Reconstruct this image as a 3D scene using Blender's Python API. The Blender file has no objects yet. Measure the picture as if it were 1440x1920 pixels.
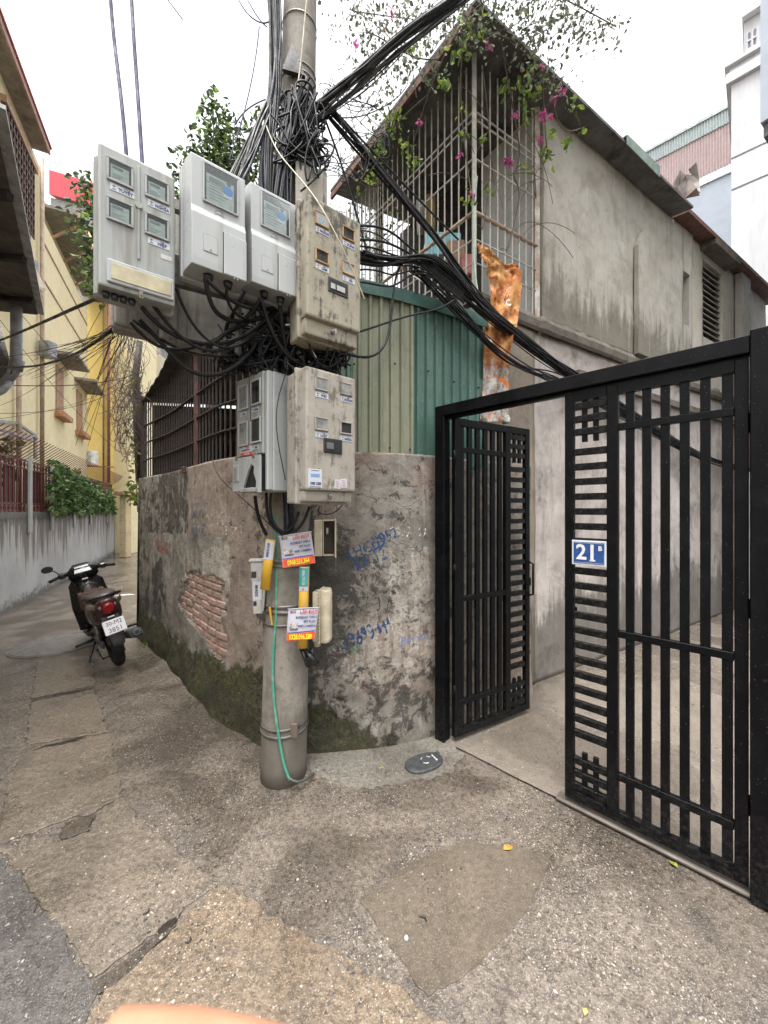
import bpy, bmesh, math, random
import numpy as np
from mathutils import Vector, Matrix, noise
R = math.radians
random.seed(7)
SC = bpy.context.scene
COL = SC.collection

# ------------------------------------------------------------------ camera, sky, sun, exposure
CAMZ = 1.75
FPX, CX, CY = 720.0, 720.0, 955.0            # focal length and horizon measured in the 1440x1920 photograph
cam = bpy.data.cameras.new('camera'); camo = bpy.data.objects.new('camera', cam); COL.objects.link(camo)
camo.location = (0, 0, CAMZ); camo.rotation_euler = (R(90), 0, 0)
cam.sensor_fit = 'VERTICAL'; cam.sensor_height = 36; cam.lens = 36 * FPX / 1920
cam.shift_y = -(960 - CY) / 1920
cam.clip_start = 0.01; cam.clip_end = 600
cam.dof.use_dof = True; cam.dof.focus_distance = 3.0; cam.dof.aperture_fstop = 11
SC.camera = camo

SUN_EL, SUN_AZ = R(76), R(200)
w = bpy.data.worlds.new('World'); SC.world = w; w.use_nodes = True
nt = w.node_tree; nt.nodes.clear()
sky = nt.nodes.new('ShaderNodeTexSky'); sky.sky_type = 'NISHITA'; sky.sun_disc = False
sky.sun_elevation = SUN_EL; sky.sun_rotation = SUN_AZ; sky.air_density = 2.0; sky.dust_density = 6.0; sky.ozone_density = 1.0
hs = nt.nodes.new('ShaderNodeHueSaturation'); hs.inputs['Saturation'].default_value = 0.10   # a white overcast sky
bg = nt.nodes.new('ShaderNodeBackground'); bg.inputs['Strength'].default_value = 0.15
wo = nt.nodes.new('ShaderNodeOutputWorld')
nt.links.new(sky.outputs[0], hs.inputs['Color']); nt.links.new(hs.outputs[0], bg.inputs[0]); nt.links.new(bg.outputs[0], wo.inputs[0])
sl = bpy.data.lights.new('sun', 'SUN'); sl.energy = 1.5; sl.angle = R(45); sl.color = (1, .97, .93)
so = bpy.data.objects.new('sun', sl); COL.objects.link(so)
so.rotation_euler = Vector((math.sin(SUN_AZ) * math.cos(SUN_EL), math.cos(SUN_AZ) * math.cos(SUN_EL), math.sin(SUN_EL))).to_track_quat('Z', 'Y').to_euler()
SC.view_settings.view_transform = 'Standard'; SC.view_settings.look = 'None'
SC.view_settings.exposure = 1.5; SC.view_settings.gamma = 1
SC.view_settings.use_curve_mapping = False
SC.cycles.use_denoising = True; SC.cycles.use_adaptive_sampling = True; SC.cycles.adaptive_threshold = .02; SC.cycles.adaptive_min_samples = 12
SC.cycles.max_bounces = 5; SC.cycles.diffuse_bounces = 3; SC.cycles.glossy_bounces = 2
SC.cycles.transparent_max_bounces = 8; SC.cycles.transmission_bounces = 4
SC.cycles.caustics_reflective = False; SC.cycles.caustics_refractive = False

# ------------------------------------------------------------------ measuring helpers
def P(px, py, Y):                            # photo pixel at depth Y -> world
    return Vector(((px - CX) / FPX * Y, Y, CAMZ - (py - CY) / FPX * Y))
def G(px, py, z=0.0):                        # photo pixel -> ground point
    Y = (CAMZ - z) * FPX / (py - CY)
    return Vector(((px - CX) / FPX * Y, Y, z))
def PX(v):                                   # world -> photo pixel
    return (CX + FPX * v[0] / v[1], CY - FPX * (v[2] - CAMZ) / v[1])
class Plane:                                 # vertical plane: origin (x,y), direction, u along it, n towards its left-hand normal
    def __init__(s, o, d):
        s.o = Vector((o[0], o[1])); s.d = Vector((d[0], d[1])).normalized(); s.n = Vector((s.d.y, -s.d.x))
        if s.n.dot(-s.o) < 0: s.n = -s.n     # normal towards the camera
    def depth(s, px, off=0.0):
        k = (px - CX) / FPX; o = s.o + s.n * off
        return (o.x * s.n.x + o.y * s.n.y) / (k * s.n.x + s.n.y)
    def pt(s, px, py, off=0.0):
        return P(px, py, s.depth(px, off))
    def u(s, px, off=0.0):
        Y = s.depth(px, off); q = Vector(((px - CX) / FPX * Y, Y)) - s.o
        return q.dot(s.d)
    def uz(s, px, py, off=0.0):
        p = s.pt(px, py, off); return ((Vector((p.x, p.y)) - s.o).dot(s.d), p.z)
    def w(s, u, z, off=0.0):
        q = s.o + s.d * u + s.n * off; return Vector((q.x, q.y, z))
def lerp(a, b, t): return a + (b - a) * t
def sstep(a, b, x):
    t = min(1, max(0, (x - a) / (b - a))); return t * t * (3 - 2 * t)
def fbm(v, sc, o=4, H=.9): return noise.fractal(Vector(v) * sc, H, 2.0, o)      # about -1..1
def catmull(pts, n=10):
    out = []
    p = [pts[0] * 2 - pts[1]] + list(pts) + [pts[-1] * 2 - pts[-2]]
    for i in range(1, len(p) - 2):
        for k in range(n):
            t = k / n
            out.append(.5 * ((2 * p[i]) + (p[i+1] - p[i-1]) * t + (2*p[i-1] - 5*p[i] + 4*p[i+1] - p[i+2]) * t*t + (3*p[i] - p[i-1] - 3*p[i+1] + p[i+2]) * t**3))
    out.append(pts[-1].copy()); return out
def inpoly(x, y, poly):
    c = False; j = len(poly) - 1
    for i in range(len(poly)):
        xi, yi = poly[i][0], poly[i][1]; xj, yj = poly[j][0], poly[j][1]
        if (yi > y) != (yj > y) and x < (xj - xi) * (y - yi) / (yj - yi) + xi: c = not c
        j = i
    return c

# ------------------------------------------------------------------ objects, labels
def tag(o, label=None, cat=None, group=None, kind=None):
    if label: o['label'] = label
    if cat: o['category'] = cat
    if group: o['group'] = group
    if kind: o['kind'] = kind
    return o
def empty(name, loc=(0, 0, 0), rz=0.0, rot=None, parent=None):
    o = bpy.data.objects.new(name, None); COL.objects.link(o); o.location = loc
    o.rotation_euler = rot if rot else (0, 0, rz); o.empty_display_size = .1
    if parent: o.parent = parent
    return o
def link(name, data, mat=None, parent=None, smooth=False):
    o = bpy.data.objects.new(name, data); COL.objects.link(o)
    if mat is not None:
        for m in (mat if isinstance(mat, (list, tuple)) else [mat]): data.materials.append(m)
    if parent: o.parent = parent
    return o
def obj_copy(o, parent=None, loc=None, rot=None):
    c = o.copy(); COL.objects.link(c)
    if parent is not None: c.parent = parent
    if loc is not None: c.location = loc
    if rot is not None: c.rotation_euler = rot
    return c

def adopt(o, root):                          # child keeps its world coordinates
    o.parent = root; o.matrix_parent_inverse = root.matrix_basis.inverted(); return o

class MB:
    def __init__(s): s.bm = bmesh.new()
    def box(s, a, b, bev=0.0, M=None, seg=1):
        t = bmesh.new(); bmesh.ops.create_cube(t, size=1)
        a, b = Vector(a), Vector(b); c = (a + b) / 2; d = b - a
        for v in t.verts: v.co = Vector((v.co.x * d.x, v.co.y * d.y, v.co.z * d.z)) + c
        if bev > 0: bmesh.ops.bevel(t, geom=t.edges[:] , offset=bev, segments=seg, affect='EDGES', profile=.6)
        if M is not None: bmesh.ops.transform(t, matrix=M, verts=t.verts[:])
        s.merge(t); return s
    def merge(s, t, mi=0):
        m = bpy.data.meshes.new('tmp'); t.to_mesh(m); t.free(); s.bm.from_mesh(m); bpy.data.meshes.remove(m)
    def beam(s, p0, p1, wx, wy, bev=0.0, up=(0, 0, 1)):          # rectangular bar from p0 to p1
        p0, p1 = Vector(p0), Vector(p1); z = (p1 - p0); L = z.length; z.normalize()
        upv = Vector(up)
        if abs(z.dot(upv)) > .98: upv = Vector((1, 0, 0))
        x = upv.cross(z).normalized(); y = z.cross(x)
        M = Matrix((x, y, z)).transposed().to_4x4(); M.translation = p0
        return s.box((-wx/2, -wy/2, 0), (wx/2, wy/2, L), bev, M)
    def cyl(s, p0, p1, r0, r1=None, seg=12, cap=True):
        p0, p1 = Vector(p0), Vector(p1); r1 = r0 if r1 is None else r1
        z = p1 - p0; L = z.length; z.normalize()
        x = z.orthogonal().normalized(); y = z.cross(x)
        a, b = [], []
        for i in range(seg):
            t = 2 * math.pi * i / seg; d = x * math.cos(t) + y * math.sin(t)
            a.append(s.bm.verts.new(p0 + d * r0)); b.append(s.bm.verts.new(p1 + d * r1))
        for i in range(seg):
            j = (i + 1) % seg; f = s.bm.faces.new((a[i], a[j], b[j], b[i])); f.smooth = True
        if cap:
            s.bm.faces.new(a[::-1]); s.bm.faces.new(b)
        return s
    def tube(s, pts, r, seg=8, closed=False, cap=True):
        pts = [Vector(p) for p in pts]; rs = r if isinstance(r, (list, tuple)) else [r] * len(pts)
        prev = None; rings = []
        n = len(pts)
        for i, p in enumerate(pts):
            if closed: t = pts[(i+1) % n] - pts[i-1]
            else: t = pts[min(i+1, n-1)] - pts[max(i-1, 0)]
            t.normalize()
            x = t.orthogonal().normalized() if prev is None else (prev - t * prev.dot(t)).normalized()
            prev = x; y = t.cross(x)
            rings.append([s.bm.verts.new(p + (x * math.cos(2*math.pi*k/seg) + y * math.sin(2*math.pi*k/seg)) * rs[i]) for k in range(seg)])
        for i in range(n if closed else n - 1):
            a, b = rings[i], rings[(i+1) % n]
            for k in range(seg):
                f = s.bm.faces.new((a[k], a[(k+1) % seg], b[(k+1) % seg], b[k])); f.smooth = True
        if cap and not closed:
            s.bm.faces.new(rings[0][::-1]); s.bm.faces.new(rings[-1])
        return s
    def prism(s, pts, vec, smooth=False):                         # polygon of 3D points extruded along vec
        a = [s.bm.verts.new(Vector(p)) for p in pts]; b = [s.bm.verts.new(Vector(p) + Vector(vec)) for p in pts]
        n = len(a)
        s.bm.faces.new(a[::-1]); s.bm.faces.new(b)
        for i in range(n):
            f = s.bm.faces.new((a[i], a[(i+1) % n], b[(i+1) % n], b[i])); f.smooth = smooth
        return s
    def quad(s, *pts):
        s.bm.faces.new([s.bm.verts.new(Vector(p)) for p in pts]); return s
    def loft(s, rings, smooth=True, cap=True):                   # list of equal-length rings of points
        vs = [[s.bm.verts.new(Vector(p)) for p in r] for r in rings]; n = len(vs[0])
        for a, b in zip(vs[:-1], vs[1:]):
            for k in range(n):
                f = s.bm.faces.new((a[k], a[(k+1) % n], b[(k+1) % n], b[k])); f.smooth = smooth
        if cap:
            s.bm.faces.new(vs[0][::-1]); s.bm.faces.new(vs[-1])
        return s
    def mesh(s, name, smooth=None):
        bmesh.ops.recalc_face_normals(s.bm, faces=s.bm.faces[:])
        m = bpy.data.meshes.new(name); s.bm.to_mesh(m); s.bm.free()
        if smooth is not None:
            for p in m.polygons: p.use_smooth = smooth
        return m
    def build(s, name, mat, parent=None, smooth=None):
        return link(name, s.mesh(name, smooth), mat, parent)

def curve(name, pts_list, r, mat, parent=None, res=6, bres=2, radii=None):
    c = bpy.data.curves.new(name, 'CURVE'); c.dimensions = '3D'; c.bevel_depth = r; c.bevel_resolution = bres; c.resolution_u = res
    c.use_fill_caps = True
    for i, pts in enumerate(pts_list):
        s = c.splines.new('NURBS'); s.points.add(len(pts) - 1)
        for q, p in zip(s.points, pts):
            q.co = (p[0], p[1], p[2], 1)
            if radii: q.radius = radii[i]
        s.use_endpoint_u = True; s.order_u = min(4, len(pts))
    return link(name, c, mat, parent)
def text(body, size, mat, parent, loc, rot=(R(90), 0, 0), name='lettering', align='CENTER', sx=1.0, bold=0.0, shear=0.0, extrude=0.0006):
    c = bpy.data.curves.new(name, 'FONT'); c.body = body; c.size = size; c.align_x = align; c.align_y = 'CENTER'
    c.extrude = extrude; c.offset = bold; c.shear = shear; c.resolution_u = 2
    o = link(name, c, mat, parent); o.location = loc; o.rotation_euler = rot; o.scale = (sx, 1, 1)
    return o

# ------------------------------------------------------------------ materials
class N:
    def __init__(s, name):
        s.m = bpy.data.materials.new(name); s.m.use_nodes = True; s.t = s.m.node_tree; s.t.nodes.clear()
        s.out = s.t.nodes.new('ShaderNodeOutputMaterial'); s.b = s.t.nodes.new('ShaderNodeBsdfPrincipled')
        s.t.links.new(s.b.outputs[0], s.out.inputs[0]); s.tc = s.t.nodes.new('ShaderNodeTexCoord')
        s.co = s.tc.outputs['Object']
    def n(s, typ, **k):
        q = s.t.nodes.new(typ)
        for a, v in k.items(): setattr(q, a, v)
        return q
    def l(s, a, b): s.t.links.new(a, b)
    def setv(s, sock, v):
        if hasattr(v, 'is_output'): s.l(v, sock)
        elif isinstance(v, (tuple, list)) and len(v) == 3 and sock.type == 'RGBA': sock.default_value = (*v, 1)
        else: sock.default_value = v
    def map(s, scale=(1, 1, 1), loc=(0, 0, 0), co=None):
        q = s.n('ShaderNodeMapping'); q.inputs['Scale'].default_value = scale; q.inputs['Location'].default_value = loc
        s.l(co or s.co, q.inputs[0]); return q.outputs[0]
    def noise(s, scale, detail=4, rough=.55, co=None, dist=0.0):
        q = s.n('ShaderNodeTexNoise'); q.inputs['Scale'].default_value = scale; q.inputs['Detail'].default_value = detail
        q.inputs['Roughness'].default_value = rough; q.inputs['Distortion'].default_value = dist
        s.l(co or s.co, q.inputs['Vector']); return q.outputs['Fac']
    def vor(s, scale, feature='F1', co=None, out='Distance', rnd=1.0):
        q = s.n('ShaderNodeTexVoronoi', feature=feature); q.inputs['Scale'].default_value = scale; q.inputs['Randomness'].default_value = rnd
        s.l(co or s.co, q.inputs['Vector']); return q.outputs[out]
    def ramp(s, fac, a, b, lo=0.0, hi=1.0):
        q = s.n('ShaderNodeMapRange', interpolation_type='SMOOTHSTEP'); q.inputs['From Min'].default_value = a; q.inputs['From Max'].default_value = b
        q.inputs['To Min'].default_value = lo; q.inputs['To Max'].default_value = hi; s.l(fac, q.inputs['Value']); return q.outputs[0]
    def mix(s, fac, a, b, blend='MIX'):
        q = s.n('ShaderNodeMix', data_type='RGBA', blend_type=blend)
        s.setv(q.inputs[0], fac); s.setv(q.inputs[6], a); s.setv(q.inputs[7], b); return q.outputs[2]
    def math(s, op, a, b=0.0):
        q = s.n('ShaderNodeMath', operation=op); s.setv(q.inputs[0], a); s.setv(q.inputs[1], b); return q.outputs[0]
    def attr(s, name, out='Color'):
        q = s.n('ShaderNodeAttribute', attribute_name=name); return q.outputs[out]
    def sep(s, col):
        q = s.n('ShaderNodeSeparateColor'); s.l(col, q.inputs[0]); return q.outputs
    def z(s):
        q = s.n('ShaderNodeSeparateXYZ'); s.l(s.co, q.inputs[0]); return q.outputs['Z']
    def bump(s, h, strength=.3, dist=.01, prev=None):
        q = s.n('ShaderNodeBump'); q.inputs['Strength'].default_value = strength; q.inputs['Distance'].default_value = dist
        s.l(h, q.inputs['Height'])
        if prev is not None: s.l(prev, q.inputs['Normal'])
        return q.outputs[0]
    def fin(s, col, rough=.7, metal=0.0, normal=None, spec=.5, **k):
        s.setv(s.b.inputs['Base Color'], col); s.setv(s.b.inputs['Roughness'], rough); s.setv(s.b.inputs['Metallic'], metal)
        s.b.inputs['Specular IOR Level'].default_value = spec
        if normal is not None: s.l(normal, s.b.inputs['Normal'])
        for a, v in k.items(): s.setv(s.b.inputs[a], v)
        return s.m
_mc = {}
def simple(name, c, rough=.6, metal=0.0, var=.25, sc=8.0, dirt=None, dirtamt=.5, dsc=3.0, bump=.15, bsc=60.0, spec=.5, streak=False, rvar=.15, **k):
    if name in _mc: return _mc[name]
    s = N(name); c = Vector(c)
    f = s.noise(sc, 6, .6)
    col = s.mix(s.ramp(f, .3, .7), tuple(c * (1 - var)), tuple(min(1, x) for x in c * (1 + var)))
    if dirt is not None:
        co = s.map((6, 6, .6)) if streak else s.co
        d = s.noise(dsc, 8, .65, co=co, dist=.3)
        col = s.mix(s.ramp(d, .62 - .3 * dirtamt, .80 - .2 * dirtamt), col, dirt)
    rr = s.ramp(s.noise(sc * 1.7, 3), .3, .7, max(.02, rough - rvar), min(1, rough + rvar))
    nb = s.bump(s.noise(bsc, 4, .6), bump, .004) if bump else None
    _mc[name] = s.fin(col, rr, metal, nb, spec, **k); return _mc[name]
# ------------------------------------------------------------------ ground
def concrete(name, ca, cb, cc, chips=.5, rough=(.18, .5), white=(.46, .43, .38), bumpk=1.0, chipscale=70, wetk=.6, fk=.7):
    s = N(name)
    big = s.noise(.7, 6, .62, dist=.8); mid = s.noise(4.2, 9, .68, dist=.3); fine = s.noise(38, 6, .72); grit = s.noise(150, 3, .7); wet = s.noise(1.1, 6, .62, dist=.7)
    col = s.mix(s.ramp(big, .36, .62), ca, cb); col = s.mix(s.math('MULTIPLY', s.ramp(mid, .46, .66), .8), col, cc)
    col = s.mix(s.math('MULTIPLY', s.ramp(mid, .44, .30), .5), col, tuple(Vector(cb) * 1.25))
    col = s.mix(s.math('MULTIPLY', s.ramp(fine, .42, .62), fk), col, tuple(Vector(ca) * .38))
    col = s.mix(s.math('MULTIPLY', s.ramp(grit, .54, .66), .65), col, tuple(Vector(cb) * 1.9))
    area = s.ramp(s.noise(1.5, 5, .6), .40, .60)
    for sc_, k_, am in ((chipscale, 1.0, 1.0), (chipscale * .55, .45, .8), (chipscale * 2.1, 1.4, .8)):
        v = s.n('ShaderNodeTexVoronoi'); v.inputs['Scale'].default_value = sc_; s.l(s.co, v.inputs['Vector']); cr = s.sep(v.outputs['Color'])
        mk = s.math('MULTIPLY', s.ramp(v.outputs['Distance'], .34, .24), s.ramp(cr[0], 1 - .24 * chips * k_, 1 - .20 * chips * k_))
        md = s.math('MULTIPLY', s.ramp(v.outputs['Distance'], .38, .28), s.ramp(cr[1], 1 - .22 * chips * k_, 1 - .18 * chips * k_))
        ar = s.math('MULTIPLY', area, am)
        col = s.mix(s.math('MULTIPLY', md, ar), col, (.030, .029, .028)); tint = s.mix(cr[2], white, tuple(Vector(cb) * 1.5)); col = s.mix(s.math('MULTIPLY', mk, ar), col, tint)
    wm = s.ramp(wet, .44, .60); col = s.mix(s.math('MULTIPLY', wm, wetk), col, (.30, .28, .26), 'MULTIPLY')
    rr = s.ramp(wm, 0, 1, rough[1], rough[0]); rr = s.math('ADD', rr, s.math('MULTIPLY', fine, .10))
    h = s.math('ADD', s.math('MULTIPLY', mid, 1.2), s.math('ADD', s.math('MULTIPLY', fine, .7), s.math('MULTIPLY', grit, .25)))
    nb = s.bump(h, .62 * bumpk, .014)
    return s.fin(col, rr, 0, nb, .5)
M_road = concrete('wet_road_concrete', (0.122, 0.101, 0.082), (0.18, 0.15, 0.122), (0.088, 0.077, 0.066), .9, (.03, .20), wetk=.62)
M_slab = concrete('old_slab_concrete', (0.135, 0.11, 0.084), (0.188, 0.154, 0.118), (0.095, 0.079, 0.063), .6, (.05, .28), wetk=.45)
M_sand = concrete('sandy_concrete', (0.16, 0.119, 0.082), (0.205, 0.154, 0.106), (0.112, 0.087, 0.067), .9, (.08, .32), chipscale=90, wetk=.35)
M_patch = concrete('smooth_patch_concrete', (0.104, 0.085, 0.065), (0.128, 0.105, 0.080), (0.088, 0.073, 0.057), .3, (.06, .24), bumpk=.5, wetk=.35, fk=.4)
M_apron = concrete('cement_apron', (0.15, 0.136, 0.114), (0.205, 0.186, 0.156), (0.1, 0.092, 0.077), .35, (.25, .5), bumpk=.9, wetk=.45)
M_pass = concrete('passage_floor_concrete', (0.165, 0.14, 0.115), (0.205, 0.176, 0.145), (0.13, 0.112, 0.093), .2, (.04, .30), bumpk=.4, wetk=.35, fk=.35)

def axis(lo, hi, fine, far):
    a = list(np.arange(lo, hi, fine)); s = fine
    while a[-1] < far: s *= 1.35; a.append(a[-1] + s)
    s = fine
    while a[0] > -far: s *= 1.35; a.insert(0, a[0] - s)
    return a
xs, ys = axis(-4.5, 3.5, .05, 250), axis(.2, 6.5, .05, 250)
def gz(x, y):
    return .005 * fbm((x, y, 0), .8, 3) + .0022 * fbm((x, y, 3), 6, 3) - .006 if abs(x) < 12 and abs(y) < 20 else -.006
vs = [(x, y, gz(x, y)) for y in ys for x in xs]
nx = len(xs)
fs = [(j*nx+i, j*nx+i+1, (j+1)*nx+i+1, (j+1)*nx+i) for j in range(len(ys)-1) for i in range(nx-1)]
me = bpy.data.meshes.new('alley_road'); me.from_pydata(vs, [], fs)
for p in me.polygons: p.use_smooth = True
road = tag(link('alley_road', me, M_road), kind='structure')

def jag(poly, amp=.012, step=.022, seed=0):
    out = []
    for i in range(len(poly)):
        a, b = Vector(poly[i][:2]), Vector(poly[(i+1) % len(poly)][:2]); n = max(1, int((b-a).length / step))
        d = (b - a).normalized(); nn = Vector((d.y, -d.x))
        for k in range(n):
            p = a.lerp(b, k / n); t = fbm((p.x + seed, p.y, seed), 9, 3) + .45 * fbm((p.x + seed, p.y, seed + 5), 34, 2)
            out.append(p + nn * amp * t * (1 if k else .4))
    return out
def slab(name, pxs, mat, parent, z1=.012, z0=-.06, amp=.022, seed=0, bev=.004):
    poly = jag([G(*p) for p in pxs], amp, .022, seed)
    b = bmesh.new()
    va = [b.verts.new((p.x, p.y, z1)) for p in poly]; f = b.faces.new(va)
    if f.normal.z < 0 or True: f.normal_update()
    if f.normal.z < 0: bmesh.ops.reverse_faces(b, faces=[f])
    r = bmesh.ops.extrude_face_region(b, geom=[f]); 
    low = [g for g in r['geom'] if isinstance(g, bmesh.types.BMVert)]
    for v in low: v.co.z = z0
    bmesh.ops.recalc_face_normals(b, faces=b.faces[:])
    top = [q for q in b.faces if all(abs(v.co.z - z1) < 1e-6 for v in q.verts)]
    ins = bmesh.ops.inset_region(b, faces=top, thickness=bev, depth=0)
    edge = set(v for q in top for v in q.verts)
    for v in b.verts:
        if abs(v.co.z - z1) < 1e-6 and v not in edge: v.co.z -= bev * .8
    bmesh.ops.triangulate(b, faces=[q for q in b.faces if len(q.verts) > 4])
    m = bpy.data.meshes.new(name); b.to_mesh(m); b.free()
    return link(name, m, mat, parent)
slab('drain_slab', [(70, 1240), (172, 1228), (178, 1284), (60, 1309)], M_slab, road, .004, seed=1)
slab('drain_slab', [(57, 1318), (178, 1293), (205, 1372), (160, 1379), (49, 1399)], M_slab, road, .005, seed=2)
slab('drain_slab', [(49, 1407), (150, 1390), (207, 1377), (230, 1492), (181, 1521), (117, 1540), (-2, 1583), (14, 1459)], M_slab, road, .004, seed=3)
slab('drain_slab', [(-4, 1592), (113, 1578), (172, 1561), (186, 1528), (232, 1500), (345, 1606), (409, 1659), (322, 1727), (176, 1832), (168, 1818), (77, 1693), (21, 1612)], M_slab, road, .003, seed=4)
slab('drain_slab', [(415, 1661), (480, 1693), (773, 1875), (960, 2010), (110, 2050), (192, 1850), (334, 1738)], M_sand, road, .004, amp=.03, seed=5, bev=.002)
M_wetas = concrete('wet_grey_asphalt', (.088, .080, .073), (.132, .119, .108), (.060, .056, .053), .9, (.02, .14), bumpk=1.5, wetk=.35)
slab('asphalt_strip', [(-260, 1560), (-6, 1600), (15, 1618), (73, 1697), (165, 1824), (183, 1858), (95, 2080), (-500, 2080)], M_wetas, road, .0002, amp=.035, seed=8, bev=.001)
tag(slab('cement_patch', [(676, 1692), (770, 1618), (870, 1575), (1040, 1600), (985, 1715), (905, 1800), (803, 1868), (738, 1785)], M_patch, road, .0008, amp=.014, seed=6, bev=.001))
slab('cement_apron', [(560, 1395), (640, 1398), (740, 1388), (812, 1365), (850, 1388), (866, 1420), (850, 1448), (760, 1466), (700, 1480), (640, 1472), (590, 1462), (560, 1440)], M_apron, road, .002, amp=.05, seed=7, bev=.001)
# passage floor behind the gate line
gA, gB = G(832, 1387), G(1432, 1692)
gd = (gB - gA).normalized()
def floor_poly(name, pts, mat, z, kind):
    b = MB(); b.bm.faces.new([b.bm.verts.new((p[0], p[1], z)) for p in pts]); o = b.build(name, mat); return tag(o, kind=kind)
W0, WD = Vector((1.545, 3.877)), Vector((.852, .524)).normalized()
pts = []
for k in range(25):
    p = gA.lerp(gB + gd * .3, k / 24); q = Vector((gd.y, -gd.x)) * .012 * fbm((p.x, p.y, 1), 5, 3); pts.append((p.x + q.x - .01, p.y + q.y - .01))
pts = pts[::-1] if False else pts
pts += [(9.5, 5.2), (9.5, 8.4), (W0 + WD * 7).to_tuple(), (.9, 3.52), (.4, 3.08)]
floor_poly('passage_floor', pts, M_pass, .006, 'structure')
# ------------------------------------------------------------------ corner house (low wall, window cage, brick patch)
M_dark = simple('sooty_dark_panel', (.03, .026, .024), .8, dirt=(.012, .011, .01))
M_rust = simple('red_oxide_steel', (.11, .035, .028), .65, dirt=(.04, .022, .016), dsc=12, dirtamt=.8)
M_barw = simple('dark_painted_bar', (.05, .042, .04), .6, dirt=(.10, .05, .03), dsc=20)
def plaster_attr(name):
    # per-vertex masks on the wall: r moss, g black mould, b pink-beige render, a pale scuffed plaster
    s = N(name); q = s.n('ShaderNodeAttribute', attribute_name='mask'); r = s.sep(q.outputs['Color']); al = q.outputs['Alpha']
    n1 = s.noise(2.2, 8, .62, dist=.4); n2 = s.noise(9, 8, .68); n3 = s.noise(55, 4, .7); st = s.noise(3.0, 7, .62, co=s.map((5, 5, .45)), dist=.25)
    blot = s.noise(8.5, 10, .76, dist=.4); fl = s.noise(26, 6, .7, dist=.6)
    col = s.mix(s.ramp(n1, .36, .64), (.165, .150, .130), (.26, .240, .21))
    col = s.mix(s.math('MULTIPLY', s.ramp(n2, .45, .72), .7), col, (.155, .132, .105))
    pink = s.mix(s.ramp(n2, .35, .7), (.285, .228, .188), (.21, .17, .142))
    pink = s.mix(s.math('MULTIPLY', s.ramp(st, .52, .72), .6), pink, (.19, .155, .125))
    pb = s.math('ADD', r[2], s.math('MULTIPLY', s.math('SUBTRACT', fl, .5), .35)); col = s.mix(s.ramp(pb, .42, .58), col, pink)
    pale = s.mix(s.ramp(n2, .3, .65), (.44, .41, .37), (.33, .29, .245))
    pa = s.math('MULTIPLY', s.math('ADD', al, s.math('MULTIPLY', s.math('SUBTRACT', s.math('MULTIPLY', s.math('ADD', st, fl), .5), .5), 2.6)), 1.0)
    col = s.mix(s.ramp(pa, .42, .62), col, pale)
    col = s.mix(s.math('MULTIPLY', s.ramp(st, .55, .75), .45), col, (.13, .11, .088))
    mo = s.math('ADD', r[1], s.math('MULTIPLY', s.math('SUBTRACT', blot, .5), 3.4))
    mould = s.mix(s.ramp(n2, .3, .7), (.016, .016, .014), (.05, .047, .04))
    mf = s.ramp(mo, .42, .70); col = s.mix(s.math('MULTIPLY', mf, .84), col, mould)
    # fine flecks
    fk = s.ramp(s.noise(120, 3, .7), .60, .70); col = s.mix(s.math('MULTIPLY', fk, .35), col, (.42, .39, .34))
    fd = s.ramp(s.noise(85, 4, .7), .60, .72); col = s.mix(s.math('MULTIPLY', fd, .5), col, (.07, .062, .05))
    # hairline cracks
    wv = s.n('ShaderNodeVectorMath', operation='ADD'); s.l(s.co, wv.inputs[0])
    nv = s.n('ShaderNodeTexNoise'); nv.inputs['Scale'].default_value = 5; nv.inputs['Detail'].default_value = 4; s.l(s.co, nv.inputs['Vector'])
    sc_ = s.n('ShaderNodeVectorMath', operation='SCALE'); sc_.inputs['Scale'].default_value = .22; s.l(nv.outputs['Color'], sc_.inputs[0]); s.l(sc_.outputs[0], wv.inputs[1])
    cr = s.vor(3.6, 'DISTANCE_TO_EDGE', co=wv.outputs[0])
    cm = s.math('MULTIPLY', s.ramp(cr, .008, .002), s.ramp(n1, .52, .60)); col = s.mix(s.math('MULTIPLY', cm, .85), col, (.05, .042, .035))
    # moss
    ms = s.math('ADD', r[0], s.math('MULTIPLY', s.math('SUBTRACT', s.math('MULTIPLY', s.math('ADD', blot, n2), .5), .5), 2.8))
    mossc = s.mix(s.ramp(fl, .38, .64), (.012, .014, .007), (.080, .080, .026)); mossc = s.mix(s.ramp(n1, .42, .66), mossc, (.030, .025, .016)); mossc = s.mix(s.math('MULTIPLY', s.ramp(n2, .52, .68), .7), mossc, (.10, .10, .035))
    mq = s.ramp(ms, .40, .72); col = s.mix(s.math('MULTIPLY', mq, .96), col, mossc)
    g1 = s.noise(2.8, 6, .6, dist=.8); g2 = s.noise(13, 6, .65)
    col = s.mix(s.math('MULTIPLY', s.ramp(g1, .44, .66), .55), col, (.48, .46, .42), 'MULTIPLY'); col = s.mix(s.math('MULTIPLY', s.ramp(g2, .50, .66), .5), col, (.50, .47, .43), 'MULTIPLY')
    sk = s.noise(4.0, 6, .6, co=s.map((9, 9, .5)), dist=.15); col = s.mix(s.math('MULTIPLY', s.math('MULTIPLY', s.ramp(sk, .60, .68), .35), s.math('SUBTRACT', 1.0, mq)), col, (.36, .335, .30))
    h = s.math('ADD', s.math('MULTIPLY', n2, 1.0), s.math('ADD', s.math('MULTIPLY', n3, .4), s.math('MULTIPLY', fl, .7)))
    h = s.math('SUBTRACT', h, s.math('MULTIPLY', cm, 1.2)); h = s.math('ADD', h, s.math('MULTIPLY', mq, s.math('MULTIPLY', fl, 2.2)))
    nb = s.bump(h, .75, .012)
    rr = s.ramp(s.noise(3, 3), .3, .7, .5, .85)
    return s.fin(col, rr, 0, nb, .35)
M_wall = plaster_attr('stained_render')
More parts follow.
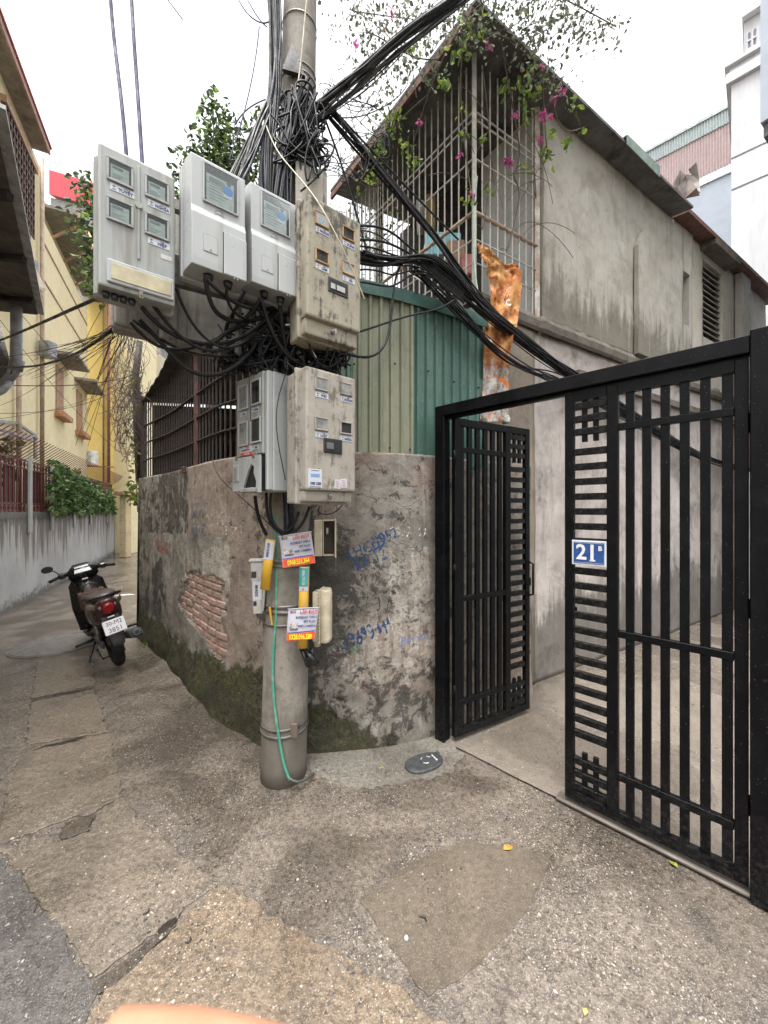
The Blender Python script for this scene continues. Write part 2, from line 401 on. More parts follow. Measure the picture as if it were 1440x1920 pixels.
M_mortar = simple('old_mortar', (.30, .25, .21), .9, var=.3, sc=20, dirt=(.15, .12, .10), dsc=9, bump=.6, bsc=40)
def brick_mat():
    s = N('old_red_brick'); oi = s.n('ShaderNodeObjectInfo'); rnd = oi.outputs['Random']
    col = s.mix(rnd, (.21, .095, .068), (.30, .165, .13)); n2 = s.noise(14, 7, .7); n3 = s.noise(60, 4, .7)
    col = s.mix(s.math('MULTIPLY', s.ramp(n2, .38, .60), .85), col, (.33, .265, .225))
    col = s.mix(s.math('MULTIPLY', s.ramp(n3, .5, .7), .5), col, (.16, .075, .055))
    return s.fin(col, .85, 0, s.bump(s.math('ADD', n2, n3), .6, .006), .3)
M_brick = brick_mat()

path_pts = [Vector(p) for p in [(-3.36, 5.26), (-2.95, 4.87), (-2.486, 4.42), (-1.81, 3.675), (-1.415, 3.256), (-.98, 2.93), (-.76, 2.81), (-.55, 2.775), (-.246, 2.806), (.08, 2.87), (.40, 3.012), (.80, 3.28), (1.40, 3.66)]]
pth = catmull(path_pts, 24)
cum = [0.0]
for a, b in zip(pth[:-1], pth[1:]): cum.append(cum[-1] + (b - a).length)
LEN = cum[-1]
def at_s(sv):
    sv = min(max(sv, 0), LEN); i = int(np.searchsorted(cum, sv)) ; i = min(max(i, 1), len(pth) - 1)
    t = (sv - cum[i-1]) / (cum[i] - cum[i-1]); p = pth[i-1].lerp(pth[i], t); d = (pth[i] - pth[i-1]).normalized()
    return p, d, Vector((d.y, -d.x))          # point, tangent, outward normal (towards the camera)
WALLTOP = 2.17
brick_px = [(341, 1108), (352, 1076), (372, 1070), (380, 1082), (402, 1082), (418, 1090), (424, 1118), (421, 1150), (418, 1178), (426, 1195), (423, 1225), (420, 1248), (402, 1236), (386, 1204), (364, 1172), (345, 1150), (334, 1130)]
NS, NZ = 380, 128
verts, masks, inbrick = [], [], []
for i in range(NS + 1):
    sv = LEN * i / NS; p, d, nn = at_s(sv)
    for j in range(NZ + 1):
        z = -.04 + (WALLTOP + .04) * j / NZ
        px, py = PX((p.x, p.y, z))
        wob = fbm((sv, z, 0), 14, 3) * 9
        hole = inpoly(px + wob, py + wob * .7, brick_px)
        off = .010 * fbm((sv, z, 5), 1.3, 3) + .004 * fbm((sv, z, 9), 9, 3)
        off += .05 * sstep(.45, 0, z) * (.6 + .4 * fbm((sv, z, 2), 3, 2)) if px < 500 else .025 * sstep(.25, 0, z)
        if hole: off = -.022
        q = p + nn * off
        verts.append((q.x, q.y, z)); inbrick.append(hole)
        left = px < 520
        # moss at the foot, thicker near the corner
        if left:
            mould = 0
            mline = lerp(.36, .55, sstep(260, 480, px)) + .12 * fbm((sv, z, 11), 2.2, 3)
            moss = sstep(mline + .22, mline - .18, z)
            mould = .62 * sstep(.0, .3, fbm((sv, z, 21), 1.5, 4) + .05) * sstep(345, 300, px) + .15
            if px < 352 and py < 1000 + 6 * fbm((sv, z, 3), 6, 2): mould = .50 + .35 * fbm((sv, z, 6), 2.5, 3)
            if 300 < px < 352 and 880 < py < 1000: mould = .66 + .2 * fbm((sv, z, 16), 3, 3)
            if px < 268: mould = max(mould, .5)
            pink = 1.0 if (px > 350 + 4 * fbm((sv, z, 4), 7, 2) and py < 1003 + 10 * fbm((sv, z, 8), 4, 2)) else 0.25
            if px > 425: pink = .75
            pale = .55 * sstep(40, 8, abs(py - 1045 + .2 * (px - 390))) * sstep(330, 350, px) * sstep(450, 425, px)
            if 335 < px < 432 and 1060 < py < 1110: pale = .6
            if px < 345 and 985 < py < 1110: pale = .40 + .1 * fbm((sv, z, 14), 4, 2)
            if px < 305 and 880 < py < 960: pale = .42
            if px > 455: mould = max(mould, .45 * sstep(455, 490, px)); moss = max(moss, sstep(.95, .35, z) * .7)
        else:
            d1 = sstep(700, 590, px) * sstep(960, 1060, py) * sstep(1290, 1200, py)
            mould = .30 + .62 * d1 + .30 * sstep(90, 20, math.hypot(px - 675, py - 1085)) + .15 * sstep(60, 10, math.hypot(px - 760, py - 925))
            mould = mould + .25 * sstep(120, 40, math.hypot(px - 735, (py - 1300) * 1.2)) + .45 * sstep(620, 560, px)
            mould = max(mould, .55 * sstep(.75, .35, z) * sstep(720, 620, px))
            moss = 1.05 * sstep(.62, .05, z) * sstep(780, 600, px) + .42 * sstep(.25, .0, z)
            pink = .40 + .4 * sstep(.0, .3, fbm((sv, z, 31), 1.1, 3)) * sstep(1000, 900, py) + .35 * sstep(1150, 1180, py) * sstep(1330, 1260, py) * sstep(640, 700, px)
            pale = .18 + .42 * sstep(60, 20, abs(px - 765)) * sstep(1000, 1060, py) * sstep(1190, 1120, py) + .34 * sstep(110, 40, math.hypot((px - 720) * .7, py - 1220)) + .12 * sstep(780, 815, px)
        masks.append((moss, mould, pink, pale))
faces, mi = [], []
for i in range(NS):
    for j in range(NZ):
        a = i * (NZ + 1) + j; f = (a, a + NZ + 1, a + NZ + 2, a + 1); faces.append(f)
        mi.append(1 if sum(inbrick[k] for k in f) >= 3 else 0)
# top and back of the wall
nb0 = len(verts)
for i in range(NS + 1):
    sv = LEN * i / NS; p, d, nn = at_s(sv)
    for z in (WALLTOP, 1.2): verts.append((p.x - nn.x * .2, p.y - nn.y * .2, z)); masks.append((.1, .5, .2, 0))
for i in range(NS):
    a = i * (NZ + 1) + NZ; b = a + NZ + 1; c = nb0 + 2 * i
    faces.append((a, b, c + 2, c)); mi.append(0); faces.append((c, c + 2, c + 3, c + 1)); mi.append(0)
# far end of the wall
e0 = 0; faces.append((0, NZ, nb0, nb0 + 1)); mi.append(0)
me = bpy.data.meshes.new('wall'); me.from_pydata(verts, [], faces)
ca = me.color_attributes.new('mask', 'FLOAT_COLOR', 'POINT'); ca.data.foreach_set('color', np.array(masks, dtype=np.float32).ravel())
me.polygons.foreach_set('use_smooth', [True] * len(faces))
house = empty('corner_house', (-1.2, 3.4, 0))
tag(house, 'low corner house with mossy wall, exposed bricks and a barred dark window', 'house')
def hp(o): return adopt(o, house)
wall = hp(link('wall', me, [M_wall, M_mortar])); me.polygons.foreach_set('material_index', mi)
# bricks laid in the recess, each a brick of its own
bb = MB().box((-.098, -.02, -.027), (.098, .045, .027), .006); bmesh_brick = bb.mesh('brick'); bmesh_brick.materials.append(M_brick)
bb = MB().box((-.046, -.02, -.027), (.046, .045, .027), .006); half_brick = bb.mesh('brick'); half_brick.materials.append(M_brick)
rnd = random.Random(3)
for r_ in range(18):
    z = .42 + r_ * .066; sv = 1.0 + (.10 if r_ % 2 else 0)
    while sv < 4.2:
        hb = rnd.random() < .22; L = .10 if hb else .205
        p, d, nn = at_s(sv + L / 2); px, py = PX((p.x, p.y, z))
        if inpoly(px, py, brick_px):
            o = bpy.data.objects.new('brick', half_brick if hb else bmesh_brick); COL.objects.link(o)
            q = p - nn * (.030 + rnd.uniform(-.006, .006))
            o.location = (q.x, q.y, z + rnd.uniform(-.004, .004)); o.rotation_euler = (rnd.uniform(-.04, .04), rnd.uniform(-.03, .03), math.atan2(d.y, d.x) + rnd.uniform(-.03, .03))
            o.scale = (1, 1, rnd.uniform(.92, 1.05)); o.parent = wall
        sv += L + .012
# window cage: upright bars, rails, red corner post
def s_of_px(px):
    best = min(range(len(pth)), key=lambda i: abs(CX + FPX * pth[i].x / pth[i].y - px) if i < len(pth) * .5 else 1e9); return cum[best]
sA, sB = .03, s_of_px(470)
cage = hp(empty('window_cage'))
bar = MB().beam((0, 0, 0), (0, 0, 1.55), .012, .012).mesh('bar'); bar.materials.append(M_barw)
n = 36
for k in range(n):
    p, d, nn = at_s(lerp(sA, sB, k / (n - 1))); q = p - nn * .06
    o = bpy.data.objects.new('bar', bar); COL.objects.link(o); o.location = (q.x, q.y, WALLTOP - .01); o.rotation_euler = (0, 0, math.atan2(d.y, d.x)); o.parent = cage; o.scale = (1, 1, (lerp(3.22, 3.72, (lerp(sA, sB, k / (n - 1)) - .04) / (sB + .31)) - WALLTOP + .015) / 1.55)
for z in (2.42, 2.65, 2.885):
    b = MB(); pp = [at_s(lerp(sA, sB, k / 14)) for k in range(15)]
    for a, c in zip(pp[:-1], pp[1:]):
        qa, qc = a[0] - a[2] * .05, c[0] - c[2] * .05; b.beam((qa.x, qa.y, z), (qc.x, qc.y, z), .03, .008)
    b.build('rail', M_barw, cage)
p, d, nn = at_s(s_of_px(360)); q = p - nn * .05
MB().beam((q.x, q.y, WALLTOP - .03), (q.x, q.y, 3.25), .04, .04).build('post', M_rust, cage)
p, d, nn = at_s(.02); q = p - nn * .05
MB().beam((q.x, q.y, WALLTOP - .03), (q.x, q.y, 3.3), .05, .05).build('post', M_barw, cage)
p, d, nn = at_s(s_of_px(348)); q = p + nn * .005
MB().box((q.x - .02, q.y - .03, WALLTOP - .05), (q.x + .03, q.y + .02, WALLTOP + .012), .004).build('post_foot', M_rust, cage)
# roof sheet over the cage, corrugated, rising towards the pole
M_fibro = simple('sooty_fibre_sheet', (.075, .068, .062), .8, dirt=(.03, .028, .026))
b = MB(); rows = []
for k in range(61):
    p, d, nn = at_s(lerp(.04, sB + .35, k / 60)); z = lerp(3.22, 3.72, k / 60) + .012 * math.sin(k * 1.5)
    row = []
    for t in (lerp(.02, -.22, k / 60), .1, 1.0, 2.2):
        q = p - nn * t; row.append(b.bm.verts.new((q.x, q.y, z + .16 * t)))
    rows.append(row)
for a, c in zip(rows[:-1], rows[1:]):
    for k in range(3): b.bm.faces.new((a[k], c[k], c[k+1], a[k+1]))
ro = hp(b.build('roof_sheet', M_fibro))
sm = ro.modifiers.new('t', 'SOLIDIFY'); sm.thickness = .012
# things seen dimly through the cage: boarded back partition with a gap at the top
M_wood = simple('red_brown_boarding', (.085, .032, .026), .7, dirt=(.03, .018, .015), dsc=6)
for k in range(16):
    p, d, nn = at_s(lerp(.1, sB - .55, k / 15)); q = p - nn * 1.25; L = (sB - .65) / 15
    h = 2.82 if k % 5 else 2.76
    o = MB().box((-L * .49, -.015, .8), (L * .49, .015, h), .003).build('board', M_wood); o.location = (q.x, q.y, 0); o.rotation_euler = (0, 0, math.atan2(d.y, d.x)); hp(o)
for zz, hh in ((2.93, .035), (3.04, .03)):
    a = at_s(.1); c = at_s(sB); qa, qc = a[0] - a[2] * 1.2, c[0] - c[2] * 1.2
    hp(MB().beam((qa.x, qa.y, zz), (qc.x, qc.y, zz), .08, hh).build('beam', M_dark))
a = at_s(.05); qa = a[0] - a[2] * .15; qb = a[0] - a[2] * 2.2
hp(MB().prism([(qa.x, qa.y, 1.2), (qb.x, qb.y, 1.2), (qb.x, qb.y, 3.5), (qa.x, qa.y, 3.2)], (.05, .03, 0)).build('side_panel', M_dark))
# ------------------------------------------------------------------ green corrugated shed above the wall
def sheet_mat(name, c, c2, dirt):
    s = N(name); n1 = s.noise(2.5, 6, .6, co=s.map((4, 4, .5))); n2 = s.noise(14, 6, .65); n3 = s.noise(70, 3)
    col = s.mix(s.ramp(n1, .38, .62), c, c2); col = s.mix(s.math('MULTIPLY', s.ramp(n2, .5, .75), .35), col, dirt)
    col = s.mix(s.math('MULTIPLY', s.ramp(n3, .66, .72), .35), col, (.5, .52, .48))
    return s.fin(col, s.ramp(n2, .3, .7, .35, .6), 0, s.bump(n2, .12, .01), .5)
M_teal = sheet_mat('teal_painted_sheet', (.042, .098, .078), (.058, .122, .098), (.026, .055, .045))
M_pale = sheet_mat('faded_green_sheet', (.165, .18, .118), (.225, .23, .16), (.09, .118, .082))
M_midg = sheet_mat('green_painted_sheet', (.065, .125, .09), (.09, .15, .108), (.04, .075, .055))
M_flash = sheet_mat('dark_teal_flashing', (.032, .085, .072), (.042, .105, .09), (.024, .05, .042))
shed = empty('corrugated_shed', (.1, 2.95, 2.1)); tag(shed, 'green corrugated metal shed wall standing on the corner wall above the gate', 'shed')
def s_near(px, lo=.45):
    i = min(range(int(len(pth) * lo), len(pth)), key=lambda i: abs(CX + FPX * pth[i].x / pth[i].y - px)); return cum[i]
shA, shB = at_s(s_near(598))[0], at_s(s_near(903))[0]
def at_sh(sv):
    p, d, nn = at_s(sv); a_, b_ = s_near(598), s_near(903); q = shA.lerp(shB, (sv - a_) / (b_ - a_)); m_ = p.lerp(q, .62); dd = d.lerp((shB - shA).normalized(), .62).normalized(); return m_, dd, Vector((dd.y, -dd.x))
def corr(name, s0, s1, z0f, z1, mat, off=.0):
    b = MB(); rows = []; pitch = .085; prof = [(0, 0), (.30, 0), (.42, .020), (.62, .020), (.74, 0)]
    sv = s0; ss = []
    k = 0
    while True:
        for f, h in prof:
            q = s0 + (k + f) * pitch
            if q > s1: break
            ss.append((q, h))
        k += 1
        if s0 + k * pitch > s1: break
    for q, h in ss:
        p, d, nn = at_sh(q); e = p + nn * (.015 + h + off); zz = z0f(q)
        rows.append([b.bm.verts.new((e.x, e.y, lerp(zz, z1, t))) for t in (0, .33, .66, 1)])
    for a, c in zip(rows[:-1], rows[1:]):
        for t in range(3): b.bm.faces.new((a[t], c[t], c[t+1], a[t+1]))
    o = adopt(b.build(name, mat), shed); m = o.modifiers.new('t', 'SOLIDIFY'); m.thickness = .003; return o
sL, sM0, sM1, sR = s_near(598), s_near(664), s_near(783), s_near(903)
wobz = lambda q: 2.10 + .012 * fbm((q, 0, 0), 7, 2)
corr('sheet_panel', sL, sM0 + .03, wobz, 3.43, M_midg, -.004)
corr('sheet_panel', sM0, sM1, lambda q: wobz(q) - .018, 3.43, M_pale, .004)
corr('sheet_panel', sM1 - .02, sR, lambda q: wobz(q) + .004, 3.43, M_teal, -.003)
b = MB(); rows = []
for k in range(31):
    p, d, nn = at_sh(lerp(sL, sR + .06, k / 30)); zt = 3.455 - .06 * (k / 30)
    rows.append([b.bm.verts.new((*(p + nn * o)[:], z)) for o, z in ((.052, zt - .10), (.048, zt), (-.25, zt + .03))])
for a, c in zip(rows[:-1], rows[1:]):
    for t in range(2): b.bm.faces.new((a[t], c[t], c[t+1], a[t+1]))
o = adopt(b.build('flashing', M_flash), shed); m = o.modifiers.new('t', 'SOLIDIFY'); m.thickness = .004
M_screw = simple('dark_screw', (.03, .03, .03), .5, .6)
scr = MB().cyl((0, 0, 0), (0, -.012, 0), .008, .006, 8).mesh('screw'); scr.materials.append(M_screw)
for px, py in ((665, 683), (744, 682), (735, 840), (773, 843), (805, 696), (852, 716), (890, 727), (785, 550)):
    p, d, nn = at_sh(s_near(px)); q = p + nn * .042; Y = q.y
    o = bpy.data.objects.new('screw', scr); COL.objects.link(o); o.location = (q.x, q.y, P(px, py, Y).z); o.rotation_euler = (0, 0, math.atan2(d.y, d.x)); adopt(o, shed)

# ------------------------------------------------------------------ plastered two-storey house along the passage
WP = Plane(W0, WD)                                                # passage wall plane
LD = Vector((-.606, .796)); CORNER = Vector((.803, 3.42))          # balcony corner
LPN = Vector((-.796, -.606))
LPL = Plane(CORNER, LD)
def plaster(name, ca, cb, stain, mould, mouldamt=.45, streak=.5, low=None, dark_line=None, grime=.45):
    s = N(name); n1 = s.noise(1.1, 8, .62, dist=.5); n2 = s.noise(7, 8, .66); n3 = s.noise(50, 4, .7); st = s.noise(2.6, 8, .65, co=s.map((4.5, 4.5, .35)), dist=.3)
    bl = s.noise(2.0, 10, .72, dist=.6)
    col = s.mix(s.ramp(n1, .35, .65), ca, cb); col = s.mix(s.math('MULTIPLY', s.ramp(n2, .42, .75), .5), col, stain)
    col = s.mix(s.math('MULTIPLY', s.ramp(st, .50, .74), streak), col, stain)
    col = s.mix(s.math('MULTIPLY', s.ramp(st, .40, .25), .5), col, tuple(min(1, x * 1.35) for x in cb))
    f = bl
    if low is not None:                                           # rising damp: stained zone below height low, ragged edge
        zz = s.math('SUBTRACT', low, s.z()); e = s.math('ADD', s.math('MULTIPLY', zz, 1.3), s.math('MULTIPLY', s.math('SUBTRACT', s.math('MULTIPLY', s.math('ADD', bl, st), .5), .5), 3.2))
        col = s.mix(s.math('MULTIPLY', s.ramp(e, -.05, .45), .78), col, mould)
    col = s.mix(s.math('MULTIPLY', s.ramp(f, .66 - .2 * mouldamt, .86 - .2 * mouldamt), .8), col, mould)
    col = s.mix(s.math('MULTIPLY', s.ramp(n3, .60, .72), .4), col, tuple(Vector(stain) * .6))
    g2 = s.noise(3.3, 7, .65, dist=.7); col = s.mix(s.math('MULTIPLY', s.ramp(g2, .48, .66), grime), col, (.52, .50, .46), 'MULTIPLY')
    nb = s.bump(s.math('ADD', n2, s.math('MULTIPLY', n3, .5)), .7, .014)
    return s.fin(col, .8, 0, nb, .3)
M_up = plaster('grey_weathered_plaster', (.31, .295, .255), (.385, .37, .325), (.235, .22, .18), (.115, .105, .08), .25, .55, low=4.25)
M_up2 = plaster('cream_weathered_plaster', (.38, .36, .30), (.45, .43, .37), (.30, .28, .225), (.17, .155, .12), .2, .4)
M_low = plaster('pale_pink_plaster', (.40, .36, .335), (.50, .46, .43), (.25, .215, .19), (.105, .097, .082), .75, .75, low=.95)
M_low2 = plaster('brown_bare_plaster', (.23, .195, .155), (.28, .24, .195), (.17, .14, .11), (.09, .08, .062), .5, .5, low=.8)
M_ledge = plaster('blackened_cement', (.13, .118, .098), (.19, .172, .142), (.07, .063, .05), (.026, .024, .02), .9, .6)
ph = empty('plastered_house', (W0.x, W0.y, 0)); tag(ph, 'grey stained two-storey plaster house running along the passage behind the black gate', 'house')
PH = lambda o: adopt(o, ph)
def wslab(name, u0, u1, z0, z1, mat, off0=-.2, off1=0.0, pl=WP, parent=ph, nu=1, nz=1, amp=0.0):
    b = MB()
    if nu == 1 and nz == 1:
        b.prism([pl.w(u0, z0, off1), pl.w(u1, z0, off1), pl.w(u1, z1, off1), pl.w(u0, z1, off1)], (pl.w(0, 0, off0) - pl.w(0, 0, off1)))
    else:
        g = [[b.bm.verts.new(pl.w(lerp(u0, u1, i / nu), lerp(z0, z1, j / nz), off1 + amp * fbm((lerp(u0, u1, i / nu), lerp(z0, z1, j / nz), 3), 1.6, 4))) for j in range(nz + 1)] for i in range(nu + 1)]
        for i in range(nu):
            for j in range(nz): f = b.bm.faces.new((g[i][j], g[i+1][j], g[i+1][j+1], g[i][j+1])); f.smooth = True
        # sides to the back
        for z_, ii in ((0, 0), (nz, nz)):
            r = [b.bm.verts.new(pl.w(lerp(u0, u1, i / nu), lerp(z0, z1, z_ / nz), off0)) for i in range(nu + 1)]
            for i in range(nu): b.bm.faces.new((g[i][z_], g[i+1][z_], r[i+1], r[i]))
        for iu in (0, nu):
            r = [b.bm.verts.new(pl.w(lerp(u0, u1, iu / nu), lerp(z0, z1, j / nz), off0)) for j in range(nz + 1)]
            for j in range(nz): b.bm.faces.new((g[iu][j], g[iu][j+1], r[j+1], r[j]))
    o = b.build(name, mat); return adopt(o, parent) if parent else o
ROOFZ = 5.80; LEDZ = 3.55
uC = WP.u(889); uE = WP.u(1010); uS = WP.u(1291); uT = WP.u(1433)
u0 = WP.u(930)
wslab('lower_wall', u0 - .30, WP.u(1000), 0, LEDZ, M_low2, -.25, .02, nu=16, nz=60, amp=.012)
wslab('lower_wall', WP.u(1000) + .002, uT, 0, LEDZ, M_low, -.25, 0, nu=110, nz=60, amp=.014)
# upper wall with a slot window and a louvred window cut as openings
def openings(u0, u1, z0, z1, holes, mat, off1, name='upper_wall'):
    us = sorted({u0, u1, *[h[0] for h in holes], *[h[1] for h in holes]}); zs = sorted({z0, z1, *[h[2] for h in holes], *[h[3] for h in holes]})
    for a, c in zip(us[:-1], us[1:]):
        run = None
        for e, f in zip(zs[:-1], zs[1:]):
            um, zm = (a + c) / 2, (e + f) / 2
            if any(h[0] < um < h[1] and h[2] < zm < h[3] for h in holes):
                continue
            wslab(name, a, c, e, f, mat, -.22, off1, nu=max(1, int((c - a) / .05)), nz=max(2, int((f - e) / .05)), amp=.012)
slot = (WP.u(1274), WP.u(1286), WP.pt(1280, 612).z, WP.pt(1280, 515).z)
wslab('upper_wall', uE, slot[0], LEDZ + .10, ROOFZ, M_up, -.22, .05, nu=70, nz=50, amp=.016)
wslab('upper_wall', slot[0], slot[1], LEDZ + .10, slot[2], M_up, -.22, .05)
wslab('upper_wall', slot[0], slot[1], slot[3], ROOFZ, M_up, -.22, .05)
lv = (WP.u(1315), WP.u(1350), WP.pt(1330, 640).z, WP.pt(1330, 500).z)
wslab('upper_wall', slot[1], uS, LEDZ + .10, ROOFZ, M_up, -.22, .05, nu=4, nz=50, amp=.01)
wslab('upper_wall', uS, lv[0], LEDZ + .10, ROOFZ, M_up2, -.22, .02, nu=8, nz=50, amp=.01)
wslab('upper_wall', lv[0], lv[1], LEDZ + .10, lv[2], M_up2, -.22, .02)
wslab('upper_wall', lv[0], lv[1], lv[3], ROOFZ, M_up2, -.22, .02)
wslab('upper_wall', lv[1], uT, LEDZ + .10, ROOFZ, M_up2, -.22, .02, nu=40, nz=50, amp=.01)
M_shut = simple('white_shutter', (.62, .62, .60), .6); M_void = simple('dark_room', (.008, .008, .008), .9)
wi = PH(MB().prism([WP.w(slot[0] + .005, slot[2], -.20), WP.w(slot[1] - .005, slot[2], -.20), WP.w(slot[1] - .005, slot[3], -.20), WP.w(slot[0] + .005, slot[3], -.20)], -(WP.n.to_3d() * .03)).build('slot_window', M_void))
o = MB().beam(WP.w((slot[0] + slot[1]) / 2 + .10, slot[2], -.12), WP.w((slot[0] + slot[1]) / 2 + .10, slot[3], -.12), .10, .03).build('shutter', M_shut); o.parent = wi
# louvred window: slats one by one
M_louv = simple('weathered_cement_louvre', (.20, .195, .17), .8, dirt=(.09, .085, .07))
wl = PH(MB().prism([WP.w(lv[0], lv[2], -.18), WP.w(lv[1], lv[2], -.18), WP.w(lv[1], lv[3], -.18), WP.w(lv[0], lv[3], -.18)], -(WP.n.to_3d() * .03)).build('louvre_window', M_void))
ns = 13
sl_m = None
for k in range(ns):
    z = lerp(lv[2] + .04, lv[3] - .04, k / (ns - 1))
    o = MB().prism([WP.w(lv[0] + .003, z + .035, -.10), WP.w(lv[1] - .003, z + .035, -.10), WP.w(lv[1] - .003, z - .03, .0), WP.w(lv[0] + .003, z - .03, .0)], (0, 0, .018)).build('slat', M_louv); o.parent = wl
o = PH(MB().prism([WP.w(lv[0] - .12, lv[3] + .10, .022), WP.w(lv[1] + .16, lv[3] + .10, .022), WP.w(lv[1] + .16, lv[3] + .10, .22), WP.w(lv[0] - .12, lv[3] + .10, .22)], (0, 0, .09)).build('window_hood', M_ledge))
# pilasters
pu = WP.u(1188); pw = .13
PH(MB().prism([WP.w(pu - pw, LEDZ + .12, .068), WP.w(pu + pw, LEDZ + .12, .068), WP.w(pu + pw, 5.0, .068), WP.w(pu, 5.22, .068), WP.w(pu - pw, 5.0, .068)], WP.n.to_3d() * .05).build('pilaster', M_up))
pu = WP.u(1382); PH(MB().prism([WP.w(pu - .22, LEDZ + .12, .034), WP.w(pu + .22, LEDZ + .12, .034), WP.w(pu + .22, ROOFZ - .02, .034), WP.w(pu - .22, ROOFZ - .02, .034)], WP.n.to_3d() * .09).build('pilaster', M_up))
# ledge between the storeys, ragged
b = MB(); rr = []
for k in range(81):
    u = lerp(u0 - .25, uT, k / 80); j = .011 * fbm((u, 0, 0), 8, 4)
    rr.append([b.bm.verts.new(WP.w(u, z + dz * j, o)) for o, z, dz in ((.052, LEDZ - .03, .4), (.075 + j, LEDZ - .005, .5), (.085 + j, LEDZ + .06, 1), (.06, LEDZ + .115 + j * 3.0, 1), (-.1, LEDZ + .115, 0))])
for a, c in zip(rr[:-1], rr[1:]):
    for t in range(4): b.bm.faces.new((a[t], c[t], c[t+1], a[t+1]))
PH(b.build('ledge', M_ledge))
# second lower moulding seen through the gate
PH(MB().prism([WP.w(WP.u(1075), 3.18, .012), WP.w(uT, 3.18, .012), WP.w(uT, 3.26, .012), WP.w(WP.u(1075), 3.26, .012)], WP.n.to_3d() * .06).build('moulding', M_ledge))
# roof: dark sheet with overhang, rust fascia
M_roof = simple('dark_roof_sheet', (.10, .096, .09), .75, dirt=(.02, .02, .02)); M_fascia = simple('rusty_roof_edge', (.16, .075, .055), .75, dirt=(.06, .04, .032), dsc=8, dirtamt=.7)
M_grnsheet = simple('grey_green_roof_sheet', (.16, .215, .185), .5, dirt=(.09, .11, .095))
OV = .25
def off2(p, a, bb): return Vector((p.x, p.y)) + WP.n * a + LPN * bb
C0 = off2(CORNER, OV, OV); Lend = C0 + LD * 2.35; Rend = C0 + WD * 5.55
def wedge(name, p, q, inward, z, th, wdt, mat):
    a = Vector((p.x, p.y)); c = Vector((q.x, q.y)); i = inward * wdt
    return PH(MB().prism([(a.x, a.y, z), (c.x, c.y, z), (c.x + i.x, c.y + i.y, z), (a.x + i.x, a.y + i.y, z)], (0, 0, th)).build(name, mat))
uMid = 4.02
Pm = C0 + WD * uMid
b = MB(); b.prism([(C0.x, C0.y, ROOFZ), (Pm.x, Pm.y, ROOFZ), (Pm.x + LD.x * 2.35, Pm.y + LD.y * 2.35, ROOFZ + .25), (Lend.x, Lend.y, ROOFZ + .02)], (0, 0, .03)); PH(b.build('roof', M_roof))
wedge('roof_edge', C0 - LPN * -.0 + LD * .06, Lend, -LPN, ROOFZ - .07, .068, .03, M_fascia)
gu0, gu1 = C0 + WD * 2.25, C0 + WD * 3.0
wedge('roof_patch', gu0 + WP.n * .02, gu1 + WP.n * .02, WP.n * -1, ROOFZ + .055, .012, .5, M_grnsheet)
PH(MB().prism([(*(gu0 + WP.n * .022)[:], ROOFZ - .05), (*(gu1 + WP.n * .022)[:], ROOFZ - .07), (*(gu1 + WP.n * .022)[:], ROOFZ + .06), (*(gu0 + WP.n * .022)[:], ROOFZ + .06)], WP.n.to_3d() * .01).build('roof_patch', M_grnsheet))
q0, q1 = Pm + WD * .02 + WP.n * -.06, C0 + WD * 8.3 + WP.n * -.06
PH(MB().prism([(q0.x, q0.y, ROOFZ + .0), (q1.x, q1.y, ROOFZ - .02), (q1.x + LD.x * 2.2, q1.y + LD.y * 2.2, ROOFZ + .3), (q0.x + LD.x * 2.2, q0.y + LD.y * 2.2, ROOFZ + .3)], (0, 0, .06)).build('roof', M_fascia))
# crumpled sheet scraps standing up from the roof edge
M_scrap = simple('grey_torn_sheet', (.26, .235, .215), .7, dirt=(.14, .11, .095))
b = MB(); base = WP.pt(1282, 372, .1)
def scrap(pxs, dY):
    vs_ = []
    for k, (x, y) in enumerate(pxs):
        p = P(x, y, base.y + dY + .08 * math.sin(k * 2.1)); vs_.append(b.bm.verts.new(p))
    b.bm.faces.new(vs_)
scrap([(1262, 345), (1276, 318), (1285, 328), (1290, 350), (1272, 362)], .05)
scrap([(1285, 328), (1298, 330), (1291, 318), (1304, 306), (1310, 340), (1312, 362), (1290, 352)], .15)
scrap([(1268, 352), (1290, 332), (1306, 352), (1312, 366), (1284, 372)], -.04)
o = PH(b.build('torn_sheet', M_scrap)); m = o.modifiers.new('t', 'SOLIDIFY'); m.thickness = .012

# balcony interior: the house wall behind the cage, floor, near-black panel
M_whitew = plaster('white_washed_wall', (.50, .50, .49), (.57, .57, .56), (.40, .395, .375), (.25, .24, .22), .15, .4)
M_black = simple('near_black_timber', (.035, .03, .028), .8, dirt=(.015, .014, .013))
B0 = Vector(WP.w(uE, 0, 0)[:2])
BP = Plane(B0, LD)
wslab('balcony_wall', 0, .70, 3.3, ROOFZ, M_whitew, -.1, 0, pl=BP)
wslab('balcony_dark_panel', .702, 2.2, 3.3, ROOFZ, M_black, -.1, .0, pl=BP)  # near-black panel along the rest of the back wall
q = [CORNER, Vector(WP.w(uE, 0, 0)[:2]), B0 + LD * 2.3, CORNER + LD * 2.3]
PH(MB().prism([(*p[:], 3.62) for p in q], (0, 0, .08)).build('balcony_floor', M_ledge))
PH(MB().beam((*(CORNER + LD * 1.78 + WD * .25)[:], 3.6), (*(CORNER + LD * 1.78 + WD * .25)[:], ROOFZ), .09, .09).build('balcony_post', M_black))
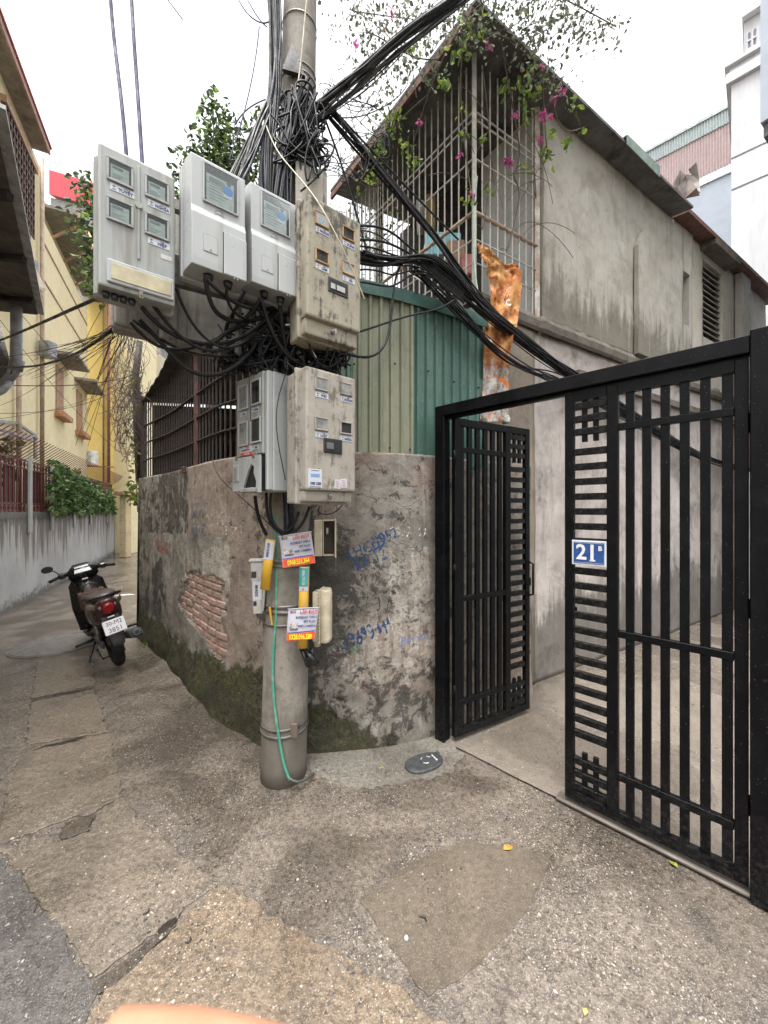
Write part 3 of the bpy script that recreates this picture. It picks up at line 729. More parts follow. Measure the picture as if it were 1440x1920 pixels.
# cage
M_bar = simple('cream_painted_bar', (.40, .39, .35), .6, dirt=(.27, .235, .19), dsc=18, dirtamt=.5)
M_pipe = simple('faded_handrail', (.38, .30, .22), .5, dirt=(.22, .12, .08), dsc=14, dirtamt=.8)
bc = PH(empty('balcony_cage'))
ZB = 3.70
vb = MB().cyl((0, 0, 0), (0, 0, 2.06), .0075, None, 6, False).mesh('bar'); vb.materials.append(M_bar)
def putbar(p, name='bar', me_=vb):
    o = bpy.data.objects.new(name, me_); COL.objects.link(o); o.location = (p.x, p.y, ZB); o.parent = bc
LF = 2.15
for k in range(1, 25): putbar(CORNER + LD * (LF * k / 24))
uRF = (WP.w(uE, 0, 0).to_2d() - CORNER).length
for k in range(1, 9): putbar(CORNER + WD * (uRF * k / 9))
# finer grating on the far left of the cage
vf = MB().cyl((0, 0, 0), (0, 0, 2.06), .0042, None, 5, False).mesh('bar'); vf.materials.append(simple('pale_thin_bar', (.50, .49, .46), .6))
for k in range(22): putbar(CORNER + LD * (LF * .66 + LF * .34 * k / 21) + WD * .02, 'bar', vf)
for z in (3.95, 4.16, 4.88, 5.30):
    for pa, pb, nm in ((CORNER, CORNER + LD * LF, 'rail'), (CORNER, CORNER + WD * uRF, 'rail')):
        MB().cyl((*pa[:], z), (*pb[:], z), .008, None, 6).build('rail', M_bar, bc)
        if z == 5.30: MB().cyl((*pa[:], z - .07), (*pb[:], z - .07), .008, None, 6).build('rail', M_bar, bc)
for pa, pb in ((CORNER, CORNER + LD * LF), (CORNER, CORNER + WD * uRF)):
    MB().cyl((*(pa + WD * 0)[:], 4.40), (*pb[:], 4.40), .018, None, 10).build('handrail', M_pipe, bc)
MB().beam((*CORNER[:], 3.55), (*CORNER[:], ROOFZ), .035, .035).build('corner_post', M_bar, bc)
pe = CORNER + WD * (uRF - .03); MB().beam((*pe[:], 3.60), (*pe[:], ROOFZ), .03, .05).build('corner_post', simple('rusty_white_post', (.44, .42, .39), .6, dirt=(.26, .16, .10), dsc=7, dirtamt=.8), bc)
# diagonal braces
for a_, b_ in (((.0, 3.72), (.55, 4.3)), ((.25, 3.72), (.9, 4.3))):
    pa, pb = CORNER + LD * a_[0], CORNER + LD * b_[0]; MB().cyl((*pa[:], b_[1] if False else a_[1]), (*pb[:], b_[1]), .007, None, 6).build('brace', M_bar, bc)
# things kept on the balcony
def clutter(name, px0, py0, px1, py1, Y, mat, label, cat, depth=.2, seed=0, tilt=.0):
    a, c = P(px0, py1, Y), P(px1, py0, Y)
    b = MB().box((a.x, Y, a.z), (c.x, Y + depth, c.z), .01)
    for v in b.bm.verts: v.co += Vector((fbm(v.co, 3 + seed, 2), fbm(v.co + Vector((9, 0, 0)), 3, 2), fbm(v.co + Vector((0, 9, 0)), 3, 2))) * .03
    return tag(b.build(name, mat), label, cat)
clutter('plastic_sheet', 800, 432, 868, 476, 4.0, simple('cyan_plastic', (.20, .50, .58), .35), 'crumpled pale cyan plastic sheet stored inside the balcony cage', 'plastic sheet', .25, 1)
clutter('cardboard_box', 838, 448, 872, 490, 3.86, simple('brown_cardboard', (.30, .18, .11), .85), 'brown cardboard box standing in the balcony cage beside the cyan sheet', 'box', .22, 2)
clutter('plastic_crate', 868, 478, 892, 512, 3.72, simple('dull_red_plastic', (.35, .11, .10), .5), 'dull red plastic crate low in the balcony corner', 'crate', .15, 3)
clutter('storage_jar', 797, 360, 818, 430, 4.5, simple('ochre_glazed', (.30, .22, .09), .4), 'tall ochre jar standing at the back of the balcony', 'jar', .12, 4)
clutter('white_sack', 783, 372, 797, 425, 4.6, simple('white_woven_sack', (.55, .55, .53), .8), 'white sack leaning in the back of the balcony', 'sack', .14, 5)
# ------------------------------------------------------------------ black steel gate
def black_paint():
    s = N('black_gate_paint'); n = s.noise(9, 6, .65); n2 = s.noise(45, 4, .7)
    col = s.mix(s.ramp(n, .4, .7), (.0025, .0025, .003), (.0045, .0045, .005))
    d = s.math('MULTIPLY', s.ramp(s.z(), .55, .0), s.ramp(n2, .42, .66)); col = s.mix(s.math('MULTIPLY', d, .5), col, (.04, .038, .035))
    col = s.mix(s.math('MULTIPLY', s.ramp(s.noise(140, 2, .5), .70, .74), .5), col, (.16, .16, .16))
    col = s.mix(s.math('MULTIPLY', s.ramp(s.noise(17, 6, .7), .66, .72), .6), col, (.030, .016, .010))
    return s.fin(col, s.ramp(n, .3, .7, .34, .55), 0, s.bump(n2, .10, .004), .12)
M_gate = black_paint()
GP = Plane(gA[:2], gd[:2]); GANG = math.atan2(gd.y, gd.x)
GTOP = 2.53
gate = empty('black_gate', gA, GANG); tag(gate, 'black painted steel double gate, its left leaf standing open', 'gate')
uL = 0.0; uRp = GP.u(1404)
MB().box((-.055, -.04, 0), (.03, .04, GTOP - .08), .004).build('post', M_gate, gate)
MB().box((uRp + .004, -.045, 0), (uRp + .125, .045, GTOP + .02), .004).build('post', M_gate, gate)
MB().box((-.055, -.042, GTOP - .08), (uRp + .004, .042, GTOP), .004).build('top_rail', M_gate, gate)
MB().box((.03, -.012, GTOP - .10), (uRp, .03, GTOP - .082), .002).build('rail_stop', M_gate, gate)
f1, f2, f3 = GP.u(1061), GP.u(1139), GP.u(1160)
LL = uRp - f1; st = .048
slat0, slat1, stile1 = LL - st, uRp - f2, uRp - f3           # distances from the hinge
barx = [uRp - (GP.u(a) + GP.u(c)) / 2 for a, c in ((1174.7, 1188.6), (1206, 1220), (1239, 1256), (1275, 1293), (1314, 1331.6), (1355, 1373))]
LTOP, LBOT = 2.435, .045
def gate_leaf(root, plate_gap=False):
    b = MB(); T = .02
    for x0, x1 in ((0, st), (stile1, slat1), (LL - st, LL)): b.box((x0, -T, LBOT), (x1, T, LTOP), .003)
    for z0, z1 in ((LBOT + .001, LBOT + .055), (LTOP - .055, LTOP - .001)):
        for x0, x1 in ((st, stile1), (slat1, LL - st)): b.box((x0 + .0005, -T + .001, z0), (x1 - .0005, T - .001, z1))
    leaf = b.build('leaf', M_gate, root)
    for x in barx: MB().box((x - .0195, -.012, LBOT + .05), (x + .0195, .012, LTOP - .05), .002).build('bar', M_gate, leaf)
    for z in (.29, 1.07, 2.20): MB().box((st + .001, -.016, z - .019), (stile1 - .001, .016, z + .019), .002).build('cross_rail', M_gate, leaf)
    z = .44
    ss = MB().box((slat1 + .001, -.014, -.0195), (LL - st - .001, .014, .0195), .002).mesh('slat'); ss.materials.append(M_gate)
    while z < 2.14:
        if not (plate_gap and 1.43 < z < 1.56):
            o = bpy.data.objects.new('slat', ss); COL.objects.link(o); o.parent = leaf; o.location = (0, 0, z)
        z += .0865
    for z0 in (.13, 2.20):
        for k in range(3):
            o = bpy.data.objects.new('slat', ss); COL.objects.link(o); o.parent = leaf; o.location = (0, 0, z0 + .075 * k)
        for x in (lerp(slat1, LL - st, .33), lerp(slat1, LL - st, .67)):
            MB().box((x - .014, -.010, z0 - .06), (x + .014, .010, z0 + .21), .002).build('lattice_bar', M_gate, leaf)
    # pull handle and bolt at the free end
    h = MB().tube([(LL - .01, -.02, 1.02), (LL - .01, -.06, 1.03), (LL - .01, -.06, 1.29), (LL - .01, -.02, 1.30)], .009, 8); h.build('handle', M_gate, leaf)
    MB().box((LL - .055, -.03, 1.10), (LL + .004, -.02, 1.17), .003).build('lock_plate', M_gate, leaf)
    for z in (.35, 1.25, 2.1): MB().cyl((-.006, -.022, z), (-.006, -.022, z + .09), .011, None, 8).build('hinge', M_gate, leaf)
    return leaf
# right leaf, closed: local x runs from the hinge on the right post to the left
lr = gate_leaf(gate, True); lr.location = (uRp, 0, 0); lr.rotation_euler = (0, 0, R(180)); lr['label'] = 'closed right gate leaf'
hp0, hp1 = P(850, 1383, 2.877), P(990, 1328, 3.30)
ang = math.atan2(hp1.y - hp0.y, hp1.x - hp0.x)
ll = gate_leaf(gate); ll.matrix_parent_inverse = gate.matrix_basis.inverted(); ll.location = (hp0.x, hp0.y, 0); ll.rotation_euler = (0, 0, ang); ll.scale = ((hp1 - hp0).to_2d().length / LL, 1, 1); ll['label'] = 'open left gate leaf'
# ground rail under the closed leaf
M_kerb = simple('wet_dark_concrete_edge', (.10, .085, .07), .5)
MB().box((f1 - .05, -.03, .002), (uRp + .2, .045, .022), .006).build('threshold', M_kerb, gate)
# number plate
def enamel(name, c, rough=.3, **k): return simple(name, c, rough, var=.12, sc=14, bump=.04, **k)
M_blue = enamel('blue_enamel', (.012, .055, .20), .35, dirt=(.10, .18, .40), dsc=9, dirtamt=.25); M_pw = simple('white_enamel', (.50, .52, .55), .35, var=.08, dirt=(.45, .47, .5), dsc=12, dirtamt=.4)
pu0, pu1 = GP.u(1075.5), GP.u(1139.5); pz0, pz1 = 1.43, 1.572
plate = empty('house_number_plate', GP.w(pu0, pz0, .026), GANG + R(.8)); tag(plate, 'blue enamel house number plate reading 21B on the closed black gate leaf', 'number plate')
pw_ = pu1 - pu0
MB().box((0, -.003, 0), (pw_, .001, pz1 - pz0), .0015).build('backing', M_pw, plate)
MB().box((.010, -.005, .010), (pw_ - .010, -.0032, pz1 - pz0 - .010), .0012).build('face', M_blue, plate)
for a, c in (((.015, .0145), (pw_ - .015, .0155)), ((.015, pz1 - pz0 - .0155), (pw_ - .015, pz1 - pz0 - .0145))): MB().box((a[0], -.0057, a[1]), (c[0], -.005, c[1] + .0006)).build('border_line', M_pw, plate)
M_white = simple('white_lettering', (.58, .58, .58), .45, var=.05)
text('2', .122, M_white, plate, (pw_ * .285, -.0062, (pz1 - pz0) * .50), sx=.95, bold=.0026)
text('1', .122, M_white, plate, (pw_ * .60, -.0062, (pz1 - pz0) * .50), sx=.95, bold=.0026); MB().box((pw_ * .535, -.0068, .0255), (pw_ * .695, -.0056, .0345)).build('numeral_foot', M_white, plate)
text('B', .036, M_white, plate, (pw_ * .83, -.0062, (pz1 - pz0) * .70), bold=.0012)

# ------------------------------------------------------------------ utility pole
def pole_mat():
    s = N('pole_concrete'); n1 = s.noise(3, 7, .6, co=s.map((3, 3, .5))); n2 = s.noise(22, 7, .7); n3 = s.noise(90, 3)
    col = s.mix(s.ramp(n1, .35, .65), (.19, .172, .148), (.27, .245, .21)); col = s.mix(s.math('MULTIPLY', s.ramp(n2, .48, .72), .6), col, (.12, .108, .09))
    g1 = s.noise(5, 6, .65, dist=.5); col = s.mix(s.math('MULTIPLY', s.ramp(g1, .47, .66), .6), col, (.48, .46, .42), 'MULTIPLY')
    e = s.math('ADD', s.math('SUBTRACT', .42, s.z()), s.math('MULTIPLY', s.math('SUBTRACT', n1, .5), .8)); col = s.mix(s.math('MULTIPLY', s.ramp(e, -.02, .12), .7), col, (.105, .092, .075))
    col = s.mix(s.math('MULTIPLY', s.ramp(n3, .62, .7), .6), col, (.06, .055, .048))
    return s.fin(col, .75, 0, s.bump(s.math('ADD', n2, n3), .22, .006), .35)
M_pole = pole_mat()
PB = Vector((-.666, 2.55, 0)); PT = Vector((-.556, 2.55, 5.13))
def pole_c(z): return PB.lerp(PT, z / 5.13)
def pole_r(z): return lerp(.150, .107, z / 5.13)
pole = empty('utility_pole', PB); tag(pole, 'round concrete utility pole hung with meter boxes, straps and cables', 'utility pole')
b = MB(); rings = []
for k in range(60):
    z = -.05 + 9.0 * k / 59; c = pole_c(z); r = pole_r(z)
    rings.append([(c.x + math.cos(t * math.tau / 32) * (r + .0025 * fbm((math.cos(t * math.tau / 32), math.sin(t * math.tau / 32), z), 3, 3)), c.y + math.sin(t * math.tau / 32) * r, z) for t in range(32)])
b.loft(rings); adopt(b.build('shaft', M_pole), pole)
M_strap = simple('grey_steel_strap', (.17, .16, .15), .5, .5, dirt=(.10, .06, .04), dsc=20)
def strap(z, h=.016, off=.004, tilt=0.0, name='strap'):
    b = MB(); c = pole_c(z); r = pole_r(z) + off; n = 36; vo = []
    for k in range(n):
        t = math.tau * k / n; dz = tilt * math.sin(t + .6)
        vo.append([b.bm.verts.new((c.x + math.cos(t) * (r + e), c.y + math.sin(t) * (r + e), z + q + dz)) for e, q in ((0, -h/2), (.003, -h/2), (.003, h/2), (0, h/2))])
    for k in range(n):
        a, d = vo[k], vo[(k+1) % n]
        for i in range(4): f = b.bm.faces.new((a[i], a[(i+1) % 4], d[(i+1) % 4], d[i])); f.smooth = True
    adopt(b.build(name, M_strap), pole)
for y, h, t in ((1052, .022, .004), (1064, .014, -.006), (1137, .022, .006), (1150, .022, -.004), (1172, .016, .003), (1366, .018, .010), (1380, .018, .006), (720, .02, 0), (560, .03, 0), (610, .03, .01)): strap(CAMZ - (y - CY) / FPX * 2.42, h, .004, t)
for y in (25, 120, 135): strap(CAMZ - (y - CY) / FPX * 2.46, .010, .003, .004)
# dark triangular bracket and bolt hole high on the shaft, cast number plate low down
M_cable = simple('black_cable_jacket', (.008, .008, .009), .5, var=.3, bump=.1, spec=.25, dirt=(.035, .033, .03), dsc=6, dirtamt=.25)
M_steel = simple('galvanised_steel', (.30, .30, .29), .45, .6, dirt=(.16, .13, .10), dsc=10)
c = pole_c(4.75); adopt(MB().prism([(c.x - .07, c.y - .125, 4.50), (c.x + .07, c.y - .125, 4.46), (c.x - .01, c.y - .125, 4.66)], (0, -.03, 0)).build('bracket', simple('black_bracket', (.02, .02, .02), .5)), pole)
c = pole_c(.35); adopt(MB().box((c.x + .07, c.y - .137, .31), (c.x + .115, c.y - .118, .40), .003).build('cast_plate', simple('brown_plate', (.10, .08, .065), .7)), pole)
# ------------------------------------------------------------------ electricity meter boxes
M_grp = simple('grey_grp_box', (.285, .30, .288), .45, var=.07, sc=5, dirt=(.19, .185, .16), dsc=2.6, dirtamt=.55, streak=True, bump=.05)
M_grpw = simple('white_grp_box', (.35, .365, .365), .40, var=.05, sc=5, dirt=(.26, .26, .245), dsc=2.0, dirtamt=.22, streak=True, bump=.04)
def mould_box(name, base, dark, amt):
    s = N(name); n1 = s.noise(3.5, 8, .65, dist=.5); n2 = s.noise(13, 8, .7); st = s.noise(4, 8, .68, co=s.map((5, 5, .9)), dist=.4); n3 = s.noise(70, 4, .7)
    col = s.mix(s.ramp(n1, .35, .65), base, tuple(Vector(base) * .78)); col = s.mix(s.math('MULTIPLY', s.ramp(n2, .45, .7), .35), col, tuple(Vector(base) * .6))
    up = s.ramp(s.z(), .30, .62); e = s.math('ADD', s.math('ADD', s.math('MULTIPLY', s.math('SUBTRACT', s.math('ADD', st, n2), 1.0), .85), .5), s.math('MULTIPLY', up, amt))
    col = s.mix(s.math('MULTIPLY', s.ramp(e, .52, .70), .85), col, dark); col = s.mix(s.math('MULTIPLY', s.ramp(n3, .58, .72), .35), col, dark)
    return s.fin(col, .6, 0, s.bump(n2, .12, .006), .4)
M_old4 = mould_box('mouldy_cream_box', (.31, .28, .215), (.022, .018, .013), .14)
M_old6 = mould_box('dusty_cream_box', (.345, .32, .272), (.10, .083, .062), .05)
M_bdark = simple('painted_recess_shade', (.012, .012, .013), .7); M_card = simple('meter_face', (.33, .36, .355), .5, var=.12, sc=25, dirt=(.26, .28, .28), dsc=30)
M_gask = simple('black_plastic', (.018, .018, .018), .45); M_amber = simple('amber_gasket', (.34, .20, .085), .6, dirt=(.18, .11, .06), dsc=15)
M_labw = simple('white_label', (.48, .50, .54), .5, var=.06); M_labt = simple('navy_print', (.035, .05, .16), .6, var=.1); M_bluep = simple('blue_seal', (.015, .14, .45), .4); M_redp = simple('red_print', (.55, .05, .05), .5, var=.1); M_redt = simple('red_lettering', (.62, .09, .09), .5)
M_lid = simple('sun_yellowed_window', (.40, .36, .235), .45, dirt=(.30, .27, .18), dsc=6)
M_led = simple('red_indicator', (.6, .05, .03), .4)
def glass():
    s = N('window_pane'); s.t.nodes.remove(s.b)
    g = s.n('ShaderNodeBsdfGlossy'); g.inputs['Roughness'].default_value = .05; t = s.n('ShaderNodeBsdfTransparent'); t.inputs[0].default_value = (.93, .96, .95, 1)
    m = s.n('ShaderNodeMixShader'); fr = s.n('ShaderNodeFresnel'); fr.inputs[0].default_value = 1.45; ad = s.math('MULTIPLY', fr.outputs[0], .45)
    s.l(ad, m.inputs[0]); s.l(t.outputs[0], m.inputs[1]); s.l(g.outputs[0], m.inputs[2]); s.l(m.outputs[0], s.out.inputs[0]); return s.m
M_glass = glass()
M_dust = simple('dusty_pane', (.17, .175, .17), .35, var=.3, sc=20, dirt=(.30, .29, .26), dsc=9)
BOXES = []
def thing_box(name, tl, Y, yaw, H, label, roll=0.0, pitch=0.0):
    p = P(*tl, Y); rot = (R(pitch), R(roll), R(yaw)); M = Matrix.Translation(p) @ __import__('mathutils').Euler(rot).to_matrix().to_4x4()
    o = empty(name, M @ Vector((0, 0, -H)), rot=rot); tag(o, label, 'meter box', 'electricity meter boxes on the pole'); BOXES.append(o); return o
def window(root, x0, x1, z0, z1, y, frame, fmat, style, seed=0):
    """dark plate painted as a shaded recess, meter, pane and frame proud of the face at local y"""
    b = MB(); t = frame
    for a, c in (((x0, z0), (x1, z0 + t)), ((x0, z1 - t), (x1, z1)), ((x0, z0 + t), (x0 + t, z1 - t)), ((x1 - t, z0 + t), (x1, z1 - t))): b.box((a[0], y - .010, a[1]), (c[0], y, c[1]), .0015)
    wf = b.build('window', fmat, root)
    MB().box((x0 + t, y - .0022, z0 + t), (x1 - t, y - .0002, z1 - t)).build('opening', M_bdark, wf)  # near-black plate on the face, painted in place of a shaded recess
    W, H = x1 - x0 - 2 * t, z1 - z0 - 2 * t
    if style in ('meter', 'meter3'):
        MB().box((x0 + t + W * .06, y - .0042, z0 + t + H * .03), (x1 - t - W * .10, y - .0024, z1 - t - H * .22)).build('meter', M_card, wf)
        MB().box((x0 + t + W * .14, y - .0050, z1 - t - H * .42), (x0 + t + W * .62, y - .0043, z1 - t - H * .28)).build('display', simple('meter_display', (.11, .13, .125), .4), wf)
        for k in range(3 if style == 'meter' else 5):
            zz = z0 + t + H * (.12 + .085 * k); MB().box((x0 + t + W * .14, y - .0048, zz), (x0 + t + W * (.5 + .1 * ((k + seed) % 3)), y - .0043, zz + H * .025)).build('print_line', simple('meter_print', (.16, .18, .19), .6), wf)
        if style == 'meter3':
            b = MB(); b.cyl((x1 - t - W * .28, y - .006, z1 - t - H * .47), (x1 - t - W * .28, y - .0045, z1 - t - H * .47), W * .15, None, 18); b.build('blue_seal', M_bluep, wf)
            MB().cyl((x1 - t - W * .26, y - .0055, z1 - t - H * .25), (x1 - t - W * .26, y - .0043, z1 - t - H * .25), W * .07, None, 14).build('knob', M_gask, wf)
            MB().box((x0 + t + W * .04, y - .0046, z1 - t - H * .47), (x1 - t - W * .4, y - .0042, z1 - t - H * .455)).build('print_line', M_gask, wf)
            MB().cyl((x0 + t + W * .28, y - .0056, z0 + t + H * .40), (x0 + t + W * .28, y - .0044, z0 + t + H * .40), .0035, None, 8).build('lamp', M_led, wf)
            MB().box((x1 - t - W * .42, y - .0055, z0 + t + H * .33), (x1 - t - W * .16, y - .0044, z0 + t + H * .42)).build('button_row', M_labw, wf)
    if style == 'dust': MB().box((x0 + t, y - .007, z0 + t), (x1 - t, y - .006, z1 - t)).build('pane', M_dust, wf)
    elif style != 'open': MB().box((x0 + t, y - .0085, z0 + t), (x1 - t, y - .0075, z1 - t)).build('pane', M_glass, wf)
    return wf
def name_label(root, x0, x1, z0, z1, y, body, rotz=0.0):
    c = MB().box((x0, y - .0022, z0), (x1, y - .0004, z1)).build('name_label', M_labw, root)
    h = z1 - z0; w_ = x1 - x0
    text(body, h * .62, M_labt, c, (x0 + w_ * .64, y - .0030, z0 + h * .40), sx=min(1.0, .62 * w_ / (len(body) * h * .40)), bold=.0006)
    text('+', h * .75, M_labt, c, (x0 + w_ * .16, y - .0030, z0 + h * .62)); MB().box((x0 + w_ * .09, y - .0030, z0 + h * .20), (x0 + w_ * .23, y - .0023, z0 + h * .30)).build('emblem_line', M_labt, c)
    MB().box((x0 + w_ * .55, y - .0030, z1 - h * .20), (x0 + w_ * .73, y - .0023, z1 - h * .11)).build('small_print', M_labt, c)
    return c
# --- box 1: four windows, names Tuyet Nghia Hiep, yellowed lower window
H1, W1 = .605, .290
o = thing_box('meter_box', (184, 263), 1.62, 39, H1, 'grey four-window meter box labelled TUYẾT with a yellowed lower window, leftmost', roll=0)
MB().box((0, 0, 0), (W1, .10, H1), .010, seg=2).build('door', M_grp, o); MB().box((-.012, .085, -.012), (W1 + .012, .15, H1 + .006), .012).build('body', M_grp, o)
MB().box((W1 * .478, -.006, .16), (W1 * .522, .004, H1 - .03), .003).build('rib', M_grp, o)
MB().cyl((W1 * .5, -.010, H1 * .66), (W1 * .5, 0, H1 * .66), .014, None, 14).build('emblem', M_grp, o)
for k, (xa, zc) in enumerate(((.14, .835), (.62, .835), (.14, .555), (.62, .555))):
    x0 = W1 * xa - .012; z = H1 * zc
    window(o, x0, x0 + W1 * .335, z - .048, z + .052, 0, .009, M_grp, 'meter', k)
for body, xa, zc in (('TUYẾT', .14, .835), ('NGHĨA', .62, .835), ('HIỆP', .62, .555)): name_label(o, W1 * xa + .0, W1 * xa + .088, H1 * zc - .085, H1 * zc - .056, 0, body)
MB().box((W1 * .80, -.0015, H1 * .335), (W1 * .95, -.0003, H1 * .37)).build('peeled_label', simple('label_residue', (.50, .49, .44), .7), o)
wl_ = MB().box((W1 * .10, -.012, .02), (W1 * .98, 0, .118), .004).build('lower_window', M_grpw, o); MB().box((W1 * .15, -.016, .034), (W1 * .94, -.012, .103), .002).build('pane', M_lid, wl_)
MB().box((W1 * .50, -.016, -.016), (W1 * .56, -.012, .018), .002).build('hasp', M_steel, o); MB().cyl((W1 * .53, -.0175, -.004), (W1 * .53, -.0155, -.004), .004, None, 8).build('hasp_hole', M_gask, o)
for k in range(4): MB().cyl((W1 * (.1 + .11 * k), .05, -.028), (W1 * (.1 + .11 * k), .05, -.005), .012, .016, 8).build('cable_gland', M_gask, o)
# --- boxes 2 and 3: one large window, bulging lower half with a flap
def big_box(tl, Y, yaw, label):
    H, W, D = .518, .246, .115
    o = thing_box('meter_box', tl, Y, yaw, H, label)
    rings = []
    prof = [(0, -.012), (.035, -.014), (.24, -.014), (.275, .0), (H - .008, .0), (H, .008)]
    b = MB(); rings = [[(0, y, z), (W, y, z), (W + .006, D * .6, z), (W + .006, D, z), (-.012, D, z), (-.012, D * .6, z)] for z, y in prof]; b.loft(rings, smooth=False)
    bmesh.ops.bevel(b.bm, geom=b.bm.edges[:], offset=.004, segments=2, affect='EDGES', profile=.6)
    b.build('body', M_grpw, o)
    MB().box((-.018, D, -.012), (W + .012, D + .045, H + .004), .006).build('back_half', M_grpw, o)
    window(o, W * .20, W * .86, H * .60, H * .955, 0.0, .007, M_grpw, 'meter3')
    b = MB(); b.tube([(W * .5 + .020 * math.cos(t * math.tau / 16), -.001, H * .545 + .020 * math.sin(t * math.tau / 16)) for t in range(16)], .0016, 4, True); b.box((W * .5 - .016, -.002, H * .543), (W * .5 + .016, .001, H * .547)); b.build('moulded_emblem', M_grpw, o)
    b = MB(); b.tube([(W * .5 + .022 * math.cos(t * math.tau / 16), -.007, H * .50 - .03 + .020 * math.sin(t * math.tau / 16)) for t in range(16)], .0016, 4, True)
    for k in (-1, 0, 1): b.box((W * .5 - .018, -.012, H * .44 + k * .010 - .001), (W * .5 + .018, -.004, H * .44 + k * .010 + .001))
    b.build('moulded_emblem', M_grpw, o)
    MB().box((W * .20, -.0165, .075), (W * .46, -.014, .155), .002).build('cover_plate', M_grpw, o); MB().cyl((W * .33, -.020, .088), (W * .33, -.016, .088), .004, None, 8).build('screw', M_steel, o)
    MB().box((W * .555, -.0148, .005), (W * .998, -.012, .198)).build('flap_gap', M_gask, o)
    MB().box((W * .565, -.026, -.004), (W * 1.0, -.0150, .195), .004).build('flap', M_grpw, o)
    for xx in (.76, .82): MB().cyl((W * xx, -.020, -.014), (W * xx, -.020, .002), .004, None, 8).build('latch_pin', M_steel, o)
    for xx in (.35, .72): MB().cyl((W * xx, .045, -.03), (W * xx, .045, .005), .016, .024, 12).build('cable_gland', M_gask, o)
    return o
big_box((358, 281), 1.75, 39, 'clean white meter box with one large window, left one of the twins')
big_box((470.6, 338), 1.95, 39, 'clean white meter box with one large window, right one of the twins')
# --- boxes 4 and 6: old cream boxes with rounded cover, skirt and lock
def old_box(tl, Y, yaw, H, W, D, mat, label, names, wins, wmat, skirt, skew=1.0):
    o = thing_box('meter_box', tl, Y, yaw, H, label)
    b = MB(); b.box((0, 0, 0), (W, D, H), .012, seg=2); b.build('cover', mat, o)
    b = MB(); b.box((.006, .028, -skirt), (W - .006, D, .002), .010, seg=2); b.build('skirt', mat, o)
    b = MB(); b.box((-.016, D - .03, -skirt - .014), (W + .016, D - .008, H + .010), .008, seg=2); b.build('rim', mat, o)
    MB().box((-.004, D - .01, -skirt - .01), (W + .006, D + .10, H - .005), .012, seg=2).build('back_box', mat, o)
    for k, ((xa, zc), style) in enumerate(wins):
        window(o, W * xa, W * xa + .082, H * zc - .034, H * zc + .036, 0, .007, wmat, style, k)
    for body, (xa, zc) in names: name_label(o, W * xa + .005, W * xa + .085, H * zc - .072, H * zc - .044, 0, body)
    b = MB().cyl((W * .5, .026, -skirt * .45), (W * .5, .006, -skirt * .45), .012, None, 12); b.cyl((W * .5, .008, -skirt * .45), (W * .5, -.006, -skirt * .45), .007, None, 10); b.box((W * .5 - .003, -.008, -skirt * .45 - .018), (W * .5 + .003, .0, -skirt * .45 + .012)); b.build('lock', M_steel, o)
    return o
o4 = old_box((575, 361), 2.0, 38.5, .633, .343, .10, M_old4, 'mould-streaked cream meter box with amber-framed windows, upper right',
    [('PHƯƠNG', (.14, .835)), ('DUNG', (.63, .835)), ('LÂM', (.14, .525)), ('HÀ', (.63, .525))],
    [((.14, .835), 'glass'), ((.63, .835), 'open'), ((.14, .525), 'open'), ((.63, .525), 'dust')], M_amber, .085)
b = MB(); b.box((.125, -.006, .165), (.255, .0, .245), .003); b.build('switch_frame', M_gask, o4)
MB().box((.135, -.0075, .178), (.245, -.0061, .236)).build('dark_switch_plate', M_bdark, o4)  # near-black plate painted as the shaded inside of the switch frame
for x in (.140, .178): MB().box((x, -.011, .183), (x + (.028 if x < .15 else .052), -.0077, .212), .001).build('switch', simple('grey_breaker', (.45, .45, .43), .5), o4)
for k in range(2): text(('H-5', 'O')[k], .024, simple('faint_orange_print', (.42, .21, .10), .7), o4, (.055 + .05 * k, -.0012, .262 - .01 * k))
o6 = old_box((573.6, 684.4), 2.0, 41, .650, .322, .11, M_old6, 'dusty cream meter box labelled LUẬT and NGỌC, lower right',
    [('PHÚ', (.16, .875)), ('HƯỜNG', (.66, .885)), ('LUẬT', (.16, .545)), ('NGỌC', (.66, .545))],
    [((.16, .875), 'dust'), ((.66, .885), 'dust'), ((.16, .545), 'dust'), ((.66, .545), 'open')], M_old6, .06)
b = MB(); b.box((.105, -.008, .205), (.225, .0, .285), .003); b.build('switch_frame', M_gask, o6)
MB().box((.115, -.0095, .215), (.215, -.0081, .275)).build('dark_switch_plate', M_bdark, o6); MB().box((.12, -.012, .225), (.165, -.0097, .262), .002).build('switch', simple('dark_grey_breaker', (.11, .11, .11), .5), o6)
c = MB().box((.012, -.003, .012), (.095, -.0005, .112)).build('notice', M_labw, o6)
for k, (zz, hh, wd) in enumerate(((.102, .003, .05), (.082, .004, .06), (.075, .004, .05), (.070, .003, .055), (.016, .003, .07))): MB().box((.0535 - wd / 2, -.0038, zz), (.0535 + wd / 2, -.0031, zz + hh)).build('print_line', simple('blue_print', (.07, .22, .50), .6) if 0 < k < 4 else M_labt, c)
text('1900 1200', .021, M_labt, c, (.055, -.0040, .035), sx=.75, bold=.0006)
for x, zz, r_ in ((.175, .015, 6), (.222, .018, -5)):
    q = MB().box((0, -.003, 0), (.040, -.0005, .05)).build('torn_sticker', M_labw, o6); q.location = (x, 0, zz); q.rotation_euler = (0, R(r_), 0)
    for k in range(4): MB().box((.006, -.0038, .008 + .010 * k), (.030 - .004 * (k % 2), -.0031, .012 + .010 * k)).build('print_line', simple('faded_red_print', (.50, .22, .22), .6), q)
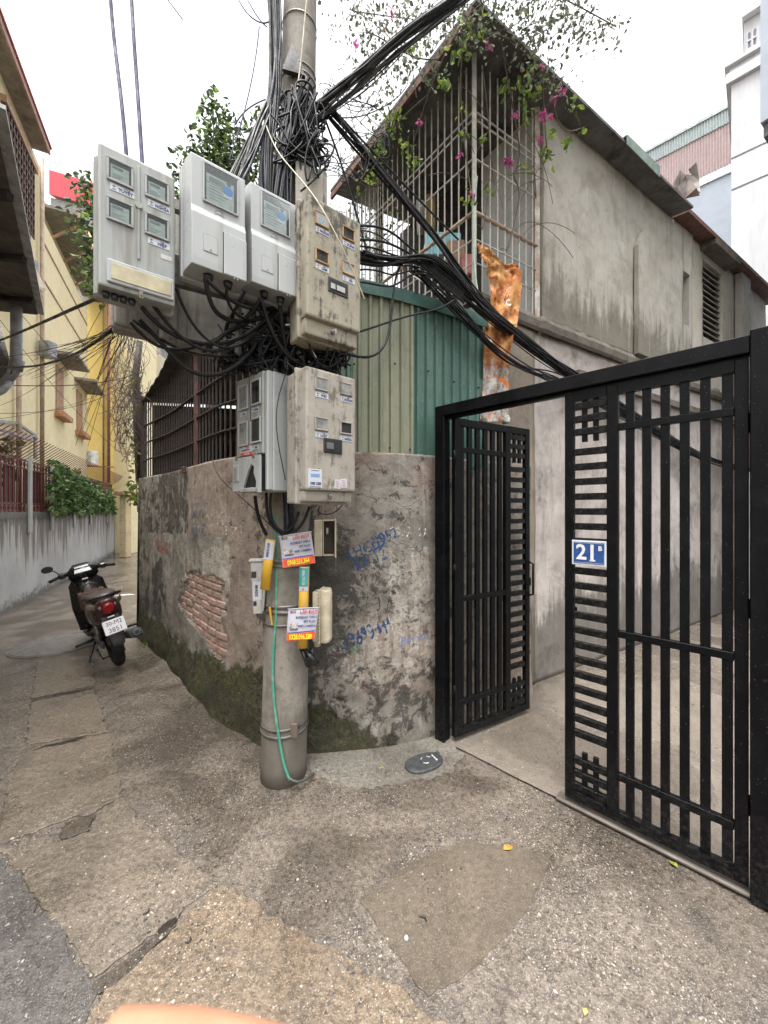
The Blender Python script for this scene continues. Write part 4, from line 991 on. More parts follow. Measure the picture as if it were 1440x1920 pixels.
# --- box 5: narrow white box facing the alley, broken lower door
H5, W5, D5 = .67, .225, .12
tlp = P(443.5, 718, 2.33); trp = P(493, 699, 2.14); yaw5 = math.degrees(math.atan2(trp.y - tlp.y, trp.x - tlp.x)); W5 = (trp - tlp).to_2d().length
o5 = thing_box('meter_box', (443.5, 715), 2.33, yaw5, H5, 'slim white meter box with a broken lower door, left of pole')
MB().box((0, 0, .205), (W5, .05, H5), .006).build('window_door', M_grp, o5)
MB().box((-.008, .045, -.005), (W5 + .03, D5 + .05, H5 + .004), .008).build('body', M_grpw, o5)
MB().box((W5, .012, .0), (W5 + .028, .048, H5), .006).build('edge_strip', M_grpw, o5)
for k, (x0, z0) in enumerate(((.03, .475), (.135, .48), (.03, .26), (.135, .265))):
    x0 = x0 * W5 / .225; window(o5, x0, x0 + W5 * .36, z0 + .005, z0 + .150, -.002, .010, M_grpw, 'glass' if k % 2 else 'dust', k)
    name_label(o5, x0 + .008, x0 + .075, z0 - .030, z0 - .006, 0, ('ANH', 'TÙNG', 'QUANG', 'SƠN')[k])
c = MB().box((W5 * .25, -.003, .212), (W5 * .62, -.0005, .225 + .035)).build('sticker', M_labw, o5)
text('LẮP ĐẶT', .012, M_redt, c, (W5 * .46, -.004, .252), sx=.9); text('INTERNET WIFI', .009, M_labt, c, (W5 * .46, -.004, .240), sx=.8)
MB().box((W5 * .25, -.0045, .206), (W5 * .62, -.0031, .228)).build('red_strip', M_redp, c); text('036.315.800', .013, M_white, c, (W5 * .435, -.0055, .217), sx=.95, bold=.0003)
# broken lower door: outline with a jagged hole
def bd(pts): return [(x * W5, -.028, z) for x, z in pts]
b = MB(); b.prism(bd([(.02, 0), (.42, 0), (.50, .05), (.62, .11), (.74, .15), (.84, .135), (1.04, .135), (1.04, .195), (.02, .195)]), (0, .012, 0))
b.prism(bd([(.90, -.012), (1.04, -.012), (1.04, .1345), (.842, .1345), (.83, .10), (.92, .05)]), (0, .012, 0)); b.build('broken_door', M_grpw, o5)
MB().box((.01, -.014, 0), (W5 * .97, .044, .19)).build('dark_hole', M_void, o5)
MB().box((W5 * .06, -.034, .055), (W5 * .30, -.028, .155), .003).build('latch_frame', M_grpw, o5); MB().box((W5 * .11, -.036, .065), (W5 * .25, -.034, .14)).build('latch', M_grp, o5)
for x in (.15, .80): MB().box((W5 * x, -.034, .183), (W5 * x + .02, -.012, .207), .002).build('hinge', simple('rusty_hinge', (.20, .15, .12), .6, .4), o5)
MB().box((W5 * .45, -.05, -.01), (W5 * .95, -.03, .014), .003).build('broken_lip', M_grp, o5)
# --- old boxes fixed back to back behind the first row
def back_box(name, tl, br, Y, yaw, D, mat, label, round_=.015):
    a = P(*tl, Y); h = (br[1] - tl[1]) / FPX * Y
    k = math.cos(R(yaw)), math.sin(R(yaw)); kk = (br[0] - CX) / FPX; W = (kk * Y - a.x) / (k[0] - kk * k[1])
    o = empty(name, (a.x, a.y, a.z - h), R(yaw)); tag(o, label, 'meter box', 'electricity meter boxes on the pole')
    MB().box((0, 0, 0), (W, D, h), round_, seg=3).build('body', mat, o); MB().box((-.012, .02, -.012), (W + .012, .045, h + .012), .008).build('rim', mat, o); return o
M_bk = simple('grey_weathered_box_back', (.23, .22, .195), .7, dirt=(.13, .12, .10), dsc=5, streak=True)
back_box('meter_box', (214, 430), (335, 606), 1.86, 39, .14, M_bk, 'weathered grey box hanging behind and below the leftmost four-window meter box')
back_box('meter_box', (330, 395), (470, 640), 2.12, 39, .14, M_bk, 'dark grey box in shadow behind the twin white meter boxes')
back_box('meter_box', (560, 298), (612, 420), 2.30, 25, .12, M_old6, 'cream rounded box fixed high on the pole above the mouldy meter box', .05)
# --- rack carrying the boxes
rack = empty('meter_rack', pole_c(3.2)); tag(rack, 'grey angle-steel rack clamped to the pole behind the upper row of meter boxes', 'rack')
for z in (3.30, 2.92):
    a = Vector((-1.24, 1.86, z)); c = Vector((-.30, 2.42, z)); adopt(MB().beam(a, c, .04, .05).build('rail', M_strap), rack)
for t in (.12, .45, .8):
    a = Vector((-1.24, 1.90, 0)).lerp(Vector((-.30, 2.46, 0)), t); adopt(MB().beam((a.x, a.y, 2.62), (a.x, a.y, 3.38), .05, .02).build('upright', M_bk), rack)
a, c = P(548, 585, 2.15), P(592, 672, 2.2); adopt(MB().beam(a, c, .022, .006).build('stay', M_steel), rack)
# ------------------------------------------------------------------ small things strapped to the pole
def flyer(tl, tr, br, bl, Y, phone, label, curl):
    c4 = [P(*q, Y + d) for q, d in zip((tl, tr, br, bl), (0, .01, .012, -.004))]
    o = empty('flyer', c4[3]); tag(o, label, 'flyer', 'wifi installation flyers tied to the pole')
    def S(u, v, n=0.0):                          # u right, v up
        p = c4[3].lerp(c4[2], u).lerp(c4[0].lerp(c4[1], u), v); p.y += curl * math.sin(v * 3.0 + u * 1.5) * .007 - n; return p
    def grid(name, u0, u1, v0, v1, n, mat, nu=8, nv=8):
        b = MB(); g = [[b.bm.verts.new(S(lerp(u0, u1, i / nu), lerp(v0, v1, j / nv), n)) for j in range(nv + 1)] for i in range(nu + 1)]
        for i in range(nu):
            for j in range(nv): f = b.bm.faces.new((g[i][j], g[i+1][j], g[i+1][j+1], g[i][j+1])); f.smooth = True
        q = adopt(b.build(name, mat), o); return q
    s = grid('sheet', 0, 1, 0, 1, 0, simple('glossy_flyer_paper', (.48, .48, .54), .35, var=.05)); m = s.modifiers.new('t', 'SOLIDIFY'); m.thickness = .001; m.offset = 1
    grid('phone_strip', .01, .99, .01, .245, .0018, simple('flyer_red_orange', (.75, .10, .03), .4, var=.3, sc=30)); grid('blue_line', .03, .97, .255, .285, .0018, simple('flyer_blue', (.05, .06, .35), .4), 6, 1)
    def put(body, u, v, hgt, mat, sx=1.0, shear=0.0, bold=0.0, align='CENTER'):
        t = text(body, hgt, mat, None, S(u, v, .010), rot=(R(90), -math.atan2(c4[1].z - c4[0].z, c4[1].x - c4[0].x), 0), sx=sx, shear=shear, bold=bold, align=align); adopt(t, o)
    Hh = (c4[0] - c4[3]).length; Wd = (c4[1] - c4[0]).length
    put('LẮP ĐẶT', .68, .88, Hh * .15, M_redt, .9, .12, .0006); put('INTERNET WIFI 6', .63, .72, Hh * .105, M_labt, .80, .1, .0004); put('FPT PLAY', .76, .585, Hh * .105, M_labt, .85, .1, .0004); put('WIFI CAMERA', .68, .45, Hh * .105, M_labt, .85, .1, .0004)
    put(phone, .5, .125, Hh * .215, simple('flyer_yellow', (.90, .75, .05), .4, var=.05), .60, .1, .0010)
    for k, cc in enumerate(((.03, .08, .35), (.75, .15, .05), (.05, .35, .15))): grid('logo_mark', .07 + .065 * k, .13 + .065 * k, .87, .95, .002, simple('logo_%d' % k, cc, .4), 2, 2)
    grid('picture', .08, .36, .40, .57, .002, simple('flyer_picture', (.42, .40, .40), .5, var=.6, sc=60), 2, 2); grid('picture', .10, .38, .34, .40, .0021, simple('flyer_picture_dark', (.12, .11, .12), .5, var=.5, sc=60), 2, 2)
    b = MB(); b.tube([S(-.02, 1.0, .002), S(.5, 1.005, .003), S(1.02, 1.0, .002)], .0035, 6); adopt(b.build('hanging_rod', simple('white_plastic', (.62, .62, .62), .4)), o)
    b = MB(); b.tube([S(.5, 1.0, .003), S(.5, 1.09, -.01), S(.52, .93, .004)], .0012, 5); adopt(b.build('tie', simple('white_plastic', (.62, .62, .62), .4)), o)
    return o
flyer((523, 1006), (583.5, 997), (591, 1056), (530, 1065), 2.34, '0968.555.364', 'upper flyer on the pole with phone number 0968.555.364', 1.0)
flyer((541, 1142), (597.5, 1139.5), (590, 1197), (537, 1203), 2.31, '0328.096.589', 'lower flyer on the pole with phone number 0328.096.589', -1.2)
M_yel = simple('yellow_plastic', (.62, .36, .035), .4, var=.12, dirt=(.45, .33, .12), dsc=5, dirtamt=.4)
def yellow_guard(top, bot, Y, wpx, label):
    a, c = P(*top, Y), P(*bot, Y); w = wpx / FPX * Y; ax = (a - c).normalized(); L = (a - c).length
    x = Vector((1, 0, 0)); x = (x - ax * x.dot(ax)).normalized(); y = x.cross(ax)
    o = empty('cable_guard', c); tag(o, label, 'cable guard', 'yellow plastic cable guards on the pole')
    b = MB(); rings = []
    for t in (0, 1):
        ring = []
        for k in range(7):
            an = math.pi * (k / 6); r_ = w * .5
            ring.append(c + ax * L * t + x * math.cos(an) * r_ - y * math.sin(an) * r_ * -.7)
        for k in range(6, -1, -1):
            an = math.pi * (k / 6); r_ = w * .43; ring.append(c + ax * L * t + x * math.cos(an) * r_ - y * math.sin(an) * r_ * -.7)
        rings.append(ring)
    b.loft(rings); adopt(b.build('shell', M_yel), o); return o, c, ax, x, y, L, w
o, c, ax, x, y, L, w_ = yellow_guard((508, 1011), (497, 1105), 2.36, 19, 'yellow cable guard with a white phone sticker tilted on the left of the pole')
b = MB(); q = c + ax * L * .60; 
def strip(o, c, ax, x, y, L, w, t0, t1, mat, name, f=.52):
    b = MB(); rows = []
    for k in range(1, 6):
        an = math.pi * (k / 6); rows.append([b.bm.verts.new(c + ax * L * t + x * math.cos(an) * w * f + y * math.sin(an) * w * f * .72) for t in (t0, t1)])
    for a_, c_ in zip(rows[:-1], rows[1:]): ff = b.bm.faces.new((a_[0], c_[0], c_[1], a_[1])); ff.smooth = True
    return adopt(b.build(name, mat), o)
ysgn = -1 if y.y > 0 else 1
strip(o, c, ax, x, y, L, w_, .60, .97, M_labw, 'sticker')
tt = text('0917.19.58.88', .020, M_labt, None, c + ax * L * .79 + y * w_ * .41 - x * .005, rot=(R(90), R(97), 0), sx=.75, bold=.0005); adopt(tt, o)
o, c, ax, x, y, L, w_ = yellow_guard((571, 1062), (567, 1214), 2.37, 19, 'upright yellow cable guard with a teal sticker on the right of the pole')
strip(o, c, ax, x, y, L, w_, .76, .985, simple('teal_sticker', (.05, .32, .32), .45), 'sticker'); strip(o, c, ax, x, y, L, w_, .70, .755, M_labw, 'small_sticker')
tt = text('0936.770.126', .022, M_white, None, c + ax * L * .87 + y * w_ * .41, rot=(R(90), R(90), 0), sx=.75, bold=.0005); adopt(tt, o)
tt = text('JZ', .014, M_redt, None, c + ax * L * .727 + y * w_ * .41, bold=.0005); adopt(tt, o)
b = MB(); a_, c_ = P(506, 1138, 2.41), P(511, 1172, 2.41); b.beam(a_, c_, .025, .01, .003); tag(b.build('yellow_tag', M_yel), 'small yellow plastic piece tucked under a strap on the left of the pole', 'tag')
# white splitter box on the left
M_wbox = simple('off_white_telecom_box', (.42, .415, .39), .5, dirt=(.27, .255, .22), dsc=4, streak=True)
p = P(470, 1054, 2.44); o = empty('telecom_box', (p.x, p.y, P(470, 1152, 2.44).z), R(12)); tag(o, 'off-white telecom box with sticker 0945.98.25.25 on the left of the pole', 'telecom box')
hh = 98 / FPX * 2.44; ww = .105
b = MB(); b.prism([(.016, 0, 0), (.07, 0, .0), (.082, 0, .03), (ww, 0, hh * .98), (-.002, 0, hh)], (0, .07, 0)); bmesh.ops.bevel(b.bm, geom=b.bm.edges[:], offset=.004, segments=1, affect='EDGES'); b.build('body', M_wbox, o)
MB().box((-.012, -.006, hh), (ww + .01, .075, hh + .016), .004).build('lid', M_wbox, o); MB().box((.004, -.006, hh * .70), (.034, 0, hh * .82), .003).build('latch', M_gask, o); MB().box((.016, -.006, hh * .16), (.036, 0, hh * .25), .003).build('latch', M_gask, o)
c = MB().box((.014, -.0025, hh * .27), (.066, -.0005, hh * .62)).build('sticker', M_labw, o); text('0945 98 25 25', .024, M_gask, c, (.034, -.0035, hh * .45), rot=(R(90), R(90), 0), sx=.52, bold=.0008)
# cream open junction box, right of the pole
M_cream = simple('cream_aged_plastic', (.50, .44, .32), .5, dirt=(.36, .31, .22), dsc=6)
p0 = P(589, 1043, 2.52); o = empty('junction_box', p0, R(10)); tag(o, 'open cream junction box on the wall side of the pole below the dusty meter box', 'junction box'); s_ = 2.52 / FPX; Hj = 68 * s_
MB().box((0, -.01, 0), (15 * s_, .06, Hj), .004).build('side_flap', M_cream, o)
b = MB(); x0, x1 = 16 * s_, 41 * s_
for a_, c_ in (((x0, .0, 0), (x0 + .006, .07, Hj)), ((x1 - .010, -.02, -.01), (x1, .07, Hj + .006)), ((x0 + .006, .0, 0), (x1 - .010, .07, .008)), ((x0 + .006, 0, Hj - .008), (x1 - .010, .07, Hj))): b.box(a_, c_, .002)
b.build('case', M_cream, o); MB().box((x0 + .006, .062, .008), (x1 - .010, .069, Hj - .008)).build('back', simple('dark_brown_inside', (.06, .05, .04), .8), o)
MB().cyl((x0 + .03, .03, Hj * .6), (x0 + .03, .03, Hj * .78), .008, None, 8).build('connector', M_wbox, o)
# fibre closure: two domed halves with clips
p0 = P(585, 1206, 2.40); s_ = 2.40 / FPX; o = empty('fibre_closure', p0, R(-8)); tag(o, 'yellowed oval fibre closure with clip row standing right of the pole', 'fibre closure')
Hc = 100 * s_; b = MB()
def dome(x0, x1, D, inset):
    b = MB(); rings = []
    for t, f in ((0, .80), (.03, .95), (.08, 1), (.92, 1), (.97, .95), (1, .80)):
        z = Hc * t; xm = x1 - (x1 - x0) * (1 - f) * inset
        rings.append([(x0, -.0, z), (x0, D, z), (lerp(x0, xm, .8), D * .95, z), (xm, D * .6, z), (xm, D * .25, z), (lerp(x0, xm, .8), .004, z)])
    b.loft(rings); return b
dome(15 * s_, 34 * s_, .10, 1.0).build('front_half', M_cream, o)
MB().box((0, .004, .005), (12 * s_, .10, Hc * .96), .008, seg=2).build('back_half', M_cream, o); MB().box((12 * s_, -.006, -.004), (15 * s_, .108, Hc * 1.01), .003).build('seam_flange', M_cream, o)
for k in range(14): MB().box((12.4 * s_, -.008, Hc * (.06 + .065 * k)), (14 * s_, -.005, Hc * (.06 + .065 * k) + .006)).build('clip', M_gask, o)
MB().cyl((.018, .05, -.035), (.018, .05, .01), .020, .024, 12).build('gland', M_cream, o)
b = MB(); b.cyl(P(570, 1218, 2.38), P(596, 1246, 2.36), .016, .020, 10); b.cyl(P(566, 1216, 2.38), P(577, 1250, 2.37), .015, .012, 10); b.cyl(P(584, 1215, 2.38), P(588, 1232, 2.37), .012, .010, 10); tag(b.build('cable_connector', simple('glossy_black_plastic', (.010, .010, .011), .2)), 'glossy black cable connectors hanging below the yellow guard', 'connector')
# teal hose running down the pole face
M_hose = simple('teal_hose', (.055, .27, .19), .45, var=.2, sc=10, dirt=(.20, .34, .28), dsc=14)
hp_ = [(516, 965), (518, 1010), (519, 1060), (518, 1110), (519, 1150), (516, 1180), (512, 1230), (511, 1270), (514, 1320), (520, 1365), (526, 1400), (533, 1440), (543, 1462)]
tag(curve('hose', [[P(x, y, lerp(2.43, 2.385, (y - 965) / 500)) for x, y in hp_]], .0085, M_hose, res=8), 'thin teal hose running down the face of the pole', 'hose')
tag(curve('hose', [[P(541, 1458, 2.385), P(552, 1467, 2.37), P(566, 1466, 2.39), P(578, 1458, 2.43), P(588, 1450, 2.52)]], .008, simple('dark_hose', (.06, .06, .055), .5), res=8), 'short dark pipe end curling round the foot of the pole', 'hose')

# ------------------------------------------------------------------ cables
cab_n = [0]
def cable(name, pts, r, label, cat='cable', group=None, mat=None, res=8):
    o = curve(name, [pts], r, mat or M_cable, res=res); return tag(o, label, cat, group)
def px3(l): return [P(*q) for q in l]
rnd = random.Random(11)
def jit(p, a): return Vector((p.x + rnd.uniform(-a, a), p.y + rnd.uniform(-a, a), p.z + rnd.uniform(-a, a)))
def bundle(name, label, ctrl, n, spread, r0, r1, cat='cable bundle', mats=None, sag=0.0, group=None):
    o = empty(name, ctrl[0]); tag(o, label, cat, group)
    for k in range(n):
        an = rnd.uniform(0, math.tau); d = Vector((math.cos(an), math.sin(an) * .8, math.sin(an * 1.7))) * spread * math.sqrt(rnd.random())
        pts = []
        for i, q in enumerate(ctrl):
            an2 = an + .5 * i * (1 if k % 2 else -.6); f = 1 if not isinstance(spread, list) else 1
            pts.append(jit(q + Vector((math.cos(an2), .7 * math.sin(an2), .8 * math.sin(an2 + .8))) * spread * math.sqrt(rnd.random()) , spread * .25) - Vector((0, 0, sag * rnd.random() * math.sin(math.pi * i / (len(ctrl) - 1)))))
        m = mats[k % len(mats)] if mats else M_cable
        c = curve('cable', [pts], rnd.uniform(r0, r1), m, None, 6, 1); adopt(c, o)
    return o
M_cab2 = simple('grey_cable_jacket', (.026, .026, .029), .5, bump=.1, spec=.3); M_cab3 = simple('blue_grey_cable_jacket', (.028, .032, .05), .5, bump=.1, spec=.3); M_cab4 = simple('dusty_cable_jacket', (.075, .073, .07), .65, bump=.1, spec=.3); M_cabw = simple('cream_cable_jacket', (.40, .37, .27), .5)
# thick loops slung under the meter boxes
loops = [
 ([(265, 575, 1.78), (300, 620, 1.85), (365, 648, 1.98), (440, 645, 2.1), (490, 610, 2.15), (520, 580, 2.2)], .0105),
 ([(285, 570, 1.80), (330, 630, 1.9), (385, 672, 2.0), (450, 650, 2.1), (505, 600, 2.2)], .0085),
 ([(245, 605, 1.86), (275, 640, 1.9), (310, 658, 1.95), (370, 655, 2.05), (430, 625, 2.1), (490, 590, 2.15)], .0085),
 ([(262, 600, 1.88), (310, 650, 1.95), (340, 690, 2.0), (390, 712, 2.05), (450, 690, 2.1), (485, 640, 2.2)], .0110),
 ([(330, 540, 1.85), (350, 600, 1.9), (400, 662, 2.02), (455, 655, 2.1), (505, 600, 2.2)], .0070),
 ([(385, 522, 1.80), (392, 570, 1.84), (410, 600, 1.92), (460, 608, 2.05), (510, 590, 2.2)], .0115),
 ([(388, 524, 1.80), (430, 570, 1.88), (470, 590, 2.0), (520, 575, 2.2)], .0095),
 ([(425, 540, 1.84), (422, 590, 1.9), (470, 600, 2.05)], .0075),
 ([(460, 545, 1.95), (440, 590, 2.0), (400, 625, 2.05), (440, 640, 2.1)], .0075),
 ([(488, 560, 2.0), (470, 600, 2.05), (430, 615, 2.05), (380, 660, 2.02)], .0110),
 ([(490, 560, 2.0), (500, 600, 2.05), (520, 650, 2.1), (560, 690, 2.2), (600, 690, 2.25)], .0110),
 ([(525, 570, 2.02), (528, 620, 2.1), (540, 680, 2.2), (548, 720, 2.3)], .0115),
 ([(250, 600, 1.9), (300, 640, 1.95), (360, 668, 2.1), (440, 672, 2.15), (500, 650, 2.25)], .0065),
 ([(580, 645, 2.08), (590, 690, 2.2), (620, 700, 2.2), (640, 672, 2.15)], .0065),
 ([(615, 650, 2.1), (612, 690, 2.18), (580, 700, 2.25)], .0065),
 ([(640, 655, 2.15), (632, 690, 2.2), (600, 705, 2.25)], .0055),
]
for k, (l, r) in enumerate(loops): cable('cable', px3(l), r, 'thick black cable loop drooping under the row of meter boxes', 'cable', 'thick cable loops under the meter boxes')
# random thinner tangle under the boxes
def tangle(name, label, boxpx, n, r, seg, seed, mat, cat='cable tangle', ybias=None, vert=.5):
    rr = random.Random(seed); lists = []
    x0, y0, x1, y1, Y0, Y1 = boxpx; mx, my, hx, hy = (x0 + x1) / 2, (y0 + y1) / 2, (x1 - x0) / 2, (y1 - y0) / 2
    for k in range(n):
        t = rr.uniform(0, math.tau); q = math.sqrt(rr.random()); x, y = mx + hx * q * math.cos(t), my + hy * q * math.sin(t); Yd = rr.uniform(Y0, Y1); an = rr.uniform(0, math.tau) if rr.random() > vert else rr.choice((1, -1)) * math.pi / 2 + rr.uniform(-.3, .3)
        pts = []
        for i in range(seg):
            pts.append(P(x, y, Yd)); an += rr.uniform(-.9, .9) * (.5 if vert > .7 else 1); st = rr.uniform(15, 38)
            if math.hypot((x - mx) / hx, (y - my) / hy) > .85: an = lerp(an, math.atan2(my - y, mx - x) + rr.uniform(-1, 1), .8)
            x += math.cos(an) * st; y += math.sin(an) * st; Yd = min(Y1, max(Y0, Yd + rr.uniform(-.04, .04)))
        lists.append(pts)
    o = curve(name, lists, r, mat, res=5, bres=1); return tag(o, label, cat, kind='stuff')
tangle('cable_tangle', 'snarl of thin black cables in the shadow under the meter boxes', (380, 590, 570, 705, 2.15, 2.4), 60, .0065, 7, 2, M_cable)
tangle('cable_tangle', 'dense snarl of black cables wound round the pole top above the boxes', (515, 150, 612, 360, 2.28, 2.50), 80, .0055, 7, 3, M_cable, vert=.8)
tangle('cable_tangle', 'snarl of black cables between the two right-hand meter boxes', (565, 640, 650, 705, 2.2, 2.38), 44, .006, 6, 4, M_cable)
tangle('cable_tangle', 'thin wires straying round the bracket right of the pole', (560, 130, 740, 350, 2.40, 2.8), 30, .0026, 7, 5, M_cable, vert=.1)
# main drop down the left of the pole
mats = [M_cable, M_cab2, M_cab3, M_cable, M_cab4]
bundle('cable_bundle', 'thick sheaf of cables coming down the left side of the pole from above', px3([(470, -420, 2.5), (505, -120, 2.45), (515, 0, 2.43), (517, 90, 2.42), (516, 170, 2.40), (505, 240, 2.36), (495, 320, 2.30), (500, 420, 2.30), (515, 560, 2.30)]), 30, .040, .006, .010, mats=mats)
bundle('cable_bundle', 'fanned black cables behind the white meter boxes reaching up to the pole', px3([(565, 175, 2.38), (545, 240, 2.38), (525, 320, 2.34), (520, 430, 2.32), (525, 600, 2.34)]), 42, .075, .005, .010, mats=mats)
bundle('cable_bundle', 'slanting dark cables running from the pole down to the left-hand white box', px3([(520, 180, 2.42), (490, 230, 2.35), (460, 300, 2.25), (430, 370, 2.15), (420, 420, 2.1)]), 22, .065, .004, .009, mats=mats)
bundle('cable_bundle', 'vertical cables running down the pole between the slim white and dusty cream boxes', px3([(520, 560, 2.30), (524, 640, 2.36), (530, 740, 2.36), (535, 840, 2.36), (538, 930, 2.37), (543, 1000, 2.38), (540, 1030, 2.44)]), 22, .032, .004, .0075, mats=mats)
for l, r in (([(500, 920, 2.33), (498, 960, 2.33), (510, 995, 2.34), (540, 1005, 2.34), (568, 990, 2.35), (580, 950, 2.38)], .009), ([(508, 925, 2.32), (503, 965, 2.32), (520, 1002, 2.32), (548, 1000, 2.33), (560, 960, 2.36)], .008), ([(478, 930, 2.38), (482, 975, 2.42), (500, 1003, 2.44)], .011)):
    cable('cable', px3(l), r, 'black cable looped round the pole just above the upper flyer', 'cable', 'cable loops above the flyer')
cable('cable', px3([(600, 950, 2.35), (585, 965, 2.45), (625, 975, 2.45), (643, 945, 2.42)]), .003, 'thin black wire looping under the dusty cream meter box')
cable('wire', px3([(398, 858, 3.2), (402, 885, 3.0), (425, 912, 2.6), (470, 945, 2.36), (505, 985, 2.33), (530, 1005, 2.33)]), .003, 'thin wire drooping across the wall to the slim white box')
cable('wire', px3([(463, 600, 2.1), (466, 680, 2.2), (470, 760, 2.16), (470, 790, 2.18)]), .002, 'hair-thin wire hanging in front of the slim white box')
cable('wire', px3([(540, 690, 2.1), (520, 740, 2.08), (514, 800, 2.06), (525, 850, 2.1), (535, 900, 2.2)]), .0025, 'thin black wire bowed between slim and cream boxes')
# bundle up to the right
up_r = px3([(575, 215, 2.45), (600, 195, 2.42), (640, 160, 2.40), (710, 100, 2.40), (790, 40, 2.45), (870, -15, 2.5), (1000, -110, 2.7), (1300, -330, 3.6)])
bundle('cable_bundle', 'thick black cable bundle rising from the pole to the upper right over the roof', up_r, 24, .080, .004, .009, mats=[M_cable, M_cab4, M_cable, M_cab2])
bundle('cable_bundle', 'loose second strand of cables below the thick bundle rising to the right', px3([(570, 240, 2.45), (610, 215, 2.44), (660, 170, 2.44), (720, 110, 2.45), (800, 45, 2.5), (1000, -100, 2.8), (1300, -320, 3.7)]), 16, .11, .003, .007, mats=[M_cable, M_cab4])
# bundle down to the right, then along the passage wall
def wall_pt(px, py, off): return WP.pt(px, py, off)
down = px3([(600, 190, 2.48), (640, 235, 2.55), (700, 310, 2.68), (770, 385, 2.82), (830, 465, 2.92), (880, 540, 3.02), (950, 612, 3.25), (1020, 665, 3.6)]) + [wall_pt(1072, 702, .12), wall_pt(1150, 755, .10), wall_pt(1250, 818, .09), wall_pt(1330, 862, .09), wall_pt(1395, 880, .09), wall_pt(1470, 885, .09)]
bundle('cable_bundle', 'long black cable bundle slanting from the pole over the shed to the passage wall', down, 12, .036, .004, .0085, mats=[M_cable, M_cable, M_cab2])
mid = px3([(672, 480, 2.42), (720, 500, 2.6), (775, 478, 2.75), (815, 492, 2.85), (860, 535, 2.98), (905, 580, 3.1), (960, 622, 3.3), (1025, 672, 3.62)]) + [wall_pt(1075, 706, .12), wall_pt(1160, 764, .10), wall_pt(1250, 822, .09), wall_pt(1330, 866, .09), wall_pt(1400, 884, .09), wall_pt(1470, 890, .09)]
bundle('cable_bundle', 'black cable bundle passing over the green shed top towards the gate', mid, 26, .062, .0035, .008, mats=[M_cable, M_cable, M_cab2])
low = px3([(780, 500, 2.8), (850, 560, 2.95), (900, 620, 3.1), (960, 668, 3.25), (1010, 690, 3.5)]) + [wall_pt(1070, 712, .12), wall_pt(1160, 770, .1), wall_pt(1300, 850, .09)]
bundle('cable_bundle', 'sagging loose cables hanging below the bundle beside the orange banner', low, 12, .045, .004, .007, sag=.14)
# cables behind the mouldy box spreading to the right
for k in range(9):
    y0 = 415 + 13 * k
    cable('cable', px3([(640, y0 + 10, 2.35), (690, y0 + rnd.uniform(-12, 12), 2.5), (735, y0 + 20 + rnd.uniform(-15, 15), 2.65), (775, 475 + 3 * k, 2.75), (820, 497 + 3 * k, 2.85), (870, 545 + 3 * k, 2.98)]), rnd.uniform(.004, .008), 'black cable fanning right from behind the mouldy meter box', 'cable', 'cables fanning out beside the mouldy box')
cable('cable', px3([(655, 665, 2.2), (690, 675, 2.4), (722, 660, 2.58), (735, 600, 2.62), (738, 520, 2.66), (755, 480, 2.72), (800, 478, 2.8)]), .008, 'black cable dropping in a long U loop in front of the green shed')
cable('cable', px3([(640, 632, 2.2), (700, 615, 2.55), (760, 590, 2.72), (830, 582, 2.85), (850, 562, 2.92), (868, 552, 3.0)]), .007, 'black cable running up to the right across the green shed')
cable('cable', px3([(760, 130, 3.0), (780, 160, 3.0), (700, 220, 2.8), (650, 225, 2.6), (600, 215, 2.48)]), .004, 'thin cable drooping from the vine to the pole')
for l, nm in (([(610, 225, 2.5), (650, 330, 2.55), (675, 420, 2.55), (690, 480, 2.6)], 'black cable dropping steeply behind the mouldy box'), ([(625, 205, 2.5), (740, 330, 2.8), (860, 450, 3.0)], 'thin cable strung beside the slanting bundle')):
    cable('cable', px3(l), .007, nm)
cable('cable', px3([(476, 150, 2.42), (500, 260, 2.3), (540, 310, 2.2), (590, 365, 1.99), (620, 420, 1.98), (655, 490, 2.02), (683, 560, 2.1)]), .0035, 'cream wire draped over the mouldy meter box', mat=M_cabw)
cable('cable', px3([(575, 0, 2.40), (568, 70, 2.40), (565, 130, 2.40), (552, 190, 2.38), (560, 240, 2.36)]), .005, 'cream cable running down the front of the upper pole', mat=M_cabw)
cable('cable', px3([(895, 330, 3.35), (888, 400, 3.36), (893, 440, 3.36), (888, 500, 3.36), (896, 545, 3.3)]), .005, 'pale green cable hanging from the balcony corner post', mat=simple('pale_green_cable', (.35, .48, .38), .5))
# left: two overhead cables, thick line across the alley, thin service wires
M_pur = simple('violet_grey_cable', (.06, .052, .095), .7, bump=0, spec=.2)
ohg = 'pair of overhead cables at upper left'
cable('overhead_cable', px3([(190, -300, 2.4), (205, 0, 2.2), (218, 110, 2.1), (232, 220, 2.0), (240, 330, 1.95), (248, 420, 1.95)]), .0095, 'left one of two violet-grey overhead cables running down behind the left meter box', 'cable', ohg, M_pur)
cable('overhead_cable', px3([(232, -300, 2.5), (246, 0, 2.3), (254, 120, 2.2), (263, 240, 2.1), (268, 330, 2.05), (275, 420, 2.0)]), .010, 'right one of two violet-grey overhead cables running down behind the left meter box', 'cable', ohg, M_pur)
bundle('cable_bundle', 'thick black cable bundle sagging from the meter boxes across to the left building', px3([(300, 560, 2.1), (235, 598, 2.0), (200, 628, 2.1), (150, 662, 2.6), (90, 684, 3.2), (40, 690, 3.8), (-40, 688, 4.4)]), 9, .016, .004, .008)
cable('cable', px3([(215, 545, 1.9), (120, 585, 2.8), (40, 625, 3.8), (-20, 645, 4.3)]), .010, 'single dark cable rising from the left pipe to the leftmost meter box')
